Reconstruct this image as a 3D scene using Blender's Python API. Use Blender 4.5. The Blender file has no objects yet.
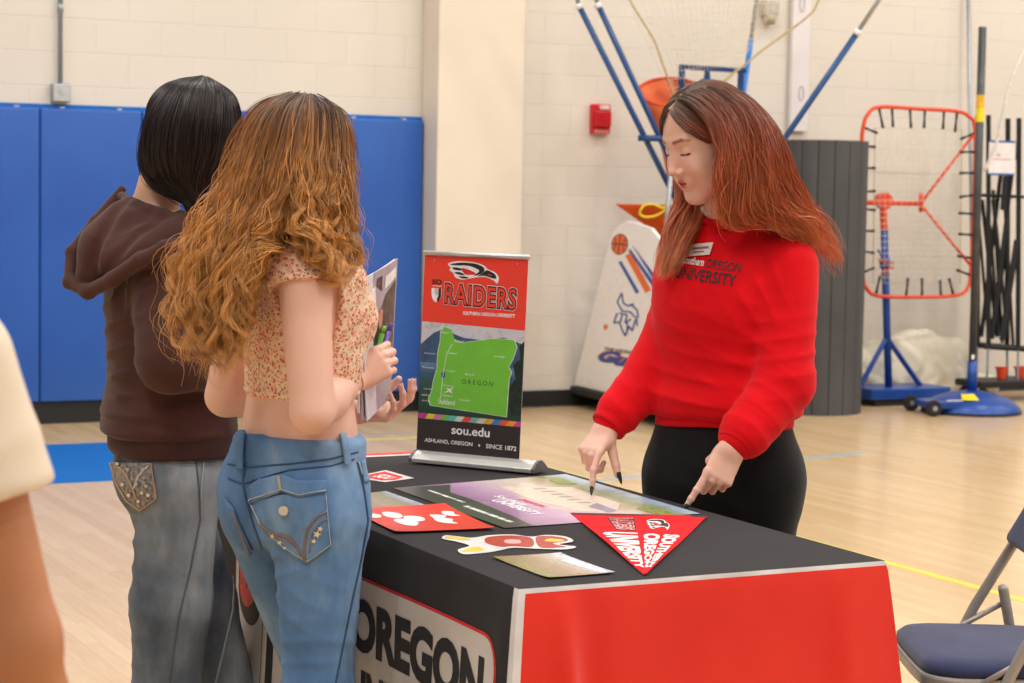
import bpy, bmesh, math, random
import numpy as np
from mathutils import Vector, Matrix
from mathutils.bvhtree import BVHTree
random.seed(7)
C = bpy.context.scene.collection
PI = math.pi
# ---------------------------------------------------------------- camera model
FPX, PITCH, ROLL, CAMH = 2071.3, 0.0728, 0.0179, 1.457
_cp, _sp, _c, _s = math.cos(PITCH), math.sin(PITCH), math.cos(ROLL), math.sin(ROLL)
def ray(px, py):
    a = px-512; b = py-341.5
    X = _c*a+_s*b; Y = -_s*a+_c*b
    return Vector((X, FPX*_cp-Y*_sp, -FPX*_sp-Y*_cp))
def at_y(px, py, y):
    r = ray(px, py); return r*(y/r.y)+Vector((0, 0, CAMH))
def at_z(px, py, z):
    r = ray(px, py); return r*((z-CAMH)/r.z)+Vector((0, 0, CAMH))
def on_plane(px, py, o, n):
    r = ray(px, py); o = Vector(o)-Vector((0, 0, CAMH)); return r*(o.dot(n)/r.dot(n))+Vector((0, 0, CAMH))
cam = bpy.data.objects.new('camera', bpy.data.cameras.new('camera')); C.objects.link(cam)
cam.data.sensor_width = 36; cam.data.lens = FPX/1024*36
cam.data.clip_end = 200
_R = Vector((_c, _s*_sp, _s*_cp)); _U = Vector((-_s, _c*_sp, _c*_cp)); _F = Vector((0, _cp, -_sp))
cam.matrix_world = Matrix(((_R.x, _U.x, -_F.x, 0), (_R.y, _U.y, -_F.y, 0), (_R.z, _U.z, -_F.z, CAMH), (0, 0, 0, 1)))
bpy.context.scene.camera = cam
cam.data.dof.use_dof = True; cam.data.dof.focus_distance = 4.45; cam.data.dof.aperture_fstop = 8

# ---------------------------------------------------------------- materials
def lin(c):
    def g(x):
        x = x/255
        return x/12.92 if x <= .04045 else ((x+.055)/1.055)**2.4
    return (g(c[0]), g(c[1]), g(c[2]), 1)
class NT:
    def __init__(s, name):
        s.m = bpy.data.materials.new(name); s.m.use_nodes = True
        s.t = s.m.node_tree; s.n = s.t.nodes; s.b = s.n['Principled BSDF']
    def node(s, typ, **kw):
        n = s.n.new(typ)
        for k, v in kw.items():
            if isinstance(k, str) and hasattr(n, k): setattr(n, k, v)
        return n
    def link(s, a, b): s.t.links.new(a, b)
    def coord(s, scale=(1, 1, 1), rot=(0, 0, 0), loc=(0, 0, 0), kind='Object'):
        tc = s.n.new('ShaderNodeTexCoord'); mp = s.n.new('ShaderNodeMapping')
        mp.inputs['Scale'].default_value = scale; mp.inputs['Rotation'].default_value = rot; mp.inputs['Location'].default_value = loc
        s.link(tc.outputs[kind], mp.inputs['Vector']); return mp.outputs['Vector']
    def noise(s, vec, scale, detail=3, rough=.5, dist=0):
        n = s.n.new('ShaderNodeTexNoise'); n.inputs['Scale'].default_value = scale; n.inputs['Detail'].default_value = detail
        n.inputs['Roughness'].default_value = rough; n.inputs['Distortion'].default_value = dist
        s.link(vec, n.inputs['Vector']); return n.outputs['Fac']
    def ramp(s, fac, stops, interp='LINEAR'):
        r = s.n.new('ShaderNodeValToRGB'); r.color_ramp.interpolation = interp
        e = r.color_ramp.elements
        while len(e) > len(stops): e.remove(e[-1])
        while len(e) < len(stops): e.new(.5)
        for i, (p, c) in enumerate(stops):
            e[i].position = p; e[i].color = lin(c) if len(c) == 3 else c
        s.link(fac, r.inputs['Fac']); return r.outputs['Color']
    def mix(s, fac, a, b, blend='MIX'):
        m = s.n.new('ShaderNodeMix'); m.data_type = 'RGBA'; m.blend_type = blend
        for v, i in ((fac, 0), (a, 6), (b, 7)):
            if hasattr(v, 'links') or hasattr(v, 'is_linked'): s.link(v, m.inputs[i])
            elif isinstance(v, (int, float)): m.inputs[i].default_value = v
            else: m.inputs[i].default_value = lin(v) if len(v) == 3 else v
        return m.outputs[2]
    def bump(s, h, strength=.3, dist=.01, prev=None):
        b = s.n.new('ShaderNodeBump'); b.inputs['Strength'].default_value = strength; b.inputs['Distance'].default_value = dist
        s.link(h, b.inputs['Height'])
        if prev: s.link(prev, b.inputs['Normal'])
        return b.outputs['Normal']
    def out(s, color=None, rough=None, metal=None, normal=None, **kw):
        B = s.b.inputs
        if color is not None:
            if hasattr(color, 'is_linked'): s.link(color, B['Base Color'])
            else: B['Base Color'].default_value = lin(color)
        if rough is not None:
            if hasattr(rough, 'is_linked'): s.link(rough, B['Roughness'])
            else: B['Roughness'].default_value = rough
        if metal is not None: B['Metallic'].default_value = metal
        if normal is not None: s.link(normal, B['Normal'])
        for k, v in kw.items(): B[k.replace('_', ' ')].default_value = v
        return s.m
_mc = {}
def plain(name, col, rough=.5, metal=0, var=.06, scale=30, bump=0, **kw):
    """a near-uniform material with a little procedural variation"""
    if name in _mc: return _mc[name]
    t = NT(name); v = t.coord(); n = t.noise(v, scale, 4)
    d = tuple(max(0, c*(1-var)) for c in col); u = tuple(min(255, c*(1+var)) for c in col)
    c = t.ramp(n, [(.3, d), (.7, u)])
    nm = t.bump(n, bump, .002) if bump else None
    _mc[name] = t.out(c, rough, metal, nm, **kw); return _mc[name]
def fabric(name, col, col2=None, weave=900, rough=.9, wr=.15, sheen=.3, big=8, bigs=.25):
    if name in _mc: return _mc[name]
    t = NT(name); v = t.coord()
    n1 = t.noise(v, big, 3); n2 = t.noise(v, weave, 2)
    d = col2 or tuple(c*.88 for c in col)
    c = t.mix(t.ramp(n1, [(.35, (0, 0, 0)), (.65, (255, 255, 255))]), d, col)
    nm = t.bump(n2, wr, .001); nm = t.bump(n1, bigs, .01, nm)
    _mc[name] = t.out(c, rough, 0, nm, Sheen_Weight=sheen, Specular_IOR_Level=.2); return _mc[name]

# ---------------------------------------------------------------- mesh building
class MB:
    def __init__(s): s.v = []; s.f = []
    def add(s, vs, fs, M=None):
        o = len(s.v)
        s.v += [tuple(M @ Vector(v)) if M is not None else tuple(v) for v in vs]
        s.f += [tuple(i+o for i in f) for f in fs]; return s
    def box(s, c, d, M=None, R=None):
        x, y, z = (k/2 for k in d)
        vs = [Vector((a*x, b*y, e*z)) for a in (-1, 1) for b in (-1, 1) for e in (-1, 1)]
        if R is not None: vs = [R @ v for v in vs]
        vs = [v+Vector(c) for v in vs]
        return s.add(vs, [(0, 1, 3, 2), (4, 6, 7, 5), (0, 4, 5, 1), (2, 3, 7, 6), (0, 2, 6, 4), (1, 5, 7, 3)], M)
    def rbox(s, c, d, r=.01, seg=3, M=None):
        """box with rounded edges"""
        bm = bmesh.new(); bmesh.ops.create_cube(bm, size=1)
        for v in bm.verts: v.co = Vector((v.co.x*d[0], v.co.y*d[1], v.co.z*d[2]))
        bmesh.ops.bevel(bm, geom=bm.edges[:], offset=r, segments=seg, profile=.5, affect='EDGES')
        vs = [v.co+Vector(c) for v in bm.verts]; bm.verts.index_update()
        fs = [tuple(v.index for v in f.verts) for f in bm.faces]; bm.free()
        return s.add(vs, fs, M)
    def tube(s, pts, r, n=10, M=None, cap=True, closed=False):
        pts = [Vector(p) for p in pts]; m = len(pts)
        rr = r if hasattr(r, '__len__') else [r]*m
        vs = []; fs = []; up = None
        for i, p in enumerate(pts):
            if closed: t = pts[(i+1) % m]-pts[i-1]
            else: t = pts[min(i+1, m-1)]-pts[max(i-1, 0)]
            t.normalize()
            if up is None:
                up = Vector((0, 0, 1)) if abs(t.z) < .9 else Vector((1, 0, 0))
            up = (up-t*up.dot(t)).normalized(); w = t.cross(up)
            for k in range(n):
                a = 2*PI*k/n; vs.append(p+(up*math.cos(a)+w*math.sin(a))*rr[i])
        for i in range(m if closed else m-1):
            j = (i+1) % m
            for k in range(n):
                fs.append((i*n+k, i*n+(k+1) % n, j*n+(k+1) % n, j*n+k))
        if cap and not closed:
            fs.append(tuple(range(n-1, -1, -1))); fs.append(tuple((m-1)*n+k for k in range(n)))
        return s.add(vs, fs, M)
    def lathe(s, prof, n=32, M=None):
        """profile of (r, z) about z"""
        vs = []; fs = []; m = len(prof)
        for r, z in prof:
            for k in range(n):
                a = 2*PI*k/n; vs.append((r*math.cos(a), r*math.sin(a), z))
        for i in range(m-1):
            for k in range(n):
                fs.append((i*n+k, i*n+(k+1) % n, (i+1)*n+(k+1) % n, (i+1)*n+k))
        fs.append(tuple(range(n-1, -1, -1))); fs.append(tuple((m-1)*n+k for k in range(n)))
        return s.add(vs, fs, M)
    def prism(s, poly, z0, z1, M=None):
        """polygon (x, y) extruded from z0 to z1"""
        n = len(poly)
        a = sum(poly[i][0]*poly[(i+1) % n][1]-poly[(i+1) % n][0]*poly[i][1] for i in range(n))
        if a < 0: poly = poly[::-1]
        vs = [(x, y, z0) for x, y in poly]+[(x, y, z1) for x, y in poly]
        fs = [tuple(range(n-1, -1, -1)), tuple(range(n, 2*n))]+[(i, (i+1) % n, n+(i+1) % n, n+i) for i in range(n)]
        return s.add(vs, fs, M)
    def build(s, name, mat, parent=None, smooth=False, bevel=0, sub=0, auto=None):
        me = bpy.data.meshes.new(name); me.from_pydata(s.v, [], s.f); me.update()
        return link(name, me, mat, parent, smooth, bevel, sub, auto)
def link(name, me, mat, parent=None, smooth=False, bevel=0, sub=0, auto=None):
    if mat is not None: me.materials.append(mat)
    o = bpy.data.objects.new(name, me); C.objects.link(o)
    if parent is not None: o.parent = parent
    if smooth: me.polygons.foreach_set('use_smooth', [True]*len(me.polygons))
    if auto is not None:
        me.polygons.foreach_set('use_smooth', [True]*len(me.polygons))
        me.set_sharp_from_angle(angle=math.radians(auto))
    if bevel:
        b = o.modifiers.new('bevel', 'BEVEL'); b.width = bevel; b.segments = 2; b.limit_method = 'ANGLE'
    if sub:
        b = o.modifiers.new('sub', 'SUBSURF'); b.levels = sub; b.render_levels = sub
    return o
def np_mesh(name, V, F):
    """V (n,3), F (m,k) numpy -> mesh"""
    me = bpy.data.meshes.new(name); V = np.ascontiguousarray(V, dtype=np.float32); F = np.ascontiguousarray(F, dtype=np.int32)
    k = F.shape[1]
    me.vertices.add(len(V)); me.vertices.foreach_set('co', V.ravel())
    me.loops.add(F.size); me.loops.foreach_set('vertex_index', F.ravel())
    me.polygons.add(len(F)); me.polygons.foreach_set('loop_start', np.arange(len(F), dtype=np.int32)*k)
    me.polygons.foreach_set('use_smooth', np.ones(len(F), dtype=bool))
    me.update(calc_edges=True); me.validate(); return me
def set_color(me, cols, name='Col'):
    a = me.color_attributes.new(name, 'FLOAT_COLOR', 'POINT')
    c = np.ones((len(me.vertices), 4), dtype=np.float32); c[:, :cols.shape[1]] = cols
    a.data.foreach_set('color', c.ravel())
def tag(o, label=None, cat=None, group=None, kind=None):
    if label: o['label'] = label
    if cat: o['category'] = cat
    if group: o['group'] = group
    if kind: o['kind'] = kind
    return o
def thing(name, label, cat, loc=(0, 0, 0), rotz=0, group=None, M=None):
    o = bpy.data.objects.new(name, None); C.objects.link(o); o.empty_display_size = .1
    if M is not None: o.matrix_world = M
    else: o.location = loc; o.rotation_euler = (0, 0, rotz)
    return tag(o, label, cat, group)
def struct(o): o['kind'] = 'structure'; return o
def frame(o, x, y, z):
    return Matrix(((x[0], y[0], z[0], o[0]), (x[1], y[1], z[1], o[1]), (x[2], y[2], z[2], o[2]), (0, 0, 0, 1)))
_tc = {}
def text_pts(s, bold=0, space=1, shear=0, res=4):
    """outline-filled glyph mesh of a string, as (verts 2d, faces)"""
    k = (s, bold, space, shear, res)
    if k not in _tc:
        cu = bpy.data.curves.new('t', 'FONT'); cu.body = s; cu.offset = bold; cu.space_character = space; cu.shear = shear
        cu.resolution_u = res; cu.fill_mode = 'FRONT' if hasattr(cu, 'fill_mode') else cu.fill_mode
        ob = bpy.data.objects.new('t', cu); C.objects.link(ob)
        dg = bpy.context.evaluated_depsgraph_get(); dg.update()
        me = bpy.data.meshes.new_from_object(ob.evaluated_get(dg))
        vs = [(v.co.x, v.co.y) for v in me.vertices]; fs = [tuple(p.vertices) for p in me.polygons]
        bpy.data.objects.remove(ob); bpy.data.curves.remove(cu); bpy.data.meshes.remove(me)
        _tc[k] = (vs, fs)
    return _tc[k]
def text_fit(s, x0, y0, x1, y1, bold=0, space=1, shear=0, ref=None):
    """glyphs stretched into the rectangle; returns 2d verts, faces"""
    vs, fs = text_pts(s, bold, space, shear)
    xs = [v[0] for v in vs]; ys = [v[1] for v in vs]
    a, b, c, d = min(xs), max(xs), min(ys), max(ys)
    return [((x-a)/(b-a)*(x1-x0)+x0, (y-c)/(d-c)*(y1-y0)+y0) for x, y in vs], fs
def add_text(mb, s, x0, y0, x1, y1, z=0, M=None, **kw):
    vs, fs = text_fit(s, x0, y0, x1, y1, **kw)
    mb.add([(x, y, z) for x, y in vs], fs, M); return mb
def quad_map(q):
    """bilinear map of the unit square onto four 2d/3d points BL, BR, TR, TL"""
    a, b, c, d = (Vector(p) for p in q)
    return lambda u, v: a*(1-u)*(1-v)+b*u*(1-v)+c*u*v+d*(1-u)*v

# ---------------------------------------------------------------- implicit surfaces
def smin(a, b, k):
    h = np.clip(.5+.5*(b-a)/k, 0, 1); return b*(1-h)+a*h-k*h*(1-h)
def smax(a, b, k): return -smin(-a, -b, k)
def V3(*a): return np.array(a, dtype=np.float32)
def s_cap(p, a, b, ra, rb, ax=None, sc=1.0):
    """tapered capsule; optionally stretched by sc along axis ax"""
    a = V3(*a); b = V3(*b); ab = b-a; L = float(ab@ab)+1e-9
    q = p-a; t = np.clip((q@ab)/L, 0, 1); w = q-t[:, None]*ab
    if ax is not None:
        ax = V3(*ax); ax = ax/np.linalg.norm(ax); u = w@ax; d2 = (w*w).sum(1)-u*u
        n = np.sqrt(np.maximum(d2, 0)+(u/sc)**2)
        return (n-(ra+(rb-ra)*t))*(min(1, sc) if sc < 1 else 1)
    return np.sqrt((w*w).sum(1))-(ra+(rb-ra)*t)
def s_chain(p, pts, rs, k=.01, ax=None, sc=1.0):
    d = None
    for i in range(len(pts)-1):
        e = s_cap(p, pts[i], pts[i+1], rs[i], rs[i+1], ax, sc)
        d = e if d is None else smin(d, e, k)
    return d
def rotm(rx=0, ry=0, rz=0):
    m = Matrix.Rotation(rz, 3, 'Z') @ Matrix.Rotation(ry, 3, 'Y') @ Matrix.Rotation(rx, 3, 'X')
    return np.array(m, dtype=np.float32)
def s_ell(p, c, r, R=None):
    q = p-V3(*c)
    if R is not None: q = q@R
    r = V3(*r); k0 = np.sqrt(((q/r)**2).sum(1)); k1 = np.sqrt(((q/(r*r))**2).sum(1))+1e-9
    return k0*(k0-1)/k1
def s_box(p, c, h, R=None, r=0):
    q = p-V3(*c)
    if R is not None: q = q@R
    q = np.abs(q)-V3(*h)+r
    return np.sqrt((np.maximum(q, 0)**2).sum(1))+np.minimum(q.max(1), 0)-r
def s_loft(p, secs, power=2.3, cap=True):
    """stack of superellipses: (z, cx, cy, rx, ry[, power])"""
    S = np.array([s[:5] for s in secs], dtype=np.float32); z = p[:, 2]
    zz = np.clip(z, S[0, 0], S[-1, 0])
    def ip(col):  # smooth (catmull) interpolation
        i = np.clip(np.searchsorted(S[:, 0], zz)-1, 0, len(S)-2); t = (zz-S[i, 0])/(S[i+1, 0]-S[i, 0])
        sl = np.gradient(S[:, col], S[:, 0]); h = S[i+1, 0]-S[i, 0]
        t2 = t*t; t3 = t2*t
        return (2*t3-3*t2+1)*S[i, col]+(t3-2*t2+t)*h*sl[i]+(-2*t3+3*t2)*S[i+1, col]+(t3-t2)*h*sl[i+1]
    cx, cy, rx, ry = ip(1), ip(2), ip(3), ip(4)
    x = np.abs(p[:, 0]-cx)/rx; y = np.abs(p[:, 1]-cy)/ry
    n = (x**power+y**power+1e-12)**(1/power)
    d = (n-1)*np.minimum(rx, ry)
    if cap:
        dz = np.maximum(S[0, 0]-z, z-S[-1, 0])
        d = smax(d, dz, .03)
    return d
def noise3(p, scale, seed=0):
    """cheap smooth pseudo-noise in [-1,1]"""
    r = np.random.RandomState(seed); o = np.zeros(len(p), dtype=np.float32)
    for i in range(5):
        k = r.normal(size=3); k = k/np.linalg.norm(k)*scale*(.7+.7*r.rand()); o += np.sin(p@V3(*k)+r.rand()*6.28)*(.5+.5*np.sin(p@V3(*(r.normal(size=3)*scale*.35))+r.rand()*6.28))
    return o/2.5
def polygonize(sdf, lo, hi, h):
    """naive surface nets of sdf(points)->distance"""
    lo = np.array(lo, dtype=np.float64); hi = np.array(hi, dtype=np.float64)
    # coarse pass finds the active blocks
    B = 8; nb = np.ceil((hi-lo)/(h*B)).astype(int)
    n = nb*B+1
    cc = [lo[i]+(np.arange(nb[i])+.5)*h*B for i in range(3)]
    g = np.stack(np.meshgrid(*cc, indexing='ij'), -1).reshape(-1, 3).astype(np.float32)
    dc = sdf(g); act = np.abs(dc) < h*B*1.9
    D = np.full(tuple(n), 1.0, dtype=np.float32)
    sgn = np.where(dc > 0, 1.0, -1.0).reshape(nb)
    D[:-1, :-1, :-1] = np.repeat(np.repeat(np.repeat(sgn, B, 0), B, 1), B, 2)
    ids = np.argwhere(act.reshape(nb))
    loc = np.stack(np.meshgrid(*[np.arange(B+1)]*3, indexing='ij'), -1).reshape(-1, 3)
    for s in range(0, len(ids), 600):
        I = (ids[s:s+600, None, :]*B+loc[None]).reshape(-1, 3)
        D[I[:, 0], I[:, 1], I[:, 2]] = sdf((lo+I*h).astype(np.float32))
    neg = D < 0
    c = np.zeros(tuple(n-1), dtype=np.int8)
    for a in (0, 1):
        for b in (0, 1):
            for e in (0, 1): c += neg[a:n[0]-1+a, b:n[1]-1+b, e:n[2]-1+e]
    cell = np.argwhere((c > 0) & (c < 8)); idx = np.full(tuple(n-1), -1, dtype=np.int64)
    idx[cell[:, 0], cell[:, 1], cell[:, 2]] = np.arange(len(cell))
    acc = np.zeros((len(cell), 3)); cnt = np.zeros(len(cell))
    cor = [(a, b, e) for a in (0, 1) for b in (0, 1) for e in (0, 1)]
    val = {q: D[cell[:, 0]+q[0], cell[:, 1]+q[1], cell[:, 2]+q[2]] for q in cor}
    for q in cor:
        for ax in range(3):
            if q[ax]: continue
            q2 = list(q); q2[ax] = 1; q2 = tuple(q2); v0, v1 = val[q], val[q2]
            m = (v0 < 0) != (v1 < 0); t = np.where(m, v0/(v0-v1+1e-12), 0)
            P = np.tile(np.array(q, dtype=float), (len(cell), 1)); P[:, ax] = t
            acc[m] += P[m]; cnt[m] += 1
    V = lo+(cell+acc/np.maximum(cnt, 1)[:, None])*h
    F = []
    for ax in range(3):
        u, w = (ax+1) % 3, (ax+2) % 3
        sl0 = [slice(None)]*3; sl1 = [slice(None)]*3; sl0[ax] = slice(0, -1); sl1[ax] = slice(1, None)
        a = neg[tuple(sl0)]; b = neg[tuple(sl1)]
        e = np.argwhere(a != b); 
        e = e[(e[:, u] > 0) & (e[:, w] > 0) & (e[:, u] < n[u]-1) & (e[:, w] < n[w]-1)]
        fl = a[e[:, 0], e[:, 1], e[:, 2]]
        def gi(du, dw):
            k = e.copy(); k[:, u] += du; k[:, w] += dw; return idx[k[:, 0], k[:, 1], k[:, 2]]
        q = np.stack([gi(-1, -1), gi(0, -1), gi(0, 0), gi(-1, 0)], 1)
        q[~fl] = q[~fl][:, ::-1]
        F.append(q)
    F = np.concatenate(F); F = F[(F >= 0).all(1)]
    return V, F
def grad(sdf, p, e=.002):
    g = np.stack([sdf(p+V3(*d))-sdf(p-V3(*d)) for d in ((e, 0, 0), (0, e, 0), (0, 0, e))], 1)
    return g/(np.linalg.norm(g, axis=1, keepdims=True)+1e-9)
def implicit(name, sdf, lo, hi, h, mat, parent=None, relax=1, color=None):
    V, F = polygonize(sdf, lo, hi, h)
    for _ in range(relax):   # snap back onto the surface
        p = V.astype(np.float32); V = V-grad(sdf, p)*sdf(p)[:, None]*.8
    me = np_mesh(name, V, F)
    if color is not None: set_color(me, color(V.astype(np.float32)))
    return link(name, me, mat, parent)
def smooth_poly(P_, n=6):
    out = []; m = len(P_)
    for i in range(m):
        a, b, c, d = (Vector(P_[(i+k-1) % m]) for k in range(4))
        for j in range(n):
            t = j/n; out.append(tuple(.5*((2*b)+(-a+c)*t+(2*a-5*b+4*c-d)*t*t+(-a+3*b-3*c+d)*t**3)))
    return out
# ================================================================ room
WA = .463
wx = Vector((math.cos(WA), math.sin(WA), 0)); wn = Vector((-math.sin(WA), math.cos(WA), 0))
WO = Vector((0, 13.87, 0)); WM = frame(WO, wx, wn, (0, 0, 1)); WI = WM.inverted()
def wall_xy(px, py, off=0):
    """pixel -> wall coordinates (x along the wall, z) on the plane 'off' metres in front of it"""
    p = WI @ on_plane(px, py, WO-wn*off, wn); return p.x, p.z
# painted block wall
t = NT('painted_block'); v = t.coord()
sw = t.n.new('ShaderNodeSeparateXYZ'); t.link(v, sw.inputs[0]); cb = t.n.new('ShaderNodeCombineXYZ')
t.link(sw.outputs[0], cb.inputs[0]); t.link(sw.outputs[2], cb.inputs[1])
br = t.n.new('ShaderNodeTexBrick'); t.link(cb.outputs[0], br.inputs['Vector'])
for k, q in dict(Scale=1, **{'Mortar Size': .004, 'Mortar Smooth': .5, 'Brick Width': .4064, 'Row Height': .2032}).items(): br.inputs[k].default_value = q
br.inputs['Color1'].default_value = lin((222, 214, 203)); br.inputs['Color2'].default_value = lin((219, 211, 200)); br.inputs['Mortar'].default_value = lin((233, 227, 217))
n = t.noise(v, 1.3, 4); c = t.mix(.35, br.outputs['Color'], t.ramp(n, [(.3, (212, 204, 191)), (.7, (228, 220, 208))]))
n2 = t.noise(v, 60, 4)
nm = t.bump(n2, .12, .004); nm = t.bump(br.outputs['Fac'], .55, -.012, nm)
M_BLOCK = t.out(c, .55, 0, nm)
M_COL = plain('painted_concrete', (226, 214, 196), .6, var=.02, scale=2, bump=.05)
# floor of narrow maple boards
t = NT('maple_floor'); v = t.coord(rot=(0, 0, PI/2))
br = t.n.new('ShaderNodeTexBrick'); t.link(v, br.inputs['Vector']); br.offset = .37; br.offset_frequency = 2
for k, q in dict(Scale=1, **{'Mortar Size': .0008, 'Mortar Smooth': .3, 'Brick Width': .86, 'Row Height': .057, 'Bias': -.1}).items(): br.inputs[k].default_value = q
br.inputs['Color1'].default_value = lin((226, 194, 146)); br.inputs['Color2'].default_value = lin((206, 169, 119)); br.inputs['Mortar'].default_value = lin((176, 140, 100))
g = t.noise(t.coord(scale=(30, 1.6, 1)), 3, 6, .6); c = t.mix(.3, br.outputs['Color'], t.ramp(g, [(.3, (198, 162, 118)), (.7, (232, 206, 168))]))
g2 = t.noise(t.coord(), .5, 2); c = t.mix(.15, c, t.ramp(g2, [(.35, (205, 170, 125)), (.65, (235, 210, 175))]))
nm = t.bump(t.noise(t.coord(), 2.2, 2), .06, .01)
M_FLOOR = t.out(c, .26, 0, nm, Coat_Weight=.22, Coat_Roughness=.12)
M_YEL = plain('yellow_floor_paint', (216, 204, 82), .35, var=.03); M_BLUEP = plain('blue_floor_paint', (18, 108, 190), .3, var=.03)
M_PALEBLUE = plain('pale_blue_floor_paint', (150, 182, 200), .3)
M_BLACKRUB = plain('black_rubber', (26, 26, 28), .6, var=.1)

fl = MB(); fl.box((4, -6, -.05), (34, 26, .1)); o = struct(fl.build('floor', M_FLOOR)); o.matrix_world = WM
wl = MB(); wl.box((4, .1, 3.5), (34, .2, 7)); o = struct(wl.build('wall_back', M_BLOCK)); o.matrix_world = WM
# column
cx0, _ = wall_xy(438, 100, .25); cx1, _ = wall_xy(524, 100, .25)
cl = MB(); cl.box(((cx0+cx1)/2, -.125, 3.5), (cx1-cx0, .25, 7)); o = struct(cl.build('trim_1', M_COL, bevel=.008)); o.matrix_world = WM
bb = MB(); bb.rbox(((cx0+cx1)/2, -.13, .065), (cx1-cx0+.02, .27, .13), .006, 1); o = struct(bb.build('baseboard_pillar', M_BLACKRUB)); o.matrix_world = WM
bb = MB(); bb.box((cx1+8.2, -.01, .055), (16.4, .02, .11)); bb.prism([(-.03, .0), (0, 0), (0, .02), (-.012, .02)], 0, 16.4, M=frame((cx1, 0, 0), (0, 1, 0), (0, 0, 1), (1, 0, 0)))
o = struct(bb.build('baseboard_back', M_BLACKRUB)); o.matrix_world = WM
bb = MB(); bb.box((cx0-6.5, -.015, .065), (13, .03, .13)); o = struct(bb.build('baseboard_left', M_BLACKRUB)); o.matrix_world = WM
# court markings, millimetres thick
def strip(name, pts, mat, zt=.0012):
    m = MB(); m.prism([(p.x, p.y) for p in pts], .0, zt); return struct(m.build(name, mat))
def line(name, p, q, w, mat):
    d = (q-p).normalized(); s = Vector((-d.y, d.x, 0))*w/2; return strip(name, [p-s, q-s, q+s, p+s], mat)
p = at_z(860, 555, 0); qy = at_z(400, 438.2, 0); dy = (qy-p).dot(wn); line('trim_2', p-wn*6, p+wn*dy, .05, M_YEL)
pa = at_z(60, 444.5, 0); pb = at_z(60, 483.5, 0)
ya = (pa-WO).dot(wn); yb = (pb-WO).dot(wn)
strip('trim_3', [WO+wn*ya-wx*9, WO+wn*ya-wx*2.2, WO+wn*yb-wx*2.2, WO+wn*yb-wx*9], M_BLUEP, .0022)
line('trim_4', at_z(590, 481.5, 0), at_z(865, 452.3, 0), .05, M_PALEBLUE)
line('trim_5', p+wn*dy+wx*.025, p+wn*dy-wx*2.1, .05, M_YEL)
line('trim_6', p+wn*(dy+.22)+wx*.4, p+wn*(dy+.22)-wx*2.1, .05, plain('grey_floor_paint', (170, 160, 150), .3))
# blue wall pads
t = NT('blue_vinyl'); v = t.coord(); n = t.noise(v, 1.2, 3); c = t.ramp(n, [(.3, (34, 84, 168)), (.7, (44, 98, 184))])
M_PAD = t.out(c, .42, 0, t.bump(t.noise(v, 250, 2), .08, .001))
M_CLIP = plain('zinc_clip', (200, 200, 205), .4, .6); M_STEEL = plain('galvanised_steel', (165, 170, 172), .45, .6)
z0, z1 = .128, 1.905
xs1, _ = wall_xy(40, 250, .05); xs2, _ = wall_xy(142, 150, .05); xe, _ = wall_xy(423, 200, .05)
pw = xs2-xs1
#print('pad width', pw, 'end', xe, 'xs2', xs2)
edges = [xs2]
npan = max(1, round((xe-xs2)/pw)); stp = (xe-xs2)/npan
edges = [xs1-pw*k for k in range(5, 0, -1)]+[xs1]+[xs2+stp*k for k in range(npan+1)]
where = ['beyond the frame on the far left', 'beyond the frame on the left', 'just outside the left of the frame', 'second left of the junction box', 'left of the conduit junction box at the frame edge', 'under the conduit junction box', 'behind the dark-haired head', 'behind the curly-haired head', 'at the right end against the concrete column', 'at the column']
for i in range(len(edges)-1):
    a, b = edges[i], edges[i+1]
    if i < 3: continue
    P = thing('wall_pad', 'blue vinyl gym wall pad '+{3: 'leftmost, mostly beyond the left frame edge', 4: 'at the left frame edge, left of the junction box', 5: 'directly under the grey junction box', 6: 'behind the dark-haired person', 7: 'second from the concrete column, mostly behind people', 8: 'last one, against the concrete column'}.get(i, 'number %d' % i), 'wall pad', group='blue wall pads along the back wall', M=WM @ Matrix.Translation(((a+b)/2, 0, z0)))
    m = MB(); m.rbox((0, -.0265, (z1-z0)/2), (b-a-.004, .053, z1-z0-.012), .014, 4); m.build('pad', M_PAD, P, smooth=True)
    m = MB(); m.box((0, -.006, z1-z0+.003), (b-a, .012, .03)); m.build('backing_board', M_BLUEP, P)
    for s in (-.28, .28):
        m = MB(); m.rbox((s*(b-a), -.03, z1-z0-.002), (.03, .03, .012), .003, 1); m.build('clip', M_CLIP, P)
# conduit and box
cxx, czb = wall_xy(60, 93, .02)
P = thing('junction_box', 'small grey metal junction box on the block wall at upper left', 'electrical box', M=WM @ Matrix.Translation((cxx, 0, czb)))
m = MB(); m.rbox((0, -.03, 0), (.11, .06, .11), .006, 2); m.build('housing', M_STEEL, P)
m = MB(); m.rbox((0, -.063, 0), (.10, .006, .10), .004, 2); m.lathe([(.012, 0), (.012, .006)], 14, M=Matrix.Translation((0, -.066, .01)) @ Matrix.Rotation(PI/2, 4, 'X')); m.build('cover_plate', plain('pale_steel', (190, 192, 192), .5, .3), P)
m = MB(); m.tube([(0, -.025, .05), (0, -.025, 4.5)], .0135, 12); P2 = m.build('conduit', M_STEEL, None, smooth=True)
P2.matrix_world = P.matrix_world.copy(); tag(P2, 'thin vertical metal conduit running up the wall above the junction box', 'conduit')
# coupling on the conduit
m = MB(); m.tube([(0, -.025, .48), (0, -.025, .53)], .018, 12); m.build('coupling', M_STEEL, P2, smooth=True)
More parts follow.
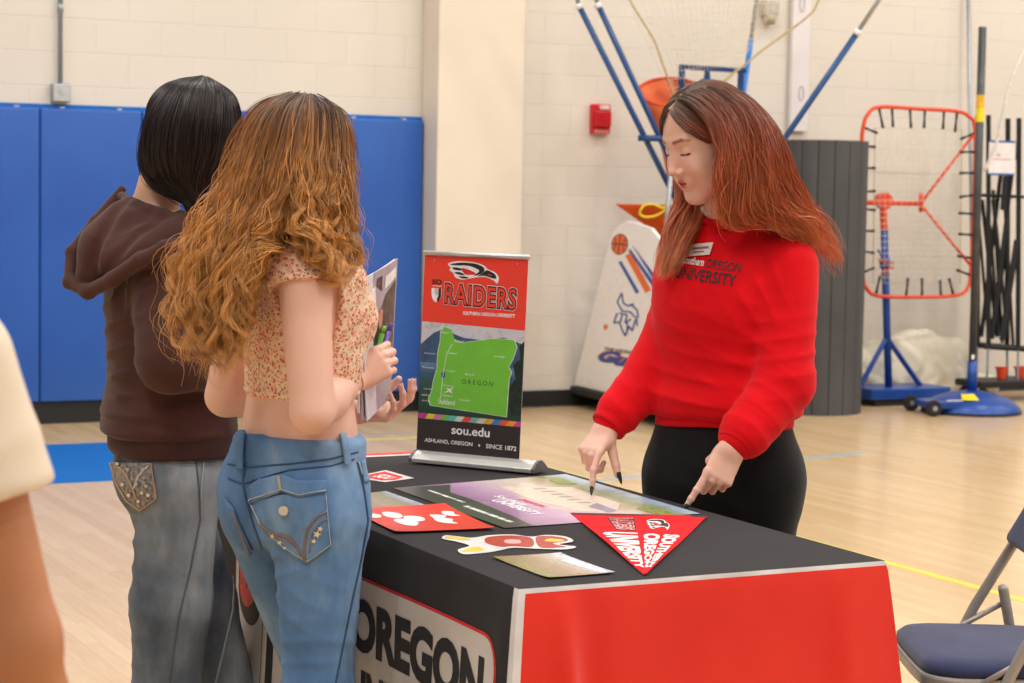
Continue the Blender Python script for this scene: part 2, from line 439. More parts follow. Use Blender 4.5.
# fire alarm
ax_, az_ = wall_xy(600, 119, .02)
P = thing('fire_alarm', 'red fire alarm strobe unit on the cream block wall', 'fire alarm', M=WM @ Matrix.Translation((ax_, 0, az_)))
M_ALR = plain('alarm_red', (205, 28, 36), .35, var=.03); M_CLR = plain('clear_strobe', (232, 205, 200), .15)
m = MB(); m.rbox((0, -.02, 0), (.145, .04, .20), .008, 2); m.build('back_box', M_ALR, P)
m = MB(); m.rbox((0, -.055, .0), (.125, .035, .11), .01, 2); m.build('cover', plain('alarm_red_deep', (188, 20, 32), .3), P)
m = MB(); m.rbox((.012, -.055, .075), (.07, .03, .03), .008, 2); m.build('strobe', M_CLR, P)
m = MB(); m.rbox((0, -.045, -.085), (.11, .02, .03), .004, 1); m.build('speaker_grille', plain('alarm_pink', (206, 110, 108), .4), P)

# ---------------------------------------------------------------- light
w = bpy.data.worlds.new('gym'); bpy.context.scene.world = w; w.use_nodes = True
w.node_tree.nodes['Background'].inputs[0].default_value = (1, .965, .92, 1); w.node_tree.nodes['Background'].inputs[1].default_value = .30
M_LAMP = NT('lamp_lens'); M_LAMP = M_LAMP.out((255, 250, 240), .4, 0, None, Emission_Color=(1, .95, .88, 1), Emission_Strength=2.0)
M_WHITEMET = plain('white_enamel', (225, 225, 225), .4)
def high_bay(x, y, power, label):
    P = thing('ceiling_lamp', label, 'ceiling lamp', M=WM @ Matrix.Translation((x, y, 6.9)), group='high bay lamps over the court')
    m = MB(); m.rbox((0, 0, .06), (1.25, .5, .1), .02, 2); m.build('housing', M_WHITEMET, P)
    m = MB(); m.box((0, 0, .0), (1.15, .42, .012)); m.build('lens', M_LAMP, P)
    L = bpy.data.lights.new('lamp_light', 'AREA'); L.shape = 'RECTANGLE'; L.size = 1.15; L.size_y = .42; L.energy = power; L.color = (1, .965, .92)
    lo = bpy.data.objects.new('lamp_light', L); C.objects.link(lo); lo.parent = P; lo.location = (0, 0, -.02)
for i, x in enumerate((-8, -4, 0, 4, 8, 12)):
    for j, y in enumerate((-14, -10.5, -7, -3)):
        high_bay(x, y, 102, 'rectangular white high bay lamp hanging above the court')
vs = bpy.context.scene.view_settings; vs.view_transform = 'Standard'; vs.look = 'None'; vs.exposure = 0; vs.gamma = 1; vs.use_curve_mapping = False
# ================================================================ table
TW, TL_, TZ = .797, 1.82, .752
TM = frame((.020, 3.633, 0), wx, wn, (0, 0, 1)); TI = TM.inverted()
def tab(px, py, z=TZ):
    p = TI @ at_z(px, py, z); return (p.x, p.y)
def tside(px, py):
    """pixel -> (y, z) on the long left side of the cloth"""
    p = TI @ on_plane(px, py, TM.to_translation()-wx*.012, wx); return p.y, p.z
M_TBLACK = fabric('black_polyester', (31, 28, 31), (27, 25, 28), 1400, .88, .1, .1, 5, .15)
M_TRED = fabric('red_polyester', (226, 50, 34), (220, 42, 30), 1400, .75, .1, .2, 5, .2)
M_TWHITE = fabric('white_polyester', (226, 222, 222), None, 1400, .8, .1)
M_TGREY = fabric('pale_grey_polyester', (205, 196, 190), (190, 182, 176), 1400, .8, .1, .2, 6, .2)
M_INK = plain('black_ink', (34, 32, 34), .7); M_WINK = plain('white_ink', (236, 234, 232), .6); M_RINK = plain('red_ink', (214, 36, 36), .6)
# folding table under the cloth
P = thing('folding_table', 'rectangular folding table hidden under the black and red cloth', 'table', M=TM)
m = MB(); m.rbox((TW/2, TL_/2, .728), (TW-.03, TL_-.03, .04), .012, 3); m.build('tabletop', plain('grey_plastic', (200, 198, 192), .5), P)
for x in (.1, TW-.1):
    for y in (.22, TL_-.22):
        m = MB(); m.tube([(x, y, 0), (x, y, .71)], .0125, 12); m.build('leg', M_STEEL, P, smooth=True)
for y in (.22, TL_-.22):
    m = MB(); m.tube([(.1, y, .12), (TW-.1, y, .12)], .01, 10); m.build('crossbar', M_STEEL, P, smooth=True)
# cloth: perimeter parameter s (metres) and profile parameter
CR = .018
def cloth_pt(s, h):
    """s runs near end (0..TW), right side, far end, left side; h>=0 is drop below the edge, h<0 inset on top"""
    per = [TW, TL_, TW, TL_]; k = 0; q = s
    while k < 3 and q > per[k]: q -= per[k]; k += 1
    cor = [(0, 0), (TW, 0), (TW, TL_), (0, TL_)]; nx = [(1, 0), (0, 1), (-1, 0), (0, -1)]; no = [(0, -1), (1, 0), (0, 1), (-1, 0)]
    x = cor[k][0]+nx[k][0]*q; y = cor[k][1]+nx[k][1]*q; n = Vector(no[k])
    # corner blending of the outward normal
    def near(d, j):
        w = max(0, 1-d/.07); w = w*w*(3-2*w)
        return Vector(no[j])*w
    n = n*(1)+near(q, (k-1) % 4)*1.0+near(per[k]-q, (k+1) % 4)*1.0
    n = n.normalized(); cd = min(q, per[k]-q)
    if h < 0:
        return (x+n.x*h, y+n.y*h, TZ-.0015)
    z = TZ-h; fl = .003+.02*(h/.74)
    cw = max(0, 1-cd/.16); fl += .085*(h/.74)**.9*cw*cw
    ph = {0: 0, 1: 2, 2: 4, 3: 1}[k]
    f = (math.sin(q*13+ph+.6*math.sin(q*5))*.5+.5)*.02*(h/.74)*min(1, cd/.1) if k != 3 else 0
    if k == 0:
        f += .022*math.exp(-((q-.085-.03*h)/.022)**2)*min(1, h/.15)-.012*math.exp(-((q-.14-.03*h)/.03)**2)*min(1, h/.2)+.010*math.exp(-((q-.70)/.03)**2)*min(1, h/.2)
        f += .004*math.sin(q*9+h*6)*min(1, h/.1)*min(1, cd/.05)
    if k == 3: f += .004*math.sin(q*7+h*5)*min(1, h/.15)*min(1, cd/.05)
    if h < CR:
        a = h/CR*PI/2; o = fl*math.sin(a)*.9; z = TZ-CR*(1-math.cos(a))
        return (x+n.x*(o-.001), y+n.y*(o-.001), z)
    return (x+n.x*(fl+f), y+n.y*(fl+f), z)
HS = [0]+[CR*k/4 for k in (1, 2, 3, 4)]+[CR+(.742-CR)*k/26 for k in range(1, 27)]
def zone(name, s0, s1, h0, h1, mat, parent, off=0, ns=None):
    ns = ns or max(2, int((s1-s0)/.012)); hs = sorted(set([h0]+[h for h in HS if h0 < h < h1]+[h1]))
    V = []; F = []; 
    for i in range(ns+1):
        s = s0+(s1-s0)*i/ns
        for h in hs:
            p = Vector(cloth_pt(s, h))
            if off:
                e = 1e-3; a = Vector(cloth_pt(min(s+e, 2*(TW+TL_)-1e-6), h))-p; b = Vector(cloth_pt(s, h+e))-p
                n = a.cross(-b); n.normalize(); 
                p = p+n*off
            V.append(p)
    m = len(hs)
    for i in range(ns):
        for j in range(m-1): F.append((i*m+j, i*m+j+1, (i+1)*m+j+1, (i+1)*m+j))
    b = MB(); b.add(V, F); return b.build(name, mat, parent, smooth=True)
CLO = thing('tablecloth', 'black and red fitted university tablecloth draped to the floor over the table', 'tablecloth', M=TM)
per = 2*(TW+TL_)
V = []; F = []   # top
xs = np.linspace(0, TW, 24); ys = np.linspace(0, TL_, 50)
for i, x in enumerate(xs):
    for j, y in enumerate(ys): V.append((x, y, TZ+.0006*math.sin(x*9+y*4)*min(1, 8*min(x, TW-x, y, TL_-y))))
for i in range(23):
    for j in range(49): F.append((i*50+j, (i+1)*50+j, (i+1)*50+j+1, i*50+j+1))
m = MB(); m.add(V, F); m.build('top_panel', M_TBLACK, CLO, smooth=True)
zone('end_panel', .014, TW, .012, .742, M_TRED, CLO)
zone('piping', 0, TW, 0, .012, M_TWHITE, CLO); zone('piping', 0, .014, .012, .742, M_TWHITE, CLO)
zone('side_panel', TW, TW+TL_, 0, .742, M_TBLACK, CLO)
zone('end_panel', TW+TL_, 2*TW+TL_, .0, .742, M_TRED, CLO)
zone('side_panel', 2*TW+TL_, per-.018, 0, .742, M_TBLACK, CLO); zone('piping', per-.018, per-1e-5, 0, .742, M_TWHITE, CLO)
m = MB(); m.prism([(0.0, TL_-.045), (TW, TL_-.045), (TW, TL_), (0, TL_)], TZ, TZ+.0012); m.build('hem_stripe', M_TRED, CLO)
m = MB(); m.prism([(0.0, TL_-.065), (TW, TL_-.065), (TW, TL_-.045), (0, TL_-.045)], TZ, TZ+.0012); m.build('piping', M_TWHITE, CLO)
# printed logo panel on the left side (y, z)
def sidepts(pts2, off):
    """map (y, z) on the side drape to 3d"""
    out = []
    for y, z in pts2:
        p = Vector(cloth_pt(per-min(max(y, 1e-4), TL_-1e-4), TZ-z)); out.append((p.x-off, p.y, p.z))
    return out
y0, z1_ = tside(497, 652); ya_, za_ = tside(369, 583.5); yl, _ = tside(235, 664)
ztop = tside(478, 631)[1]; yr = tside(498, 672)[0]
#print('logo panel', y0, z1_, ya_, za_, yl, ztop, yr)
def rrect(x0, z0, x1, z1, r, n=6):
    P_ = []
    for cx, cz, a0 in ((x1-r, z1-r, 0), (x0+r, z1-r, PI/2), (x0+r, z0+r, PI), (x1-r, z0+r, 1.5*PI)):
        for k in range(n+1): a = a0+PI/2*k/n; P_.append((cx+r*math.cos(a), cz+r*math.sin(a)))
    return P_
def side_poly(name, poly, off, mat):
    """fine triangulated patch of the side drape"""
    bm = bmesh.new(); f = bm.faces.new([bm.verts.new((a, b, 0)) for a, b in poly])
    for _ in range(40):
        pass
    lo_ = min(a for a, b in poly); hi_ = max(a for a, b in poly)
    k = lo_+.05
    while k < hi_:
        bmesh.ops.bisect_plane(bm, geom=bm.verts[:]+bm.edges[:]+bm.faces[:], plane_co=(k, 0, 0), plane_no=(1, 0, 0)); k += .05
    lo_ = min(a[1] for a in poly); hi_ = max(a[1] for a in poly); k = lo_+.05
    while k < hi_:
        bmesh.ops.bisect_plane(bm, geom=bm.verts[:]+bm.edges[:]+bm.faces[:], plane_co=(0, k, 0), plane_no=(0, 1, 0)); k += .05
    bmesh.ops.triangulate(bm, faces=bm.faces[:])
    bm.verts.index_update(); V = sidepts([(v.co.x, v.co.y) for v in bm.verts], off); F = [tuple(v.index for v in f.verts) for f in bm.faces]; bm.free()
    m = MB(); m.add(V, F); return m.build(name, mat, CLO, smooth=True)
PZ0 = .07
side_poly('panel_border', rrect(yr-.006, PZ0-.008, yl+.006, za_+.006, .07), .0012, M_RINK)
side_poly('logo_panel', rrect(yr, PZ0, yl, za_, .064), .0022, M_TGREY)
def side_text(name, s, ya, yb, z0, z1, mat, **kw):
    vs, fs = text_fit(s, 0, 0, 1, 1, **kw)
    m = MB(); m.add(sidepts([(ya+(yb-ya)*u, z0+(z1-z0)*v) for u, v in vs], .0034), fs); return m.build(name, mat, CLO)
# OREGON spans from behind the jeans to near the front corner
yN, zNb = tside(487, 683); _, zT = tside(380, 607); _, zB = tside(380, 662)
yO = tside(352, 640)[0]
#print('oregon', yO, yN, zT, zB)
side_text('lettering', 'OREGON', yO, yr+.055, zB, zT, M_INK, bold=.05)
side_text('lettering', 'UNIVERSITY', yO+.0, yr+.055, zB-.035-(zT-zB), zB-.035, M_INK, bold=.05)
ya1 = tside(262, 640)[0]
zt_ = tside(262, 575)[1]
side_poly('logo_rule', [(ya1-.002, .12), (ya1+.002, .12), (ya1+.002, zt_), (ya1-.002, zt_)], .003, M_INK)
def U_shape(c, w, z0, z1, th):
    r = w/2; O = [(c-r, z1)]+[(c-r*math.cos(a), z0+r-r*math.sin(a)) for a in np.linspace(0, PI, 13)]+[(c+r, z1)]
    q = r-th; I = [(c+q, z1)]+[(c+q*math.cos(a), z0+r-q*math.sin(a)) for a in np.linspace(0, PI, 13)]+[(c-q, z1)]
    return O+I
yU, zU0 = tside(249, 625); _, zU1 = tside(249, 560)
side_poly('emblem', U_shape(yU, .16, zU0, zU1, .048), .003, M_INK); side_poly('emblem', U_shape(yU+.02, .10, zU0+.04, zU1, .045), .0042, M_RINK)
yd, zd = tside(271, 601); side_poly('emblem', [(yd+.028*math.cos(a), zd+.028*math.sin(a)) for a in np.linspace(0, 2*PI, 20)[:-1]], .003, M_RINK)
yu, zu0 = tside(279, 700); side_poly('emblem', U_shape(yu, .17, zd-.33, zd-.045, .05), .003, M_INK)
side_text('lettering', 'SO', yU+.06, yU-.06, zU1+.02, zU1+.09, M_RINK, bold=.03)

# ---------------------------------------------------------------- prints on the table
def paper(name, label, cat, quad, mat, group=None, z=TZ+.0018, th=.0006, edge=None, curl=0, n=14):
    """a thin sheet whose corners BL BR TR TL are table coordinates; its own frame is the print's frame"""
    q = quad_map([(a[0], a[1], 0) for a in quad]); c = q(.5, .5); xa = (Vector((*quad[1], 0))-Vector((*quad[0], 0))).normalized(); ya = Vector((-xa.y, xa.x, 0))
    M = TM @ frame((c.x, c.y, z), xa, ya, (0, 0, 1)); P = thing(name, label, cat, M=M, group=group)
    I = frame((c.x, c.y, 0), xa, ya, (0, 0, 1)).inverted()
    L = [I @ q(*uv) for uv in ((0, 0), (1, 0), (1, 1), (0, 1))]; lm = quad_map([(v.x, v.y, 0) for v in L])
    def S(u, v, off=0):
        p = lm(u, v); e = (abs(u-.5)*2)**4*(curl) + (abs(v-.5)*2)**4*curl*.6
        return Vector((p.x, p.y, e+off))
    V = []; F = []
    for k in (0, 1):
        for i in range(n+1):
            for j in range(n+1): V.append(S(i/n, j/n, th*k))
    N = (n+1)**2
    for i in range(n):
        for j in range(n):
            a = i*(n+1)+j; f = (a, a+n+1, a+n+2, a+1); F.append(tuple(k+N for k in f)); F.append(f[::-1])
    rim = [i*(n+1) for i in range(n+1)]+[n*(n+1)+j for j in range(1, n+1)]+[i*(n+1)+n for i in range(n-1, -1, -1)]+[j for j in range(n-1, 0, -1)]
    for i in range(len(rim)): a, b = rim[i], rim[(i+1) % len(rim)]; F.append((a, b, b+N, a+N))
    m = MB(); m.add(V, F); m.build('sheet', mat, P, smooth=False, auto=30)
    return P, S
def patch(P, S, name, poly, mat, off=.0009, cut=.06):
    """flat print polygon in (u, v) laid on sheet S"""
    bm = bmesh.new(); bm.faces.new([bm.verts.new((a, b, 0)) for a, b in poly])
    for ax in (0, 1):
        k = math.floor(min(a[ax] for a in poly)/cut)*cut+cut
        while k < max(a[ax] for a in poly):
            no = (1, 0, 0) if ax == 0 else (0, 1, 0)
            bmesh.ops.bisect_plane(bm, geom=bm.verts[:]+bm.edges[:]+bm.faces[:], plane_co=Vector(no)*k, plane_no=no); k += cut
    bmesh.ops.triangulate(bm, faces=bm.faces[:]); bm.verts.index_update()
    m = MB(); m.add([S(v.co.x, v.co.y, off) for v in bm.verts], [tuple(v.index for v in f.verts) for f in bm.faces]); bm.free()
    return m.build(name, mat, P)
def sheet_text(P, S, s, u0, v0, u1, v1, mat, name='lettering', off=.0012, **kw):
    vs, fs = text_fit(s, u0, v0, u1, v1, **kw); m = MB(); m.add([S(u, v, off) for u, v in vs], fs); return m.build(name, mat, P)
def word_bars(P, S, u0, v0, u1, v1):
    """small print too fine to read: a broken row of short strokes"""
    r = random.Random(int(u0*100)); u = u0
    while u < u1:
        w = r.uniform(.008, .016); patch(P, S, 'printed_line', [(u, v0), (u+w, v0), (u+w, v1), (u, v1)], M_WINK, .0012, .5); u += w+r.choice((.005, .005, .014))
def blob(cx, cy, rx, ry, n=18, wob=0, seed=0):
    r = random.Random(seed); ph = r.random()*6
    return [(cx+rx*math.cos(a)*(1+wob*math.sin(3*a+ph)), cy+ry*math.sin(a)*(1+wob*math.sin(4*a+ph*2))) for a in [2*PI*k/n for k in range(n)]]
# campus poster: printed photograph of lavender beds, pale buildings and sky (real print, noise driven)
def photo_mat(name, stops, ax, lo_, hi_, warp=.25, scale=9, speck=None, rough=.25):
    t = NT(name); v = t.coord(); sp = t.n.new('ShaderNodeSeparateXYZ'); t.link(v, sp.inputs[0])
    n = t.noise(v, scale, 5, .6); mr = t.n.new('ShaderNodeMapRange'); mr.inputs[1].default_value = lo_; mr.inputs[2].default_value = hi_
    t.link(sp.outputs[ax], mr.inputs[0])
    ma = t.n.new('ShaderNodeMath'); ma.operation = 'MULTIPLY_ADD'; t.link(n, ma.inputs[0]); ma.inputs[1].default_value = warp; ma.inputs[2].default_value = -warp/2
    ad = t.n.new('ShaderNodeMath'); ad.operation = 'ADD'; t.link(mr.outputs[0], ad.inputs[0]); t.link(ma.outputs[0], ad.inputs[1])
    c = t.ramp(ad.outputs[0], stops)
    if speck: 
        n2 = t.noise(v, speck[0], 4, .7); c = t.mix(t.ramp(n2, [(.52, (0, 0, 0)), (.62, (255*speck[2],)*3)]), c, speck[1])
    return t.out(c, rough, 0, None)
A_, D_, C_, B_ = tab(393, 489), tab(504.5, 529), tab(700, 514.5), tab(566, 475)
hh = ((A_[0]-B_[0])**2+(A_[1]-B_[1])**2)**.5; print('poster height', hh, A_, D_, C_, B_)
PO, S = paper('poster', 'large glossy campus photo poster with purple flowers lying across the table', 'poster', [A_, D_, C_, B_],
    photo_mat('poster_photo', [(0, (96, 88, 92)), (.1, (128, 100, 124)), (.22, (164, 124, 164)), (.38, (196, 158, 194)), (.5, (212, 190, 194)), (.64, (222, 208, 196)), (.76, (196, 176, 150)), (.84, (140, 146, 96)), (.9, (150, 168, 150)), (.95, (172, 190, 214)), (1, (180, 200, 226))], 1, -hh/2, hh/2, .22, 12, (60, (130, 118, 118), .4)))
patch(PO, S, 'printed_band', [(.0, 0), (.03, .3), (.2, .2), (.45, .2), (.8, .17), (1, .14), (1, 0)], plain('charcoal_print', (66, 68, 64), .3), .0008)
patch(PO, S, 'printed_building', [(.15, .50), (.3, .82), (.7, .80), (.86, .66), (.8, .52), (.5, .46)], plain('pale_building_print', (222, 206, 188), .3, var=.05, scale=60), .0008)
patch(PO, S, 'printed_roof', [(.66, .70), (.84, .68), (.86, .62), (.72, .61)], plain('violet_roof_print', (150, 140, 168), .3), .0012)
patch(PO, S, 'printed_tree', blob(.16, .86, .08, .05, wob=.2, seed=2), plain('olive_tree_print', (130, 140, 74), .4, var=.25, scale=90), .0012)
patch(PO, S, 'printed_tree', blob(.9, .84, .11, .05, wob=.2, seed=4), plain('olive_tree_print', (130, 140, 74), .4), .0012)
sheet_text(PO, S, 'Southern', .36, .335, .60, .385, M_WINK, bold=.02)
sheet_text(PO, S, 'OREGON', .46, .40, .66, .435, M_RINK, bold=.02)
sheet_text(PO, S, 'UNIVERSITY', .44, .27, .80, .33, M_WINK, bold=.03)
word_bars(PO, S, .12, .118, .44, .140)
word_bars(PO, S, .52, .078, .90, .105)
for k in range(6):
    patch(PO, S, 'printed_letter', [(.26+k*.07, .62), (.285+k*.07, .62), (.30+k*.07, .68), (.275+k*.07, .68)], plain('faded_grey_print', (170, 158, 152), .4), .0012)
# red flyer
q = [tab(350, 511), tab(396, 534.5), tab(495, 530.5), tab(445, 506)]
FR, S = paper('flyer', 'bright red flyer with white oval shapes by the near edge of the table', 'flyer', q, plain('red_flyer_print', (224, 52, 42), .35, var=.02), curl=.003)
for (u, v, a, b) in ((.30, .30, .13, .09), (.48, .44, .12, .10), (.60, .30, .15, .10), (.30, .10, .1, .08)):
    patch(FR, S, 'printed_oval', blob(u, v, a, b, wob=.06, seed=int(u*100)), M_WINK, .0012)
patch(FR, S, 'printed_mark', smooth_poly([(.36, .66), (.42, .80), (.50, .74), (.58, .79), (.66, .74), (.74, .76), (.70, .64), (.60, .60), (.50, .63)], 4), M_WINK, .0012)
patch(FR, S, 'printed_mark', smooth_poly([(.26, .84), (.30, .93), (.40, .90), (.47, .93), (.45, .84), (.36, .80)], 4), M_WINK, .0012)
# postcards
q = [tab(340, 497), tab(375, 511.5), tab(426, 506), tab(386, 492)]
PC, S = paper('postcard', 'photo postcard with a pale blue edge, partly under the red flyer', 'postcard', q, photo_mat('postcard_field', [(0, (150, 120, 84)), (.4, (168, 148, 116)), (.7, (140, 140, 110)), (.86, (176, 196, 222)), (1, (206, 220, 240))], 1, -.09, .09, .25, 22, (90, (110, 100, 70), .6)), group='photo postcards on the table')
q = [tab(493, 559), tab(548, 580), tab(615, 574.5), tab(560.5, 555)]
PC, S = paper('postcard', 'photo postcard of autumn trees nearest the front end of the table', 'postcard', q, photo_mat('postcard_autumn', [(0, (140, 136, 70)), (.3, (150, 132, 100)), (.5, (168, 140, 110)), (.75, (190, 180, 170)), (.9, (214, 220, 232)), (1, (190, 200, 220))], 1, -.075, .075, .25, 22, (90, (96, 92, 60), .7)), group='photo postcards on the table', curl=.002)
patch(PC, S, 'printed_band', [(.3, .76), (.3, .90), (.95, .92), (.95, .84)], M_WINK, .0010)
# small red and white sticker by the far end
q = [tab(352, 478), tab(385, 483), tab(414, 479), tab(386, 471)]
ST, S = paper('sticker', 'small die-cut red and white sticker near the far end of the table', 'sticker', q, plain('white_sticker', (226, 222, 222), .3))
patch(ST, S, 'printed_field', [(.08, .15), (.8, .12), (.94, .4), (.8, .85), (.1, .88)], M_RINK, .0010)
sheet_text(ST, S, 'SOU', .3, .3, .75, .7, M_WINK, bold=.03)
# die-cut sticker, plain generic shape (white rimmed, red body, yellow ends)
c0 = Vector((*tab(442, 543), 0)); c1 = Vector((*tab(578, 545), 0)); xa = (c1-c0).normalized(); ya = Vector((-xa.y, xa.x, 0)); Ls = (c1-c0).length
#print('sticker length', Ls)
ST = thing('sticker', 'long wavy die-cut sticker in dark red, white and yellow, in front of the campus poster', 'sticker', M=TM @ frame((*((c0+c1)/2).xy, TZ+.0018), xa, ya, (0, 0, 1)))
def st(poly): return [((u-.5)*Ls, v*Ls*1.45) for u, v in poly]
body = [(0, .10), (.02, .20), (.10, .18), (.22, .14), (.34, .22), (.52, .26), (.66, .20), (.78, .26), (.92, .22), (.97, .08), (.86, -.02), (.98, -.08), (.90, -.16), (.70, -.16), (.52, -.14), (.42, -.22), (.30, -.30), (.16, -.34), (.12, -.22), (.20, -.10), (.10, .02)]
m = MB(); m.prism(smooth_poly(st(body)), 0, .0006); m.build('sheet', plain('white_sticker', (226, 222, 222), .3), ST)
def inset(poly, c, k): return [(c[0]+(u-c[0])*k, c[1]+(v-c[1])*k) for u, v in poly]
m = MB(); m.prism(smooth_poly(st([(.34, .16), (.52, .22), (.66, .15), (.66, -.10), (.52, -.10), (.42, -.12), (.32, 0)])), .0006, .0011); m.build('printed_field', plain('brick_red_print', (176, 54, 44), .35, var=.1, scale=60), ST)
m = MB(); m.prism(smooth_poly(st([(.70, .18), (.80, .22), (.90, .18), (.93, .09), (.82, .01), (.84, -.04), (.90, -.10), (.72, -.12)])), .0006, .0011); m.build('printed_field', plain('brick_red_print', (176, 54, 44), .35), ST)
M_YINK = plain('yellow_ink', (222, 196, 72), .4)
for q in ([(.03, .11), (.05, .17), (.20, .10), (.18, .06)], [(.16, -.28), (.30, -.24), (.26, -.14), (.18, -.2)], [(.76, .06), (.80, .14), (.90, .10), (.86, .05)]):
    m = MB(); m.prism(smooth_poly(st(q)), .0007, .0013); m.build('printed_patch', M_YINK, ST)
m = MB(); m.prism(smooth_poly(st([(.47, -.02), (.47, .08), (.57, .08), (.57, -.02)])), .0011, .0015); m.build('printed_patch', plain('pale_pink_print', (222, 170, 162), .4), ST)
# pennant
b0 = Vector((*tab(570.5, 514.5), 0)); b1 = Vector((*tab(707, 518.5), 0)); tp = Vector((*tab(645, 577.5), 0)); bm_ = (b0+b1)/2
xa = (tp-bm_).normalized(); ya = Vector((-xa.y, xa.x, 0)); I = frame(bm_, xa, ya, (0, 0, 1)).inverted()
l0, l1, lt = I @ b0, I @ b1, I @ tp
#print('pennant', l0, l1, lt)
PE = thing('pennant', 'red felt triangular university pennant lying on the table over the poster corner', 'pennant', M=TM @ frame((bm_.x, bm_.y, TZ+.0035), xa, ya, (0, 0, 1)))
def pm(u, v, off=0):
    """u along base to tip, v from -1 (left of the base) to 1"""
    m_ = Vector((0, 0, 0)).lerp(lt, u); e = (l1 if v > 0 else l0)*(abs(v)*(1-u)); p = m_+e; p.z = off+.0012*math.sin(u*7+v*2); return p
M_FELT = fabric('red_felt', (222, 26, 34), (214, 22, 30), 800, .95, .2, .03)
V = []; F = []; n = 24
for k in (0, 1):
    for i in range(n+1):
        for j in range(n+1): V.append(pm(i/n*.985, j/n*2-1, .0015*k))
N = (n+1)**2
for i in range(n):
    for j in range(n):
        a = i*(n+1)+j; f = (a, a+n+1, a+n+2, a+1); F.append(tuple(k+N for k in f)); F.append(f[::-1])
rim = [i*(n+1) for i in range(n+1)]+[n*(n+1)+j for j in range(1, n+1)]+[i*(n+1)+n for i in range(n-1, -1, -1)]+[j for j in range(n-1, 0, -1)]
for i in range(len(rim)): a, b = rim[i], rim[(i+1) % len(rim)]; F.append((a, b, b+N, a+N))
m = MB(); m.add(V, F); m.build('sheet', M_FELT, PE)
def pquad(name, qs, mat, off=.0019):
    m = MB()
    for (u0, v0, u1, v1) in qs:
        k = 8; vs = [pm(u0+(u1-u0)*i/k, v0+(v1-v0)*j, off) for i in range(k+1) for j in (0, 1)]; m.add(vs, [(2*i, 2*i+2, 2*i+3, 2*i+1) for i in range(k)])
    return m.build(name, mat, PE)
pquad('binding_strip', [(0, -1, .035, 1)], plain('maroon_strip', (92, 30, 36), .8))
def ptext(s, u0, u1, v0, v1, mat, off=.0024, **kw):
    vs, fs = text_fit(s, 0, 0, 1, 1, **kw); m = MB(); m.add([pm(u0+(u1-u0)*a, v0+(v1-v0)*b, off) for a, b in vs], fs); return m.build('lettering', mat, PE)
ptext('UNIVERSITY', .36, .90, -.86, -.06, M_WINK, bold=.045)
ptext('SOUTHERN', .36, .90, .50, .86, M_WINK, bold=.05)
ptext('OREGON', .36, .90, .06, .44, M_WINK, bold=.05)
def prot(s, u0, u1, v0, v1, mat, off, **kw):
    """word whose baseline runs across the pennant"""
    vs, fs = text_fit(s, 0, 0, 1, 1, **kw); m = MB(); m.add([pm(u0+(u1-u0)*(1-b), v0+(v1-v0)*a, off) for a, b in vs], fs); return m.build('lettering', mat, PE)
pquad('printed_field', [(.075, -.50, .32, -.08)], M_INK, .0020); 
ptext('RAIDERS', .085, .31, -.48, -.10, M_WINK, .0024, bold=.05); ptext('RAIDERS', .09, .305, -.47, -.11, M_RINK, .0028, bold=.0)

# bird's head emblem (white rim, dark feathers), unit square with beak to the right
def emblem(put, z, parent, mats=(M_WINK, M_INK, M_RINK), step=.0004):
    W = [(.0, .80), (.1, .93), (.3, 1), (.55, .98), (.72, .86), (.78, .72), (.92, .60), (1, .35), (.97, .08), (.9, .22), (.72, .34), (.45, .22), (.3, .12), (.16, .2), (.12, .38), (.04, .52), (.06, .64)]
    def p(name, poly, k, mat, sm=True):
        q_ = smooth_poly(poly, 4) if sm else poly; m = MB()
        bm = bmesh.new(); bm.faces.new([bm.verts.new((a, b, 0)) for a, b in q_]); bmesh.ops.triangulate(bm, faces=bm.faces[:]); bm.verts.index_update()
        m.add([put(v.co.x, v.co.y, z+step*k) for v in bm.verts], [tuple(v.index for v in f.verts) for f in bm.faces]); bm.free(); return m.build(name, mat, parent)
    p('emblem_rim', W, 0, mats[0])
    p('emblem_feather', [(.05, .78), (.15, .88), (.35, .94), (.55, .92), (.68, .82), (.72, .66), (.66, .48), (.52, .36), (.62, .62), (.42, .80), (.2, .78)], 1, mats[1])
    p('emblem_feather', [(.10, .66), (.24, .66), (.28, .56), (.14, .56)], 1, mats[1]); p('emblem_feather', [(.14, .44), (.26, .46), (.34, .34), (.2, .36)], 1, mats[1]); p('emblem_feather', [(.22, .26), (.34, .28), (.42, .24), (.32, .18)], 1, mats[1])
    p('emblem_head', [(.74, .64), (.80, .66), (.92, .52), (.95, .32), (.86, .32), (.72, .40), (.60, .36), (.68, .5)], 1, mats[1])
    p('emblem_cheek', [(.27, .66), (.42, .62), (.56, .46), (.44, .38), (.34, .40)], 1, mats[2])
    p('emblem_eye', [(.80, .50), (.86, .46), (.84, .42), (.80, .44)], 2, mats[2])
emblem(lambda a, b, z: pm(.10+.2*(1-b), .12+.42*a, z), .0022, PE)
# ---------------------------------------------------------------- table-top roll-up banner
B0 = TI @ at_z(411, 464, TZ); B1 = TI @ at_z(531, 475.5, TZ); xa = (B1-B0); xa.z = 0; BW = xa.length; xa.normalize(); ya = Vector((-xa.y, xa.x, 0)); cb_ = (B0+B1)/2
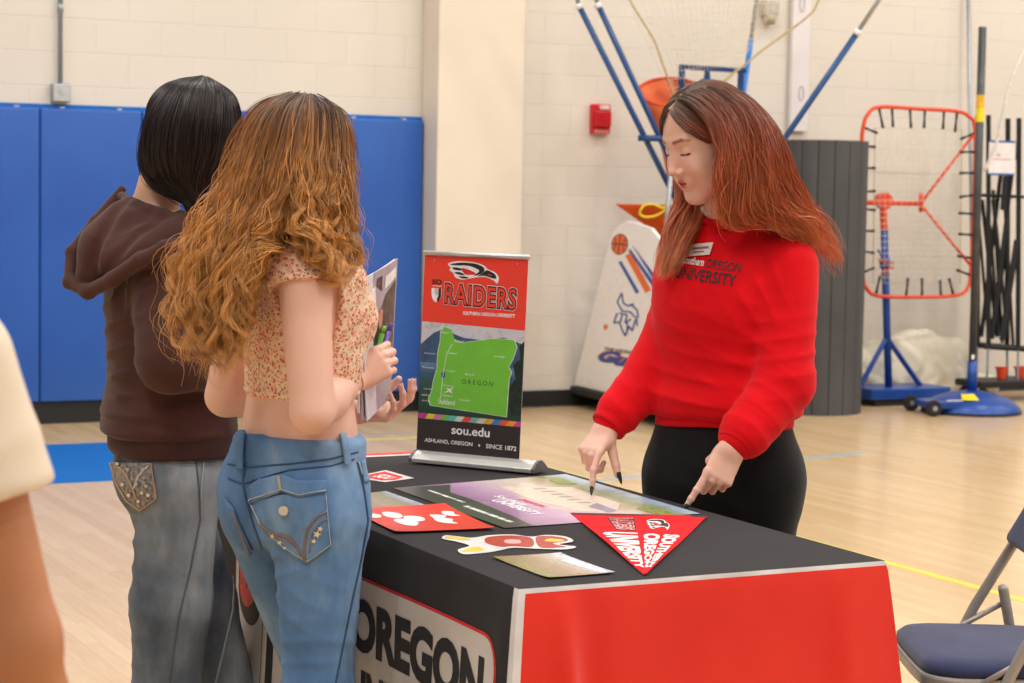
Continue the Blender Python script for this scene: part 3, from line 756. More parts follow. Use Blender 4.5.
#print('banner width', BW)
BM = TM @ frame((*(cb_+ya*.035).xy, TZ+.003), xa, ya, (0, 0, 1))
BN = thing('tabletop_banner', 'small retractable banner with red top, green map and silver base standing on the table', 'banner', M=BM)
M_ALU = plain('brushed_aluminium', (205, 203, 200), .35, .55, var=.03); M_DKPL = plain('dark_grey_plastic', (96, 94, 94), .45)
m = MB(); prof = [(-.035, .002), (.035, .002), (.035, .01), (.02, .022), (.006, .03), (-.006, .03), (-.02, .024), (-.035, .012)]
m.prism(prof, -BW/2, BW/2, M=frame((0, 0, 0), (0, 1, 0), (0, 0, 1), (1, 0, 0))); m.build('base', M_ALU, BN, bevel=.0015)
for s in (-1, 1):
    m = MB(); m.prism([(a*1.06, b*1.05) for a, b in prof], -.004, .004, M=frame((s*(BW/2+.004), 0, 0), (0, 1, 0), (0, 0, 1), (1, 0, 0))); m.build('end_cap', M_DKPL, BN, bevel=.001)
    m = MB(); m.box((s*BW*.36, 0, -.0), (.03, .05, .002)); m.build('foot', M_BLACKRUB, BN)
# height and lean from the photo: top corners
pTL = BM.inverted() @ on_plane(425.3, 252, BM.to_translation()+Vector((0, 0, 0)), BM.to_3x3() @ Vector((0, 1, 0)))
#print('banner top local', pTL)
BH = .510; SW = BW*.865; lean = math.radians(2.5)
Sh = BM @ (Matrix.Translation((0, 0, .027)) @ Matrix.Rotation(-lean, 4, 'X'))
SL = Matrix.Translation((0, 0, .027)) @ Matrix.Rotation(-lean, 4, 'X') @ Matrix.Rotation(math.radians(.4), 4, 'Y')
def bp(u, v, off=0): return SL @ Vector(((u-.5)*SW-.030, -.0006-off, v*BH))
def bpoly(name, poly, mat, off=.0003, parent=BN, cut=.1):
    bm = bmesh.new(); bm.faces.new([bm.verts.new((a, b, 0)) for a, b in poly]); bmesh.ops.triangulate(bm, faces=bm.faces[:]); bm.verts.index_update()
    m = MB(); m.add([bp(v.co.x, v.co.y, off) for v in bm.verts], [tuple(v.index for v in f.verts) for f in bm.faces]); bm.free(); return m.build(name, mat, parent)
def btext(s, u0, v0, u1, v1, mat, off=.0009, **kw):
    vs, fs = text_fit(s, u0, v0, u1, v1, **kw); m = MB(); m.add([bp(a, b, off) for a, b in vs], fs); return m.build('lettering', mat, BN)
m = MB(); m.box((-.030, 0, BH/2), (SW, .0009, BH), M=SL); m.build('banner_sheet', plain('white_vinyl', (214, 214, 214), .5), BN)
M_BRED = plain('banner_red', (238, 66, 48), .45, var=.01); M_BBLK = plain('banner_black', (52, 46, 46), .5, var=.03)
bpoly('printed_panel', [(0, .655), (1, .640), (1, 1), (0, 1)], M_BRED, .0002)
bpoly('printed_panel', [(0, 0), (1, 0), (1, .175), (0, .175)], M_BBLK, .0002)
M_FORE = photo_mat('forest_print', [(0, (28, 58, 44)), (.45, (44, 84, 70)), (.62, (60, 92, 120)), (.78, (110, 142, 182)), (.9, (180, 190, 204)), (1, (206, 206, 212))], 2, .10, .31, .16, 10, (45, (20, 44, 36), .5), .45)
bpoly('printed_landscape', [(0, .175), (1, .175), (1, .640), (0, .655)], M_FORE, .0002)
bpoly('printed_ridge', [(0, .54), (.12, .60), (.22, .625), (.3, .605), (.42, .585), (.6, .58), (.8, .60), (1, .57), (1, .45), (0, .45)], plain('blue_ridge_print', (62, 88, 124), .5, var=.15, scale=40), .0003)
bpoly('printed_trees', [(.9, .22), (.86, .35), (.93, .4), (.9, .47), (.97, .5), (.95, .56), (1, .59), (1, .22)], plain('dark_fir_print', (26, 44, 34), .5, var=.3, scale=120), .0004)
M_OGRN = plain('map_green', (116, 196, 62), .5, var=.02)
ore = [(.19, .605), (.22, .635), (.29, .625), (.33, .575), (.40, .560), (.55, .575), (.68, .590), (.80, .592), (.90, .590), (.93, .555), (.90, .50), (.86, .455), (.89, .43), (.87, .40), (.86, .21), (.12, .235), (.10, .27), (.13, .31), (.14, .36), (.17, .42), (.17, .50), (.19, .56)]
bpoly('map_outline', [((u-.5)*1.015+.5, (v-.42)*1.012+.42) for u, v in ore], M_WINK, .0005); bpoly('map_shape', ore, M_OGRN, .0007)
m = MB(); m.tube([bp(.31, .55, .0009), bp(.26, .50, .0009), bp(.23, .38, .0009), bp(.22, .28, .0009), bp(.19, .26, .0009)], .0008, 6); m.build('map_road', M_WINK, BN)
btext('OREGON', .42, .355, .72, .378, plain('dark_green_ink', (34, 84, 34), .6), space=1.5)
btext('Ashland', .20, .245, .36, .270, M_WINK, bold=.01); btext('Portland', .33, .560, .42, .572, M_WINK)
for (a, b, c, d, s_) in ((.04, .49, .15, .50, 'Newport'), (.03, .42, .14, .43, 'Florence'), (.05, .31, .13, .32, 'Coos Bay'), (.03, .28, .12, .29, 'Gold Beach'), (.04, .25, .11, .26, 'Brookings'), (.28, .50, .36, .51, 'Salem'), (.27, .41, .35, .42, 'Eugene'), (.24, .335, .34, .345, 'Roseburg'), (.24, .285, .33, .295, 'Medford'), (.45, .40, .53, .41, 'Bend'), (.72, .50, .82, .51, 'La Grande'), (.40, .27, .5, .28, 'Klamath'), (.20, .60, .27, .612, 'Astoria')):
    btext(s_, a, b, c, d, M_WINK)
bpoly('map_shield', [(.215, .385), (.235, .375), (.255, .385), (.255, .405), (.215, .405)], plain('map_blue', (60, 80, 170), .5), .0009)
bpoly('map_plane', [(.24, .30), (.29, .318), (.27, .33), (.30, .325), (.34, .335), (.32, .322), (.33, .30), (.30, .312)], M_WINK, .0009)
cols = [(190, 60, 140), (222, 204, 60), (220, 120, 160), (120, 180, 80), (90, 190, 180), (200, 210, 190), (225, 70, 60), (120, 170, 170), (190, 200, 180), (222, 160, 60), (60, 130, 200), (222, 90, 70), (240, 150, 50), (200, 70, 150)]
for i, c in enumerate(cols):
    a, b = i/14, (i+1)/14; e = .035 if i else 0; f = .035 if i < 13 else 0
    bpoly('printed_stripe', [(a, .165), (b, .165), (min(1, b+f), .192), (a+e, .192)], plain('stripe_%d' % i, c, .5), .0011)
btext('sou.edu', .34, .10, .71, .145, M_WINK, bold=.02); btext('ASHLAND, OREGON', .08, .045, .55, .068, M_WINK, bold=.02); btext('SINCE 1872', .68, .045, .97, .068, M_WINK, bold=.02)
bpoly('printed_dot', blob(.615, .056, .009, .006), M_WINK, .0009)
def bshape(U, off, mat): return bpoly('lettering', U, mat, off)
for bo, mt, of in ((.085, M_WINK, .0006), (.065, M_INK, .0010), (.012, M_BRED, .0014)):
    vs_, fs_ = text_pts('RAIDERS', bo, 1.12); vr, _ = text_pts('RAIDERS', 0, 1.12)
    xs_ = [v[0] for v in vr]; ys_ = [v[1] for v in vr]; a, b, c, d = min(xs_), max(xs_), min(ys_), max(ys_)
    m = MB(); m.add([bp(.22+(x-a)/(b-a)*.68, .755+(y-c)/(d-c)*.095-.012*((x-a)/(b-a)), of) for x, y in vs_], fs_); m.build('lettering', mt, BN)
btext('SO', .085, .845, .18, .870, M_INK, bold=.04); btext('SOUTHERN OREGON UNIVERSITY', .40, .700, .90, .718, M_WINK, bold=.03)
bpoly('printed_rule', [(.09, .835), (.18, .835), (.18, .838), (.09, .838)], M_WINK, .0006)
def UU(c, w, y0, y1, th, asp): return [(c+(a-c), b) for a, b in [(x, y0+(y-y0)) for x, y in U_shape(c, w, y0, y1, th)]]
bpoly('emblem', UU(.133, .10, .755, .825, .032, 1), M_WINK, .0006); 
bpoly('emblem', [(.14, .757), (.16, .762), (.178, .785), (.178, .825), (.152, .825), (.152, .785), (.14, .775)], M_INK, .0009)
emblem(lambda a, b, z: bp(.23+.50*a, .865+.105*b-.01*a, z), .0006, BN)
m = MB(); m.tube([bp(-.01, 1.0, 0), bp(1.01, 1.0, 0)], .0065, 12); m.build('top_rail', M_ALU, BN, smooth=True)
m = MB(); m.tube([bp(.5, 0, -.01), bp(.5, 1.0, -.008)], .004, 8); m.build('support_pole', M_ALU, BN, smooth=True)
for u in (.1, .9):
    m = MB(); m.lathe([(.0022, 0), (.0022, .001)], 10, M=Matrix.Translation(bp(u, .965, .0012)) @ Matrix.Rotation(PI/2, 4, 'X')); m.build('rivet', M_ALU, BN)
# ================================================================ gym equipment along the wall
M_BLUEMET = plain('blue_enamel', (24, 70, 150), .35, .1, var=.04); M_NAVYP = plain('navy_enamel', (18, 66, 122), .35, .1, var=.04)
M_ORG = plain('orange_enamel', (226, 74, 40), .4, .05); M_DKMET = plain('dark_grey_metal', (74, 76, 76), .45, .3, var=.1, scale=14)
M_BLKMET = plain('black_metal', (34, 35, 38), .5, .3); M_ORGF = fabric('orange_nylon', (232, 96, 26), (212, 78, 16), 500, .6, .2, .1, 6, .5); M_PEACH = fabric('peach_nylon', (232, 120, 76), (216, 100, 58), 500, .6, .2, .1, 6, .5)
M_WPANEL = plain('white_panel', (240, 236, 233), .4, var=.02); M_CORD = plain('tan_rope', (190, 172, 130), .9); M_NETW = plain('white_net_cord', (226, 218, 200), .9)
M_BPRINT = plain('blue_print', (30, 78, 160), .5); M_OPRINT = plain('orange_print', (232, 104, 40), .5)
# ---- rolled mat standing on end
g0 = at_z(832, 416, 0); R_ = .315; cpos = Vector((at_y(816, 300, g0.y+.3).x, g0.y+.3, 0))
zt_ = at_y(830, 140, g0.y).z
t = NT('charcoal_vinyl'); v = t.coord(); M_CHAR = t.out(t.ramp(t.noise(v, 2, 3), [(.3, (66, 66, 68)), (.7, (78, 78, 80))]), .5, 0, t.bump(t.noise(v, 200, 2), .1, .001))
RM = thing('rolled_mat', 'charcoal grey ribbed gym mat rolled up and standing on end', 'gym mat', loc=cpos, rotz=.12)
def roll_layer(r, a0, a1, th, n=17, z1=1.83):
    m = MB(); pts = []
    for i in range(n):
        for t_ in np.linspace(.03, .97, 5):
            a = a0+(a1-a0)*(i+t_)/n; bulge = .006*math.sin(PI*t_)
            pts.append(((r+bulge)*math.cos(a), (r+bulge)*math.sin(a)))
        a = a0+(a1-a0)*(i+1)/n; 
        if i < n-1: pts.append(((r-.010)*math.cos(a), (r-.010)*math.sin(a)))
    inn = [(x*(r-th)/math.hypot(x, y), y*(r-th)/math.hypot(x, y)) for x, y in pts]
    N = len(pts); V = [(x, y, z) for z in (0, z1) for x, y in pts]+[(x, y, z) for z in (0, z1) for x, y in inn]
    F = []
    for i in range(N-1):
        F += [(i, i+1, N+i+1, N+i), (2*N+i+1, 2*N+i, 3*N+i, 3*N+i+1), (N+i, N+i+1, 3*N+i+1, 3*N+i), (i+1, i, 2*N+i, 2*N+i+1)]
    F += [(0, N, 3*N, 2*N), (N-1, 3*N-1, 4*N-1, 2*N-1)]
    return m.add(V, F)
roll_layer(R_, -PI*1.15, PI*.85, .035, 18).build('outer_wrap', M_CHAR, RM, auto=40)
roll_layer(R_-.045, -PI*1.0, PI*.9, .035, 15).build('inner_wrap', M_CHAR, RM, auto=40)
roll_layer(R_-.09, -PI*1.0, PI*.8, .035, 12).build('inner_wrap', M_CHAR, RM, auto=40)
RM.scale = (1, 1, zt_/1.83)

# ---- shooting machine
p0 = at_z(601, 412, 0); p1 = at_z(660, 427, 0); d = (p1-p0); d.z = 0; L_ = d.length; d.normalize(); nn = Vector((d.y, -d.x, 0)).normalized()
if nn.y > 0: nn = -nn
MM = frame(p0, d, -nn, (0, 0, 1)); MI = MM.inverted()
SM = thing('ball_return_machine', 'basketball ball-return machine with white side panel, orange funnel, blue poles and overhead net', 'basketball machine', M=MM)
def mp(px, py):
    q = MI @ on_plane(px, py, p0, nn); return (q.x, q.z)
#print('machine', p0, d, mp(577, 384), mp(613, 240), mp(655, 400))
pl = [(577, 385), (613, 240), (617, 231), (622, 225), (630, 221), (640, 223)]
side = [mp(*a) for a in pl]; bl = side[0]; top = side[-1]
W_ = mp(686, 404)[0]; print('W', W_)
side2 = side+[mp(654, 228), mp(664, 240), mp(683, 380), (W_, bl[1]-.0)]
# keep the bottom edge level
side2[0] = (bl[0], bl[1])
PF = frame((0, 0, 0), (1, 0, 0), (0, 0, 1), (0, -1, 0))
for k, off in (('side_panel', 0.0), ('side_panel', .62)):
    m = MB(); m.prism(side2, 0, .025, M=Matrix.Translation((0, off, 0)) @ PF); m.build(k, M_WPANEL, SM, bevel=.004)
zb_ = bl[1]
m = MB(); m.rbox(((W_+bl[0])/2, .30, zb_-.03), (W_-bl[0]+.02, .70, .05), .01, 2); m.build('chassis', M_BLACKRUB, SM)
m = MB(); m.box(((W_+bl[0])/2, .3, zb_+.2), (W_-bl[0]-.3, .5, .34)); m.build('housing', plain('charcoal_plastic', (60, 60, 62), .5), SM)
for x in (.14, W_-.12):
    for y in (0.02, .58):
        fk = MB(); fk.rbox((x, y, zb_-.075), (.05, .05, .05), .008, 2); c_ = fk.build('caster', M_STEEL, SM)
        wb = MB(); rw = (zb_-.075)/2+.0; rw = max(.035, min(.06, rw)); wb.lathe([(rw*.4, -.014), (rw, -.012), (rw, .012), (rw*.4, .014)], 20, M=Matrix.Translation((x, y, rw)) @ Matrix.Rotation(PI/2, 4, 'X')); wb.build('wheel', plain('grey_rubber', (120, 118, 116), .6), c_, auto=40)
        f2 = MB(); f2.box((x, y-.02, zb_-.11), (.02, .004, .1)); f2.box((x, y+.02, zb_-.11), (.02, .004, .1)); f2.build('fork', M_STEEL, c_)
def mprint(name, polyp, mat, off=.0265):
    q = [mp(*a) for a in polyp]; bm = bmesh.new(); bm.faces.new([bm.verts.new((a, -off, b)) for a, b in q]); bmesh.ops.triangulate(bm, faces=bm.faces[:]); bm.verts.index_update()
    m = MB(); m.add([v.co[:] for v in bm.verts], [tuple(v.index for v in f.verts) for f in bm.faces]); bm.free(); return m.build(name, mat, SM)
# printed basketball
def ring(cx, cy, rx, ry, rot, n=24): return [(cx+rx*math.cos(a)*math.cos(rot)-ry*math.sin(a)*math.sin(rot), cy+rx*math.cos(a)*math.sin(rot)+ry*math.sin(a)*math.cos(rot)) for a in [2*PI*k/n for k in range(n)]]
mprint('printed_ball', ring(623.3, 244.3, 8.4, 10.6, .15), M_INK, .0262); bl_ = mprint('printed_ball', ring(623.3, 244.3, 7.7, 9.9, .15), M_OPRINT, .0268)
def mline(pts, wpx, mat, off=.0275):
    for i in range(len(pts)-1):
        a, b = Vector(pts[i]), Vector(pts[i+1]); dd = (b-a).normalized(); s = Vector((-dd.y, dd.x))*wpx/2
        mprint('printed_line', [a-s, b-s, b+s, a+s], mat, off)
mline([(615.8, 243.5), (631, 245)], .9, M_INK); mline([(624.5, 234.5), (622, 254)], .9, M_INK)
mline([(618, 237), (620, 244), (617, 251)], .8, M_INK); mline([(630, 238), (626.5, 244), (628, 251.5)], .8, M_INK)
mprint('printed_bar', [(622, 262), (625, 261), (643, 292), (640, 294)], M_BPRINT)
mprint('printed_bar', [(629, 256), (634, 252.5), (655, 290), (649, 293)], M_OPRINT)
mprint('printed_bar', [(632, 250.5), (634, 249), (660, 285), (657, 288)], M_BPRINT); mprint('printed_bar', [(635.5, 245), (637.5, 247), (664, 282), (660, 284)], M_BPRINT)
# horned helmet line drawing
for pts in ([(625.5, 293), (621, 302), (626, 311), (634, 312), (640, 318), (641, 326)], [(625.5, 293), (627, 303), (632, 306), (638, 304)], [(634, 304), (641, 310), (642, 318)], [(621, 313), (617.5, 323), (623, 322), (626, 330), (629, 336), (633, 326), (636, 331), (639, 320)], [(623, 313), (631, 315), (629, 323), (635, 319)], [(626, 315), (624, 322)], [(631, 323), (631, 331)]):
    mline(pts, 1.5, M_BPRINT)
mprint('printed_mark', [(607, 325), (610.5, 324), (611.5, 327), (609.5, 330), (607.5, 329)], M_OPRINT)
# "THE VIKING" / "GUN" lettering
def mtext(s, q4, mat, off=.0275, **kw):
    qm = quad_map([(*mp(*a), 0) for a in q4]); vs, fs = text_fit(s, 0, 0, 1, 1, **kw)
    m = MB(); m.add([(qm(a, b).x, -off, qm(a, b).y) for a, b in vs], fs); return m.build('lettering', mat, SM)
mtext('THE VIKING', [(607.5, 350), (637, 355), (638, 351), (608.5, 347)], M_INK, bold=.02, shear=.2)
mtext('Gun', [(599, 361), (642, 371), (648, 357), (605, 348)], M_OPRINT, .027, bold=.09, shear=.35); mtext('Gun', [(600, 361), (641, 370), (647, 357), (606, 349)], M_BPRINT, .028, bold=.06, shear=.35)
# frame uprights, poles (through the middle of the machine)
def mw(px, py, y): return MI @ at_y(px, py, y)
Y0 = p0.y-.25
def pole(name, a, b, r, mat, ya, yb, parent=SM, n=12):
    m = MB(); m.tube([mw(*a, ya), mw(*b, yb)], r, n); return m.build(name, mat, parent, smooth=True)
for (a, b) in (((579, 6), (700, 248)), ((598, 5), (712, 250))):
    q = pole('pole', a, b, .019, M_NAVYP, Y0-.2, Y0+.1); pole('pole_extension', (a[0]-10, a[1]-40), a, .014, M_STEEL, Y0-.3, Y0-.2); pole('pole_collar', (a[0]-1.2, a[1]-2), (a[0]+1, a[1]+3), .024, M_WHITEMET, Y0-.2, Y0-.2)
q = pole('pole', (857, 33), (700, 262), .020, M_NAVYP, Y0-.3, Y0+.1); pole('pole_extension', (857, 33), (900, -32), .014, M_STEEL, Y0-.3, Y0-.4); pole('pole_collar', (855.8, 35), (859, 30), .025, M_WHITEMET, Y0-.3, Y0-.3)
q = pole('pole', (751, 39), (722, 250), .018, plain('sky_blue_enamel', (36, 118, 200), .4), Y0+.5, Y0+.4); pole('pole_extension', (751, 39), (763, -45), .013, M_STEEL, Y0+.5, Y0+.5)
m = MB(); a = mw(638, 138, Y0-.08); b = mw(664, 138.5, Y0-.08); m.tube([a, b], .02, 10); m.build('clamp_bar', M_NAVYP, SM, smooth=True)
# rectangular blue frame on a stem
def bar(parts_, y, mat, name, th=.035):
    m = MB()
    for (a, b, w_) in parts_:
        A = mw(*a, y); B = mw(*b, y); dd = (B-A).normalized(); sd = Vector((0, 1, 0)).cross(dd).normalized()
        Mx = frame(A, dd, sd, dd.cross(sd)); L = (B-A).length; m.rbox((L/2, 0, 0), (L+w_, w_, th), .004, 1, M=Mx)
    return m.build(name, mat, SM)
bar([((682, 67), (744, 70.5), .032)], Y0+.2, M_NAVYP, 'target_frame'); bar([((682, 67), (679, 150), .034)], Y0+.2, M_NAVYP, 'target_frame'); bar([((741, 70), (738, 153), .034)], Y0+.2, M_NAVYP, 'target_frame'); bar([((679, 150), (738, 153), .032)], Y0+.2, M_NAVYP, 'target_frame')
bar([((707, 68), (707, 82), .03)], Y0+.2, M_NAVYP, 'target_stem'); bar([((703, 80), (723, 82.5), .018), ((723, 82.5), (723, 100), .012), ((703, 80), (703, 98), .012), ((703, 98), (723, 100), .012)], Y0+.19, M_NAVYP, 'target_square')
bar([((708, 152), (706, 250), .04)], Y0+.2, M_NAVYP, 'mast')
# upper nylon chute and lower funnel
def chute(name, rings, mat, thick=.004):
    V = []; F = []; n = 28
    for k, (cx, cy, rx, rz, y, tl) in enumerate(rings):
        for i in range(n):
            a = 2*PI*i/n; ry = rx*tl
            q = mw(cx, cy, y)
            w_ = Vector((rx*math.cos(a)*(1+.03*math.sin(5*a+k)), 0, 0)); V.append(q+ (MI.to_3x3() @ Vector((rx*math.cos(a)*(1+.03*math.sin(5*a+k)), ry*math.sin(a), rz*math.sin(a)))))
    for k in range(len(rings)-1):
        for i in range(n): F.append((k*n+i, k*n+(i+1) % n, (k+1)*n+(i+1) % n, (k+1)*n+i))
    m = MB(); m.add(V, F); o = m.build(name, mat, SM, smooth=True); s_ = o.modifiers.new('s', 'SOLIDIFY'); s_.thickness = thick; return o, V[:n]
o, rim = chute('nylon_chute', [(672, 92, .215, .10, Y0+.1, .8), (672, 104, .19, .07, Y0+.1, .8), (672, 122, .12, .05, Y0+.1, .8), (673, 150, .07, .02, Y0+.1, .8), (680, 190, .06, .0, Y0+.1, .8)], M_PEACH)
m = MB(); m.tube(rim, .009, 8, closed=True); m.build('chute_rim', M_ORGF, SM, smooth=True)
fa, fb = mw(616, 204, Y0), mw(700, 205.5, Y0); fc = mw(666, 250, Y0+.1)
V = [fa, fb, fb+Vector((0, .3, 0)), fa+Vector((0, .3, 0)), fc+Vector((-.08, .15, 0)), fc+Vector((.08, .15, 0)), fc+Vector((.08, .3, 0)), fc+Vector((-.08, .3, 0))]
m = MB(); m.add(V, [(0, 1, 5, 4), (1, 2, 6, 5), (2, 3, 7, 6), (3, 0, 4, 7)]); o = m.build('funnel', M_ORGF, SM, smooth=False); s_ = o.modifiers.new('sd', 'SUBSURF'); s_.levels = s_.render_levels = 3; s_.subdivision_type = 'SIMPLE'; s_ = o.modifiers.new('s', 'SOLIDIFY'); s_.thickness = .004
m = MB(); m.tube([mw(x, y, Y0-.03) for x, y in smooth_poly([(640, 211), (645, 205), (654, 204.5), (663, 208), (668, 204), (664, 211), (655, 216), (645, 217), (640, 214)], 4)], .008, 8, closed=True); m.build('hose_loop', plain('yellow_hose', (232, 204, 30), .4), SM, smooth=True)
m = MB(); m.tube([mw(671, 172, Y0-.08), mw(663, 262, Y0-.06)], .016, 10); m.build('steel_rod', M_STEEL, SM, smooth=True)
m = MB(); m.rbox(mw(658, 238, Y0-.1), (.05, .03, .03), .005, 1); m.build('latch', M_BLACKRUB, SM)
# net and its draw ropes
Yn = Y0+.2
nm_ = quad_map([mw(672, 98, Yn), mw(732, 78, Yn), mw(815, -60, Yn-.3), mw(600, -60, Yn-.3)])
m = MB()
for k in range(27):
    u = k/26; m.tube([nm_(u, v)+Vector((0, .06*math.sin(PI*u), 0)) for v in np.linspace(0, 1, 7)], .0016, 4, cap=False)
for k in range(24):
    v = (k/23)**.9; m.tube([nm_(u, v)+Vector((0, .06*math.sin(PI*u), 0)) for u in np.linspace(0, 1, 9)], .0016, 4, cap=False)
m.build('net', M_NETW, SM)
for pts in ([(622, -20), (631, 2), (645, 25), (655, 42), (662, 62), (668, 78), (676, 102)], [(820, -20), (816, 6), (806, 18), (786, 33), (760, 52), (748, 62), (735, 72), (722, 80)]):
    m = MB(); m.tube([mw(x, y, Yn-.05) for x, y in smooth_poly(pts, 5)[:-5]], .0075, 8); m.build('net_rope', M_CORD, SM, smooth=True)

# ---- rebounder with orange frame on a blue stand
RW = WO-wn*.95
def rb(px, py): return on_plane(px, py, RW, wn)
basec = at_z(898, 404, 0); RBM = frame((basec.x, basec.y, 0), wx, wn, (0, 0, 1)); RBI = RBM.inverted()
RB = thing('rebound_net', 'orange framed rebound net held by bungee cords on a blue stand', 'rebounder', M=RBM)
def rl(px, py, dy=0): return RBI @ on_plane(px, py, basec, wn)+Vector((0, dy, 0))
pts = smooth_poly([(862, 200), (861.5, 150), (863, 128), (868, 114), (880, 107), (920, 109), (955, 111), (968, 116), (975, 130), (974, 200), (971, 270), (968, 287), (957, 295), (920, 297), (880, 296), (867, 289), (862.5, 270)], 5)
m = MB(); m.tube([rl(*q) for q in pts], .014, 10, closed=True); m.build('frame', M_ORG, RB, smooth=True)
m = MB(); ins = quad_map([rl(873, 283), rl(960, 284), rl(962, 130), rl(875, 128)])
for k in range(17): m.tube([ins(k/16, v) for v in (0, 1)], .0016, 4, cap=False)
for k in range(27): m.tube([ins(u, k/26) for u in (0, 1)], .0016, 4, cap=False)
m.build('net', M_NETW, RB)
m = MB(); m.tube([ins(0, 0), ins(1, 0), ins(1, 1), ins(0, 1)], .004, 6, closed=True); m.build('net_border', M_CORD, RB)
ties = [((879, 108), (883, 128)), ((892, 108), (893, 127)), ((910, 109), (911, 128)), ((925, 109.5), (924, 128)), ((944, 110.5), (943, 129)), ((957, 112), (955, 132)), ((975, 133), (961, 139)), ((975, 152), (960, 152)), ((975, 173), (960, 173)), ((974, 195), (960, 197)), ((974, 214), (959, 213)), ((973, 235), (959, 234)), ((971, 258), (958, 256)), ((970, 275), (957, 270)), ((953, 294), (949, 278)), ((941, 296), (940, 280)), ((922, 297), (922, 278)), ((906, 297), (908, 278)), ((876, 294), (880, 276)), ((864, 272), (874, 268)), ((862, 251), (874, 253)), ((862, 231), (874, 231)), ((862, 209), (875, 210)), ((862, 192), (875, 191)), ((862, 168), (875, 168)), ((862, 146), (875, 147)), ((863, 127), (877, 133))]
for a, b in ties:
    m = MB(); A, B = rl(*a), rl(*b); m.tube([A, A.lerp(B, .5), B], [.011, .007, .011], 8); m.build('bungee_tie', M_BLACKRUB, RB, smooth=True)
m = MB(); m.tube([rl(861.5, 202.5, .03), rl(886, 203, .03), rl(925, 204, .03)], .017, 10); m.build('crossbar', M_ORG, RB, smooth=True)
for b in ((974, 134), (971, 266)):
    m = MB(); m.tube([rl(923, 204, .03), rl(*b, .0)], .011, 8); m.build('brace', M_ORG, RB, smooth=True)
m = MB(); m.tube([rl(924, 193, .03), rl(924, 212, .03)], .018, 10); m.build('elbow', M_ORG, RB, smooth=True)
m = MB(); m.tube([rl(887, 196, .05), rl(888.5, 232, .05)], .026, 12); m.lathe([(.0, -.03), (.06, -.03), (.06, .03), (.0, .03)], 18, M=Matrix.Translation(rl(888, 201, .05)) @ Matrix.Rotation(PI/2, 4, 'X')); m.build('collar', M_ORG, RB, auto=40)
m = MB(); m.tube([rl(888.5, 230, .05), rl(893, 392, .05)], .027, 14); m.build('upright', M_BLUEMET, RB, smooth=True)
m = MB(); m.tube([rl(889, 258, .05), rl(889.5, 268, .05)], .04, 12); m.tube([rl(889, 264, .03), rl(878, 250, .0)], .008, 8); m.build('height_clamp', M_BLUEMET, RB, smooth=True)
for k, q in enumerate([(880, 262), (884, 268), (880, 272)]):
    pass
m = MB(); m.tube([rl(x, y, .01) for x, y in [(878, 259), (886, 263), (894, 262), (894, 268), (886, 270), (882, 274), (890, 275)]], .006, 6); m.build('orange_cord', M_ORG, RB, smooth=True)
for b in ((864, 388), (926, 388)):
    m = MB(); m.tube([rl(891, 338, .05), rl(*b, .05)], .022, 4); m.build('strut', M_BLUEMET, RB)
bl0, bl1 = rl(861, 404), rl(940, 401)
m = MB(); m.rbox(((bl0.x+bl1.x)/2, .06, .085), ((bl1.x-bl0.x), .36, .075), .008, 2); m.build('base', M_BLUEMET, RB)
m = MB()
m.box(((bl0.x+bl1.x)/2, .06, .0225), ((bl1.x-bl0.x)*.85, .3, .045)); m.build('ballast', M_BLACKRUB, RB)

# ---- game standard post with domed base
pc = at_z(971, 412, 0); PM = Matrix.Translation(pc) @ Matrix.Rotation(.25, 4, 'Z')
PS = thing('portable_post', 'tall dark grey portable post on a wheeled blue domed base', 'sports post', M=PM)
PI_ = PM.inverted()
prof = [(.0, .0), (.325, .0), (.335, .02), (.325, .045), (.26, .095), (.16, .13), (.08, .145), (.045, .15), (.0, .15)]
m = MB(); m.lathe(prof, 48); m.build('domed_base', M_BLUEMET, PS, auto=35)
m = MB(); m.lathe([(.0, -.0), (.335, -.0), (.34, .018), (.0, .018)], 48); m.build('base_rim', plain('dark_blue_rubber', (34, 44, 70), .6), PS, auto=35)
m = MB(); m.prism([(-.40, -.20), (-.40, .05), (-.1, .18), (-.06, -.24)], .045, .09); m.build('wheel_bracket', M_BLUEMET, PS, bevel=.006)
for q in ((-.40, -.25), (-.40, .10)):
    m = MB(); m.lathe([(.0, -.02), (.05, -.02), (.055, -.01), (.055, .01), (.05, .02), (.0, .02)], 22, M=Matrix.Translation((*q, .055)) @ Matrix.Rotation(PI/2, 4, 'X')); w_ = m.build('wheel', M_BLACKRUB, PS, auto=40)
    m = MB(); m.lathe([(.0, -.024), (.018, -.024), (.018, .024), (.0, .024)], 12, M=Matrix.Translation((*q, .055)) @ Matrix.Rotation(PI/2, 4, 'X')); m.build('hub', M_STEEL, w_, auto=40)
top = PI_ @ at_y(982.5, 27, pc.y); 
m = MB(); a = Vector((0, 0, .14)); b = top; m.tube([a.lerp(b, .085), b], .0275, 20); m.build('pole', M_DKMET, PS, smooth=True)
m = MB(); m.tube([a, a.lerp(b, .085)], .035, 20); m.build('pole_sleeve', M_BLUEMET, PS, smooth=True)
l0 = (PI_ @ at_y(980, 122, pc.y)).z; l1 = (PI_ @ at_y(980, 108, pc.y)).z; l2 = (PI_ @ at_y(980, 95, pc.y)).z
def at_h(z): return a.lerp(b, (z-a.z)/(b.z-a.z))
m = MB(); m.tube([at_h(l0), at_h(l1)], .0282, 20, cap=False); m.build('label', plain('yellow_label', (232, 214, 30), .5), PS, smooth=True)
m = MB(); m.tube([at_h(l1), at_h(l2)], .0282, 20, cap=False); m.build('label', plain('amber_label', (226, 176, 40), .5), PS, smooth=True)
m = MB(); m.box((*(at_h(.38)+Vector((-.012, -.027, 0))).xy, .38), (.02, .004, .03)); m.build('sticker', M_WINK, PS)
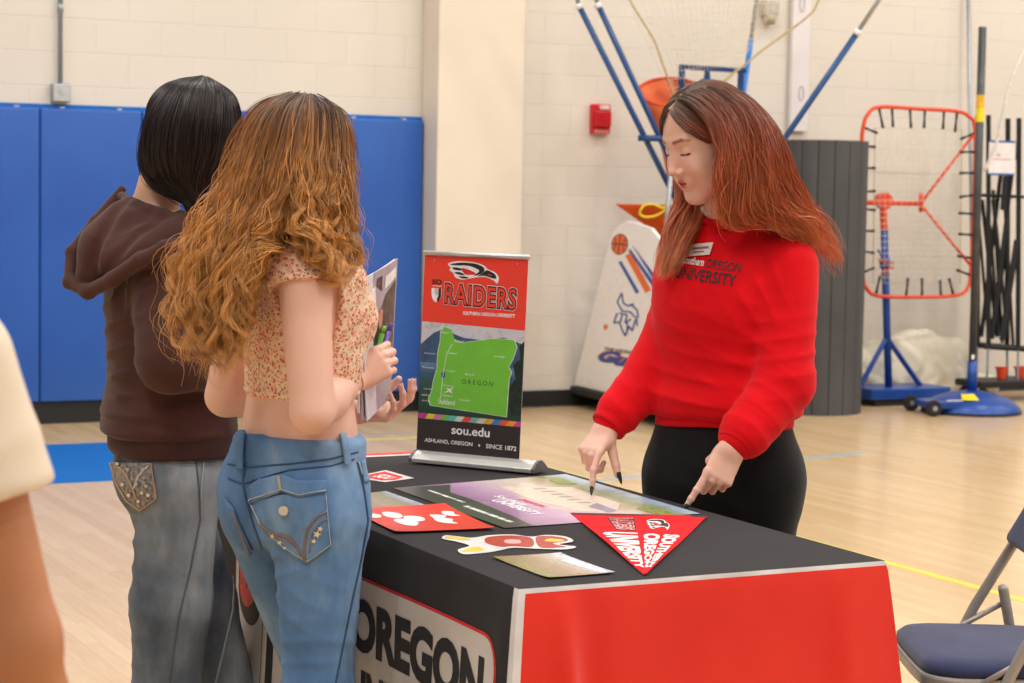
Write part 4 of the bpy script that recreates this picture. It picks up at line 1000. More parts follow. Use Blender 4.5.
m = MB(); m.add([(-.18, -.225, .106), (-.06, -.235, .103), (-.05, -.13, .139), (-.14, -.12, .136)], [(0, 1, 2, 3)]); m.build('label', plain('yellow_label', (232, 214, 30), .5), PS)
m = MB(); [m.box((x_, 0, 0), (.016, .018, .001), M=Matrix.Translation((-.22, -.22, .103)) @ Matrix.Rotation(.3, 4, 'X')) for x_ in (-.06, -.036, -.012, .012, .036)]; m.build('printed_line', M_WINK, PS)

# ---- things leaning or hanging at the wall
a = on_plane(967.5, -40, WO-wn*.05, wn); b = on_plane(974, 385, WO-wn*.2, wn)
m = MB(); m.tube([Vector((0, 0, 0)), a-b], .014, 10); o = m.build('aluminium_pole', M_STEEL, None, smooth=True); o.location = (b.x, b.y, max(b.z, .0)); tag(o, 'thin pale metal pole leaning against the wall behind the dark grey post', 'pole')
x0, zz0 = wall_xy(794, 131, .1); x1, _ = wall_xy(812, 131, .1)
m = MB(); m.rbox(((x1-x0)/2, -.03, .9), (x1-x0, .04, 1.8), .006, 2); o = m.build('board', plain('lavender_white_board', (224, 218, 218), .5, var=.04, scale=3), None); tag(o, 'tall narrow white board hung on the block wall above the rolled mat', 'board'); o.matrix_world = WM @ Matrix.Translation((x0, 0, zz0))
for (px, py) in ((805, 93), (806, 4)):
    hx, hz = wall_xy(px, py, .1); m = MB(); m.tube([(hx-x0+.02*math.cos(k), -.055, hz-zz0+.05*math.sin(k)) for k in np.linspace(0, 2*PI, 13)[:-1]], .0022, 6, closed=True); m.build('hook_ring', M_STEEL, o)
hx, hz = wall_xy(770, 12, .05)
FX = thing('wall_bracket', 'small grey metal fixture on the wall beside the white board', 'wall fixture', M=WM @ Matrix.Translation((hx, 0, hz)))
m = MB(); m.rbox((0, -.04, .03), (.12, .08, .1), .01, 2); m.build('housing', plain('warm_grey_plastic', (186, 178, 166), .5), FX)
m = MB(); m.lathe([(.0, -.09), (.035, -.085), (.05, -.02), (.0, -.02)], 16, M=Matrix.Translation((0, -.05, 0))); m.build('shade', plain('tan_glass', (176, 166, 140), .4), FX, smooth=True)

# ---- crumpled white sheet
bc = on_plane(908, 396, WO-wn*.19, wn); bc.z = 0
def sheet_sdf(p):
    d = s_ell(p, (-.26, .02, .13), (.46, .15, .30)); d = smin(d, s_ell(p, (.06, 0, .22), (.28, .15, .28)), .08); d = smin(d, s_ell(p, (.36, -.02, .16), (.24, .14, .28)), .06); d = smin(d, s_ell(p, (.62, -.05, .07), (.2, .12, .12)), .06)
    d = smin(d, s_cap(p, (.38, -.05, .05), (.42, 0, .36), .12, .03), .05)
    q = p+.05*np.stack([np.sin(p[:, 2]*19+p[:, 0]*7), np.sin(p[:, 0]*17), np.sin(p[:, 0]*13+p[:, 1]*19)], 1).astype(np.float32)
    r = np.abs(noise3(q, 11, 3)); r2 = np.abs(noise3(q, 23, 5))
    d = d+.05*(.5-r)+.022*(.5-r2)
    return smax(d, -p[:, 2]+.004, .01)
o = implicit('crumpled_sheet', sheet_sdf, (-.85, -.45, -.02), (1.0, .45, .6), .014, fabric('cream_tarp', (238, 230, 208), (226, 216, 190), 200, .75, .2, .1, 5, .5)); o.matrix_world = Matrix.Translation(bc) @ Matrix.Rotation(WA, 4, 'Z')
tag(o, 'crumpled cream plastic sheet heaped on the floor behind the blue stand', 'sheet')

# ---- black metal rack
rc = on_plane(1002, 392, WO-wn*.66, wn); rc.z = 0; RKM = frame((rc.x, rc.y, 0), wx, wn, (0, 0, 1)); RKI = RKM.inverted()
RK = thing('equipment_rack', 'black folding metal equipment rack standing at the right edge by the wall', 'rack', M=RKM)
def kl(px, py, dy=0): return RKI @ on_plane(px, py, rc, wn)+Vector((0, dy, 0))
def kb(name, a, b, w_, dy=0, mat=M_BLKMET, n=4):
    m = MB(); m.tube([kl(*a, dy), kl(*b, dy)], w_, n); return m.build(name, mat, RK)
for dy in (0, .12):
    kb('post', (988.5, 115), (988.5, 346), .022, dy); kb('post', (1019, 118), (1018, 346), .024, dy)
    kb('rail', (986, 195), (1024, 197), .012, dy); kb('rail', (984, 346), (1028, 349), .022, dy)
    kb('link', (993, 200), (1008, 338), .018, dy); kb('link', (1012, 172), (992, 338), .020, dy); kb('link', (1004, 190), (1013, 344), .016, dy); kb('link', (990, 225), (999, 335), .014, dy); kb('link', (1017, 240), (1002, 340), .028, dy)
    kb('leg', (988, 346), (987, 378), .012, dy, M_STEEL); kb('leg', (1018, 348), (1018, 382), .012, dy, M_STEEL)
    kb('rail', (995, 290), (1006, 292), .012, dy)
kb('strap', (1003, 176), (1000, 210), .026, -.03); kb('strap', (1016, 120), (1014, 160), .014, -.03)
fa = kl(975, 377); fb_ = kl(1060, 386)
m = MB(); m.rbox(((fa.x+fb_.x)/2, .08, .13), (fb_.x-fa.x, .30, .05), .008, 1); m.build('deck', M_BLKMET, RK)
for q in ((.0, -.02), (.55, -.02), (.0, .18), (.55, .18)):
    m = MB(); m.lathe([(.0, -.015), (.048, -.015), (.052, 0), (.048, .015), (.0, .015)], 18, M=Matrix.Translation((fa.x+.06+q[0]*(fb_.x-fa.x-.1)/.55, q[1], .052)) @ Matrix.Rotation(PI/2, 4, 'X')); m.build('wheel', M_BLACKRUB, RK, auto=40)
    m = MB(); m.box((fa.x+.06+q[0]*(fb_.x-fa.x-.1)/.55, q[1]+.02, .09), (.02, .004, .05)); m.build('fork', M_STEEL, RK)
cups = [(1006, 377), (1024.5, 380)]
for i, q in enumerate(cups):
    c_ = kl(*q, .02); C_ = thing('orange_cup', ['small orange plastic cup on the rack deck, the one wholly in frame', 'small orange plastic cup on the rack deck cut by the right frame edge'][i], 'cup', M=RKM @ Matrix.Translation((c_.x, .05, .157)), group='orange cups on the rack deck')
    m = MB(); m.lathe([(.030, 0), (.042, .075), (.05, .08), (.05, .088), (.036, .086), (.028, .006)], 22); m.build('body', M_ORG, C_, auto=40)
SG = thing('paper_sign', 'white paper sign with blue edges taped to the black rack', 'sign', M=RKM @ Matrix.Translation(kl(998, 158, -.04)))
m = MB(); a, b = kl(985, 175), kl(1012, 141); w_, h_ = abs(b.x-a.x), abs(b.z-a.z); m.rbox((0, 0, 0), (w_, .003, h_), .001, 1); m.build('sheet', plain('white_paper', (228, 224, 224), .6, var=.05, scale=9), SG)
for s in (-1, 1):
    m = MB(); m.box((0, -.002, s*h_*.47), (w_, .002, .014)); m.build('printed_edge', M_BPRINT, SG)
m = MB(); m.box((-.03, -.002, .02), (.03, .0015, .012)); m.box((.0, -.002, -.01), (w_*.7, .0015, .006)); m.build('printed_mark', plain('faded_red_print', (206, 130, 120), .6), SG)
m = MB(); pts = [on_plane(x, y, WO-wn*1.0, wn) for x, y in smooth_poly([(1034, 30), (1022, 55), (1010, 85), (1002, 118), (996, 145), (986, 165)], 4)[:-4]]; o0 = pts[-1].copy(); m.tube([q-o0 for q in pts], .012, 8); o = m.build('white_cord', plain('white_webbing', (222, 214, 206), .8), None, smooth=True); o.location = o0; tag(o, 'white webbing strap hanging over the black rack at the right edge', 'strap')

# ---- folding chair
sc0 = at_z(903, 632, .45); sc1 = at_z(913, 665, .45); ch_y = (sc0-sc1); ch_y.z = 0; 
fx = Vector((ch_y.y, -ch_y.x, 0)).normalized()   # from the front edge toward the back rest
fx = (Matrix.Rotation(math.radians(7), 3, 'Z') @ fx).normalized(); cyv = Vector((-fx.y, fx.x, 0)); CM = frame(((sc0+sc1)/2-Vector((0, 0, .45))), fx, cyv, (0, 0, 1))
#print('chair', sc0, sc1, ch_y.length)
CH = thing('folding_chair', 'grey metal folding chair with navy blue padded seat beside the table', 'chair', M=CM)
M_CHMET = plain('beige_grey_enamel', (168, 158, 148), .35, .25, var=.03); M_NAVY = fabric('navy_upholstery', (56, 60, 94), (48, 52, 84), 420, .95, .35, .3, 9, .2)
WS = .445
def seat_poly(s=0):
    hw = WS/2; k = 1-s/.2
    return [(.2+(x-.2)*k, y*k) for x, y in smooth_poly([(0, -hw*.45), (0, hw*.45), (.012, hw*.82), (.06, hw*.98), (.14, hw), (.30, hw*.96), (.375, hw*.84), (.40, hw*.4), (.40, -hw*.4), (.375, -hw*.84), (.30, -hw*.96), (.14, -hw), (.06, -hw*.98), (.012, -hw*.82)], 5)]
V = []; F = []; lay = [(0.004, .432), (-.001, .440), (0, .452), (.012, .464), (.04, .470), (.1, .473)]
n = len(seat_poly(0))
for s, z in lay: V += [(x, y, z) for x, y in seat_poly(s)]
V.append((.2, 0, .474))
for k in range(len(lay)-1):
    for i in range(n): F.append((k*n+i, k*n+(i+1) % n, (k+1)*n+(i+1) % n, (k+1)*n+i))
for i in range(n): F.append(((len(lay)-1)*n+i, (len(lay)-1)*n+(i+1) % n, len(V)-1))
F.append(tuple(range(n-1, -1, -1)))
m = MB(); m.add(V, F); m.build('seat', M_NAVY, CH, smooth=True)
m = MB(); pan = seat_poly(-.006); m.prism(pan, .405, .434); m.build('seat_pan', M_CHMET, CH, bevel=.006)
hw = WS/2+.015
for s in (-1, 1):
    m = MB(); m.tube([(-.03, s*hw, .01), (.12, s*hw, .33), (.20, s*hw, .50), (.37, s*(hw-.01), .80), (.375, s*(hw-.03), .815)], .0125, 12); m.build('leg', M_CHMET, CH, smooth=True)   # front leg running up into the back
    m = MB(); m.tube([(.42, s*(hw-.02), .01), (.30, s*(hw-.02), .36), (.262, s*(hw-.02), .545), (.258, s*(hw-.02), .555)], [.0125, .0125, .0125, .009], 12); m.build('leg', M_CHMET, CH, smooth=True)
    m = MB(); m.tube([(.10, s*(hw-.01), .415), (.262, s*(hw-.01), .51)], .007, 8); m.build('brace', M_CHMET, CH, smooth=True)
m = MB(); m.tube([(.375, -hw+.03, .815), (.385, -hw*.6, .835), (.385, hw*.6, .835), (.375, hw-.03, .815)], .0125, 12); m.build('top_rail', M_CHMET, CH, smooth=True)
m = MB(); m.tube([(.03, -hw, .14), (.03, hw, .14)], .008, 8); m.build('crossbar', M_CHMET, CH, smooth=True); m = MB(); m.tube([(.375, -hw+.02, .14), (.375, hw-.02, .14)], .008, 8); m.build('crossbar', M_CHMET, CH, smooth=True)
V = []; n = 14
bs = [(.36-.03*math.cos(PI*(k/n-.5)), ) for k in range(n+1)]
m = MB(); 
ang = math.atan2(.17, .30); Mb = Matrix.Translation((.315, 0, .74)) @ Matrix.Rotation(ang, 4, 'Y')
bm = bmesh.new(); bmesh.ops.create_cube(bm, size=1)
for v in bm.verts: v.co = Vector((v.co.x*.035, v.co.y*(WS-.01), v.co.z*.19))
bmesh.ops.subdivide_edges(bm, edges=[e for e in bm.edges if abs((e.verts[0].co-e.verts[1].co).y) > .1], cuts=10)
for v in bm.verts: v.co.x += .03*(1-(v.co.y/(WS/2))**2)
bmesh.ops.bevel(bm, geom=[e for e in bm.edges if e.calc_face_angle(0) > .8], offset=.015, segments=3, profile=.5, affect='EDGES')
bm.verts.index_update(); m.add([v.co for v in bm.verts], [tuple(v.index for v in f.verts) for f in bm.faces], Mb); bm.free(); m.build('backrest', M_NAVY, CH, smooth=True)
# ================================================================ people
def skin_mat(name, base, red, sss=.12):
    t = NT(name); a = t.n.new('ShaderNodeAttribute'); a.attribute_name = 'Col'; v = t.coord()
    n = t.noise(v, 22, 4); c = t.mix(t.ramp(n, [(.35, (0, 0, 0)), (.75, (90, 90, 90))]), base, red); c = t.mix(1.0, c, a.outputs['Color'], 'MULTIPLY')
    return t.out(c, .5, 0, t.bump(t.noise(v, 450, 3), .12, .0006), Subsurface_Weight=sss, Subsurface_Radius=(.012, .005, .003), Specular_IOR_Level=.35)
def hair_mat(name, rough=.42, spec=.5):
    t = NT(name); a = t.n.new('ShaderNodeAttribute'); a.attribute_name = 'Col'
    return t.out(a.outputs['Color'], rough, 0, None, Specular_IOR_Level=spec)
def L3(c): return np.array(lin(c)[:3], dtype=np.float32)
class Person:
    def __init__(s, label, x, y, rotz, name='person'):
        s.M = Matrix.Translation((x, y, 0)) @ Matrix.Rotation(rotz, 4, 'Z'); s.I = s.M.inverted(); s.e = thing(name, label, 'person', M=s.M)
    def J(s, px, py, Y): return tuple(s.I @ at_y(px, py, Y))
    def d(s, v): return tuple(s.I.to_3x3() @ Vector(v))
    def skin(s, regions, mat, color=None, name='body'):
        Vs = []; Fs = []; o = 0
        for sdf, lo, hi, h in regions:
            V, F = polygonize(sdf, lo, hi, h); p = V.astype(np.float32); V = V-grad(sdf, p, h*.5)*sdf(p)[:, None]*.8
            Vs.append(V); Fs.append(F+o); o += len(V)
        V = np.concatenate(Vs); F = np.concatenate(Fs); me = np_mesh(name, V, F)
        set_color(me, color(V.astype(np.float32)) if color else np.ones((len(V), 3)))
        return link(name, me, mat, s.e)
def bbox(pts, pad):
    a = np.array([tuple(p) for p in pts]); return tuple(a.min(0)-pad), tuple(a.max(0)+pad)
def union(*ds, k=.01):
    d = ds[0]
    for e in ds[1:]: d = smin(d, e, k)
    return d
# ---- head, own frame: facing -Y, centre between the ears
def head_sdf(p, open_=0.0018, full=1.0):
    d = s_ell(p, (0, .012, .034), (.0740, .0965, .083))
    q = p.copy(); q[:, 0] = np.abs(p[:, 0])
    d = smin(d, s_ell(p, (0, -.028, -.028), (.0605*full, .063, .080)), .03)
    d = smin(d, s_cap(q, (.052*full, .005, -.052), (.012, -.064, -.098), .019*full, .019), .03)
    d = smin(d, s_ell(q, (.038*full, -.040, -.066), (.026, .032, .030)), .025)
    d = smin(d, s_ell(q, (0, -.076, -.100), (.020, .016, .016)), .018)
    d = smin(d, s_ell(q, (.037, -.060, -.034), (.025, .026, .026)), .02)
    d = smin(d, s_cap(q, (.006, -.0805, .031), (.036, -.0715, .032), .006, .005), .014)
    d = smax(d, -s_ell(q, (.0305, -.100, .009), (.0175, .0185, .0100)), .012)
    d = smin(d, s_cap(q, (0, -.083, .018), (0, -.104, -.024), .0060, .0085), .012)
    d = smin(d, s_ell(q, (0, -.1065, -.028), (.0095, .0095, .0085)), .006)
    d = smin(d, s_ell(q, (.0115, -.096, -.033), (.0072, .0095, .0068)), .005)
    d = smax(d, -s_ell(q, (.0065, -.101, -.0405), (.0035, .005, .003)), .003)
    d = smin(d, s_ell(q, (0, -.083, -.060), (.026, .012, .016)), .012)
    d = smin(d, s_cap(q, (.004, -.0950, -.0560), (.020, -.0860, -.0600), .0042, .0022), .004)
    d = smin(d, s_cap(q, (0, -.0935, -.0665), (.016, -.0865, -.0645), .0055, .003), .004)
    if open_: d = smax(d, -s_ell(q, (0, -.097, -.0612), (.015, .012, open_)), .0022)
    d = smax(d, -s_ell(q, (0, -.100, -.079), (.014, .007, .004)), .006)
    d = smin(d, s_ell(q, (.0305, -.0695, .0065), (.0135, .0135, .0105)), .005)
    d = smin(d, s_cap(q, (.0195, -.0815, .0030), (.0405, -.0765, .0025), .0022, .0020), .0025)
    e = s_ell(q, (.0765, .010, -.004), (.006, .017, .029)); e = smax(e, -s_ell(q, (.083, .006, -.004), (.006, .009, .017)), .004)
    return smin(d, e, .006)
def head_color(q, lip=(205, 120, 112), brow=(92, 62, 48), skin=(255, 255, 255), blush=.0, browk=.75, lash=.8):
    """multiplier on the skin colour, q in head frame"""
    n = len(q); c = np.ones((n, 3), dtype=np.float32); a = q.copy(); a[:, 0] = np.abs(a[:, 0])
    def put(w, col): 
        nonlocal c
        w = np.clip(w, 0, 1)[:, None]; c = c*(1-w)+L3(col)*w
    dl = np.minimum(s_cap(a, (.004, -.0960, -.0560), (.020, -.0870, -.0600), .0048, .0020), s_cap(a, (0, -.0945, -.0665), (.016, -.0875, -.0640), .0060, .0025))
    put((.0012-dl)/.0016, lip)
    put((.0008-s_ell(a, (0, -.096, -.0612), (.015, .012, .0012)))/.001*.7, (150, 84, 84))
    db = np.minimum(s_cap(a, (.015, -.0865, .0310), (.034, -.0800, .0340), .0040, .0034), s_cap(a, (.034, -.0800, .0340), (.047, -.0680, .0285), .0040, .0020))
    db = np.minimum(db, 9)
    put((.002-db)/.003*browk, brow)
    dsh = s_cap(a, (.0195, -.0835, .0012), (.0425, -.0780, .0010), .0018, .0022)
    put((.0012-dsh)/.0012*lash, (70, 46, 40))
    ch = np.exp(-(((a-V3(.038, -.075, -.035))**2).sum(1))/.00045)
    c *= 1-blush*ch[:, None]*V3(0, .16, .16)
    ns = np.exp(-(((a-V3(0, -.108, -.03))**2).sum(1))/.0002); c *= 1-.5*blush*ns[:, None]*V3(0, .2, .2)
    return c
# ---- hand
def frame3(d, n):
    d = Vector(d).normalized(); n = Vector(n); n = (n-d*n.dot(d)).normalized(); return d, n, d.cross(n)
def make_hand(w, d, n, side, curl, spread=.05, thumb=((.6, .5), .3, .25), s=.93):
    """w wrist point, d wrist->knuckles, n out of the palm, side=+1 thumb toward d x n, -1 the other way.
    curl: per finger (index..little) three bend angles. Returns prims + tips."""
    w = Vector(w); d, n, t = frame3(d, n); t = t*side
    caps = []; tips = []
    lens = [(.040, .024, .020), (.044, .028, .021), (.041, .026, .020), (.032, .019, .018)]
    xo = [.0275, .009, -.0095, -.027]; yo = [.086, .089, .085, .077]; rr = [.0083, .0085, .0080, .0071]
    for i in range(4):
        b = w+(d*yo[i]+t*xo[i])*s; fan = (1.5-i)*spread; dd = (d*math.cos(fan)+t*math.sin(fan)).normalized(); ang = 0; pts = [b-dd*.012*s+n*(-.001)]; pts.append(b); rs = [rr[i]*1.12*s, rr[i]*1.05*s]; p = b
        for k in range(3):
            ang += curl[i][k]; v = dd*math.cos(ang)+n*math.sin(ang); p = p+v*lens[i][k]*s; pts.append(p); rs.append(rr[i]*s*(.98, .90, .74)[k])
        caps.append((pts, rs)); tips.append((p, v, -(n*math.cos(ang)-dd*math.sin(ang)) , rr[i]*s*.74))
    (sw, fl), b1, b2 = thumb
    b = w+(d*.018+t*.020+n*.006)*s; v = (d*math.cos(sw)+t*math.sin(sw)); v = (v*math.cos(fl)+n*math.sin(fl)).normalized()
    ax = v.cross(n); 
    inward = (n*.55-t*.85+d*.1).normalized(); inward = (inward-v*inward.dot(v)).normalized()
    p1 = b+v*.042*s; v2 = (v*math.cos(b1)+inward*math.sin(b1)).normalized(); p2 = p1+v2*.032*s
    in2 = (inward-v2*inward.dot(v2)).normalized(); v3 = (v2*math.cos(b2)+in2*math.sin(b2)).normalized(); p3 = p2+v3*.024*s
    caps.append(([b, p1, p2, p3], [.0135*s, .0115*s, .0098*s, .0078*s])); tips.append((p3, v3, (-inward), .0078*s))
    R = np.array([[t.x, d.x, n.x], [t.y, d.y, n.y], [t.z, d.z, n.z]], dtype=np.float32)
    pc = w+d*.046*s
    def f(p):
        q = (p-V3(*w))@R   # q: t, d, n
        yy = np.clip(q[:, 1]/(.088*s), 0, 1); hw = (.026+.014*yy)*s; th = (.0165-.005*yy)*s
        cx = .0
        a = np.abs(q[:, 0]-cx)/hw; c = np.abs(q[:, 2]+.001)/th
        m = (a**2.6+c**2.6+1e-9)**(1/2.6); dp = (m-1)*th
        dy = np.maximum(-.008*s-q[:, 1], q[:, 1]-.086*s); dp = smax(dp, dy, .012*s)
        dp = smin(dp, s_ell(p, tuple(w+(d*.035+t*.020+n*.007)*s), (.016*s, .027*s, .013*s), R), .012)
        dp = smin(dp, s_ell(p, tuple(w+(d*.035-t*.020+n*.006)*s), (.012*s, .030*s, .012*s), R), .012)
        o = dp
        for i, (pts, rs) in enumerate(caps):
            e = s_chain(p, pts, rs, .002)
            # knuckle swelling
            for k in (2, 3):
                if k < len(pts)-1: e = smin(e, s_cap(p, pts[k], tuple(Vector(pts[k])+Vector((0, 0, 1e-4))), rs[k]*1.06, rs[k]*1.06), .003)
            o = smin(o, e, .010 if i == 4 else .005)
        return o
    allp = [q for pts, _ in caps for q in pts]+[w]
    return f, tips, allp
def nail_mesh(P, tip, L, mat, name='fingernail', w=1.0, parent=None):
    """almond nail on the back of a finger tip; tip = (point, direction, back normal, radius)"""
    p, v, nb, r = tip; v = Vector(v).normalized(); nb = (Vector(nb)-v*Vector(nb).dot(v)).normalized(); sd = v.cross(nb)
    V = []; F = []; n = 8
    prof = [(-.9, .75), (-.3, .95), (.5, .95), (1.2, .8)] + ([(1.2+L*.5, .55), (1.2+L, .08)] if L > 0 else [(1.5, .5)])
    for k in (0, 1):
        for a, b in prof:
            for j in range(n+1):
                th = (j/n-.5)*2.1; rad = r*(1.06+.08*k)
                V.append(p+v*(a*r)+(nb*math.cos(th*b)*rad+sd*math.sin(th)*rad*b*w)*(1 if a < 1.2 else 1)-nb*(max(0, a-1.2)*r*.12))
    m = len(prof); N = m*(n+1)
    for i in range(m-1):
        for j in range(n):
            a = i*(n+1)+j; F.append((a, a+n+1, a+n+2, a+1)); F.append(tuple(x+N for x in (a+1, a+n+2, a+n+1, a)))
    for i in range(m-1):
        for j in (0, n): a = i*(n+1)+j; F.append((a, a+n+1, a+n+1+N, a+N) if j else (a+N, a+n+1+N, a+n+1, a))
    b = MB(); b.add(V, F); return b.build(name, mat, P, smooth=True)
# ---- hair strands
def cat(pts, n):
    P_ = np.array(pts, dtype=np.float64); P_ = np.vstack([2*P_[0]-P_[1], P_, 2*P_[-1]-P_[-2]]); m = len(P_)-3
    # parametrise by chord length
    seg = np.linalg.norm(np.diff(P_[1:-1], axis=0), axis=1); cl = np.concatenate([[0], np.cumsum(seg)]); t = np.linspace(0, cl[-1], n)
    i = np.clip(np.searchsorted(cl, t, side='right')-1, 0, m-1); u = ((t-cl[i])/(seg[i]+1e-9))[:, None]
    a, b, c, d = P_[i], P_[i+1], P_[i+2], P_[i+3]
    return .5*((2*b)+(-a+c)*u+(2*a-5*b+4*c-d)*u*u+(-a+3*b-3*c+d)*u**3)
def hair_sheet(guides, n, T=28, thick=(.008, .012), locks=0, curl=0, freq=6, wave=0, wfreq=3, rad=.0007, seed=1, length=(.75, 1), fray=.004, lockr=.010, start=(0, .05), curl_on=.35, urange=(0, 1)):
    """strands flowing along a sheet spanned by the guides; returns points (n,T,3), t (n,T), random (n)"""
    r = np.random.RandomState(seed); G = np.stack([cat(g, T*2) for g in guides])  # g,t,3
    ng = len(guides)
    if locks:
        lu = r.uniform(*urange, locks); lw = r.uniform(-1, 1, locks); lp = r.uniform(0, 6.28, locks); lf = freq*r.uniform(.75, 1.3, locks); la = r.uniform(.6, 1.25, locks); li = r.randint(0, locks, n); lh = np.where(r.rand(locks) < .5, -1, 1); ll = r.uniform(*length, locks)
        u = lu[li]+r.normal(0, .25/locks**.5*.3, n); w = lw[li]+r.normal(0, .08, n); L = ll[li]*r.uniform(.93, 1.0, n)
    else:
        u = r.uniform(*urange, n); w = r.uniform(-1, 1, n); L = r.uniform(*length, n)
    u = np.clip(u, 0, 1)*(ng-1); 
    s0 = r.uniform(*start, n); tt = s0[:, None]+(L-s0)[:, None]*np.linspace(0, 1, T)[None]
    x = tt*(2*T-1); i0 = np.clip(np.floor(x).astype(int), 0, 2*T-2); fx = (x-i0)[..., None]
    gi = np.clip(np.floor(u).astype(int), 0, ng-2); gu = (u-gi)[:, None, None]
    def S(g): return G[g[:, None], i0]*(1-fx)+G[g[:, None], i0+1]*fx
    # smooth interpolation across guides
    gm = np.clip(gi-1, 0, ng-1); gp = np.clip(gi+2, 0, ng-1); A, B, C_, D = S(gm), S(gi), S(gi+1), S(gp)
    P_ = .5*((2*B)+(-A+C_)*gu+(2*A-5*B+4*C_-D)*gu*gu+(-A+3*B-3*C_+D)*gu**3)
    tan = np.gradient(P_, axis=1); tan /= np.linalg.norm(tan, axis=2, keepdims=True)+1e-9
    acr = C_-B; acr = acr-(acr*tan).sum(2, keepdims=True)*tan; acr /= np.linalg.norm(acr, axis=2, keepdims=True)+1e-9
    nor = np.cross(tan, acr)
    th = thick[0]+(thick[1]-thick[0])*tt
    P_ = P_+nor*(w[:, None]*th)[..., None]
    if locks and curl:
        ramp = np.clip((tt-curl_on)/(1-curl_on), 0, 1)**.8; ph = lp[li][:, None]+lf[li][:, None]*tt*6.28*lh[li][:, None]
        am = curl*la[li][:, None]*ramp
        P_ = P_+acr*(am*np.cos(ph))[..., None]+nor*(am*np.sin(ph))[..., None]
    if locks:
        a2 = r.uniform(0, 6.28, n); r2 = lockr*np.sqrt(r.rand(n)); sq = .35+.65*np.sin(np.clip(tt, 0, 1)*PI)[:, :]
        P_ = P_+acr*((np.cos(a2)*r2)[:, None]*sq)[..., None]+nor*((np.sin(a2)*r2)[:, None]*sq)[..., None]
    if wave:
        ph = (u*3.1)[:, None]+tt*6.28*wfreq+r.normal(0, .35, n)[:, None]
        P_ = P_+acr*(wave*tt*np.sin(ph))[..., None]+nor*(wave*.7*tt*np.cos(ph*1.1))[..., None]
    f1, f2, f3, f4 = (r.uniform(0, 6.28, n)[:, None] for _ in range(4)); k1 = r.uniform(1, 3.5, n)[:, None]
    P_ = P_+acr*(fray*tt*np.sin(f1+k1*tt*6))[..., None]+nor*(fray*tt*np.sin(f2+k1*tt*5))[..., None]
    return P_, tt, r.rand(n), (li if locks else np.arange(n))
def strand_mesh(name, sets, rad, color, mat, parent, sides=3):
    Vs = []; Fs = []; Cs = []; o = 0
    for P_, tt, rnd, li in sets:
        n, T, _ = P_.shape
        tan = np.gradient(P_, axis=1); tan /= np.linalg.norm(tan, axis=2, keepdims=True)+1e-9
        ref = np.tile(np.array([.31, .52, .79]), (n, 1))[:, None, :]; a = np.cross(tan, ref); a /= np.linalg.norm(a, axis=2, keepdims=True)+1e-9; b = np.cross(tan, a)
        w = rad*(1-.75*np.clip((np.linspace(0, 1, T)-.7)/.3, 0, 1))[None, :, None]*(.7+.6*rnd)[:, None, None]
        ring = [P_+(a*math.cos(2*PI*k/sides)+b*math.sin(2*PI*k/sides))*w for k in range(sides)]
        V = np.stack(ring, 2).reshape(-1, 3); base = (np.arange(n)[:, None]*T+np.arange(T-1)[None]).reshape(-1)*sides
        for k in range(sides):
            k2 = (k+1) % sides; Fs.append(np.stack([base+k, base+k2, base+sides+k2, base+sides+k], 1)+o)
        c = color(P_.reshape(-1, 3), tt.reshape(-1), np.repeat(rnd, T), np.repeat(li, T)); Cs.append(np.repeat(c, sides, axis=0)); Vs.append(V); o += len(V)
    me = np_mesh(name, np.concatenate(Vs), np.concatenate(Fs)); set_color(me, np.concatenate(Cs)); return link(name, me, mat, parent)
def lerp_cols(t, stops):
    """stops [(t, rgb)] -> linear rgb"""
    xs = [s[0] for s in stops]; cs = np.array([L3(s[1]) for s in stops]); return np.stack([np.interp(t, xs, cs[:, k]) for k in range(3)], 1).astype(np.float32)
def fold(p, c, r, d, freq, amp, ph=0, warp=.3):
    """local run of sharp-crested creases across direction d"""
    q = p-V3(*c); g = np.exp(-(q*q).sum(1)/(r*r)); d = V3(*d); d = d/np.linalg.norm(d); x = q@d
    w = noise3(p, 9, 11)*warp*7
    s = np.abs(np.sin(freq*.95*x+ph+w)); m = .6+.4*noise3(p, 17, 5)
    return -amp*1.9*g*m*((1-s)**1.4-.32)
def outside(P_, M, c=(0, .012, .034), r=(.082, .104, .092), jit=.03, seed=3):
    """keep strand points off the skull: M is the head matrix in the person's frame"""
    Mi = np.array(M.inverted()); Mf = np.array(M); sh = P_.shape; q = P_.reshape(-1, 3)@Mi[:3, :3].T+Mi[:3, 3]
    e = np.sqrt((((q-np.array(c))/np.array(r))**2).sum(1)); k = 1+jit*np.repeat(np.random.RandomState(seed).rand(sh[0]), sh[1])
    f = np.where(e < k, k/np.maximum(e, .05), 1.0); q = (q-np.array(c))*f[:, None]+np.array(c)
    return (q@Mf[:3, :3].T+Mf[:3, 3]).reshape(sh)
def cap_guides(M, side, y0=-.066, y1=.075, zend=-.03, c=(0, .012, .034), r=(.083, .105, .093), n=7, fy=-.012, by=.095, px=.004):
    """guides lying over the skull from the parting down to ear level on one side"""
    c = Vector(c); out = []
    for k in range(n):
        t = k/(n-1); ys = y0+(y1-y0)*t; a = Vector((px/r[0], (ys-c.y)/r[1], 0)); a.z = math.sqrt(max(.02, 1-a.x**2-a.y**2))
        ye = fy+(by-fy)*t; b = Vector((0, max(-.98, min(.98, (ye-c.y)/r[1])), (zend-c.z)/r[2])); b.x = math.sqrt(max(.01, 1-min(.99, b.y**2+b.z**2)))*side
        pts = []
        for j in range(7):
            v = a.normalized().slerp(b.normalized(), j/6); pts.append(tuple(M @ (c+Vector((v.x*r[0], v.y*r[1], v.z*r[2])))))
        out.append(pts)
    return out
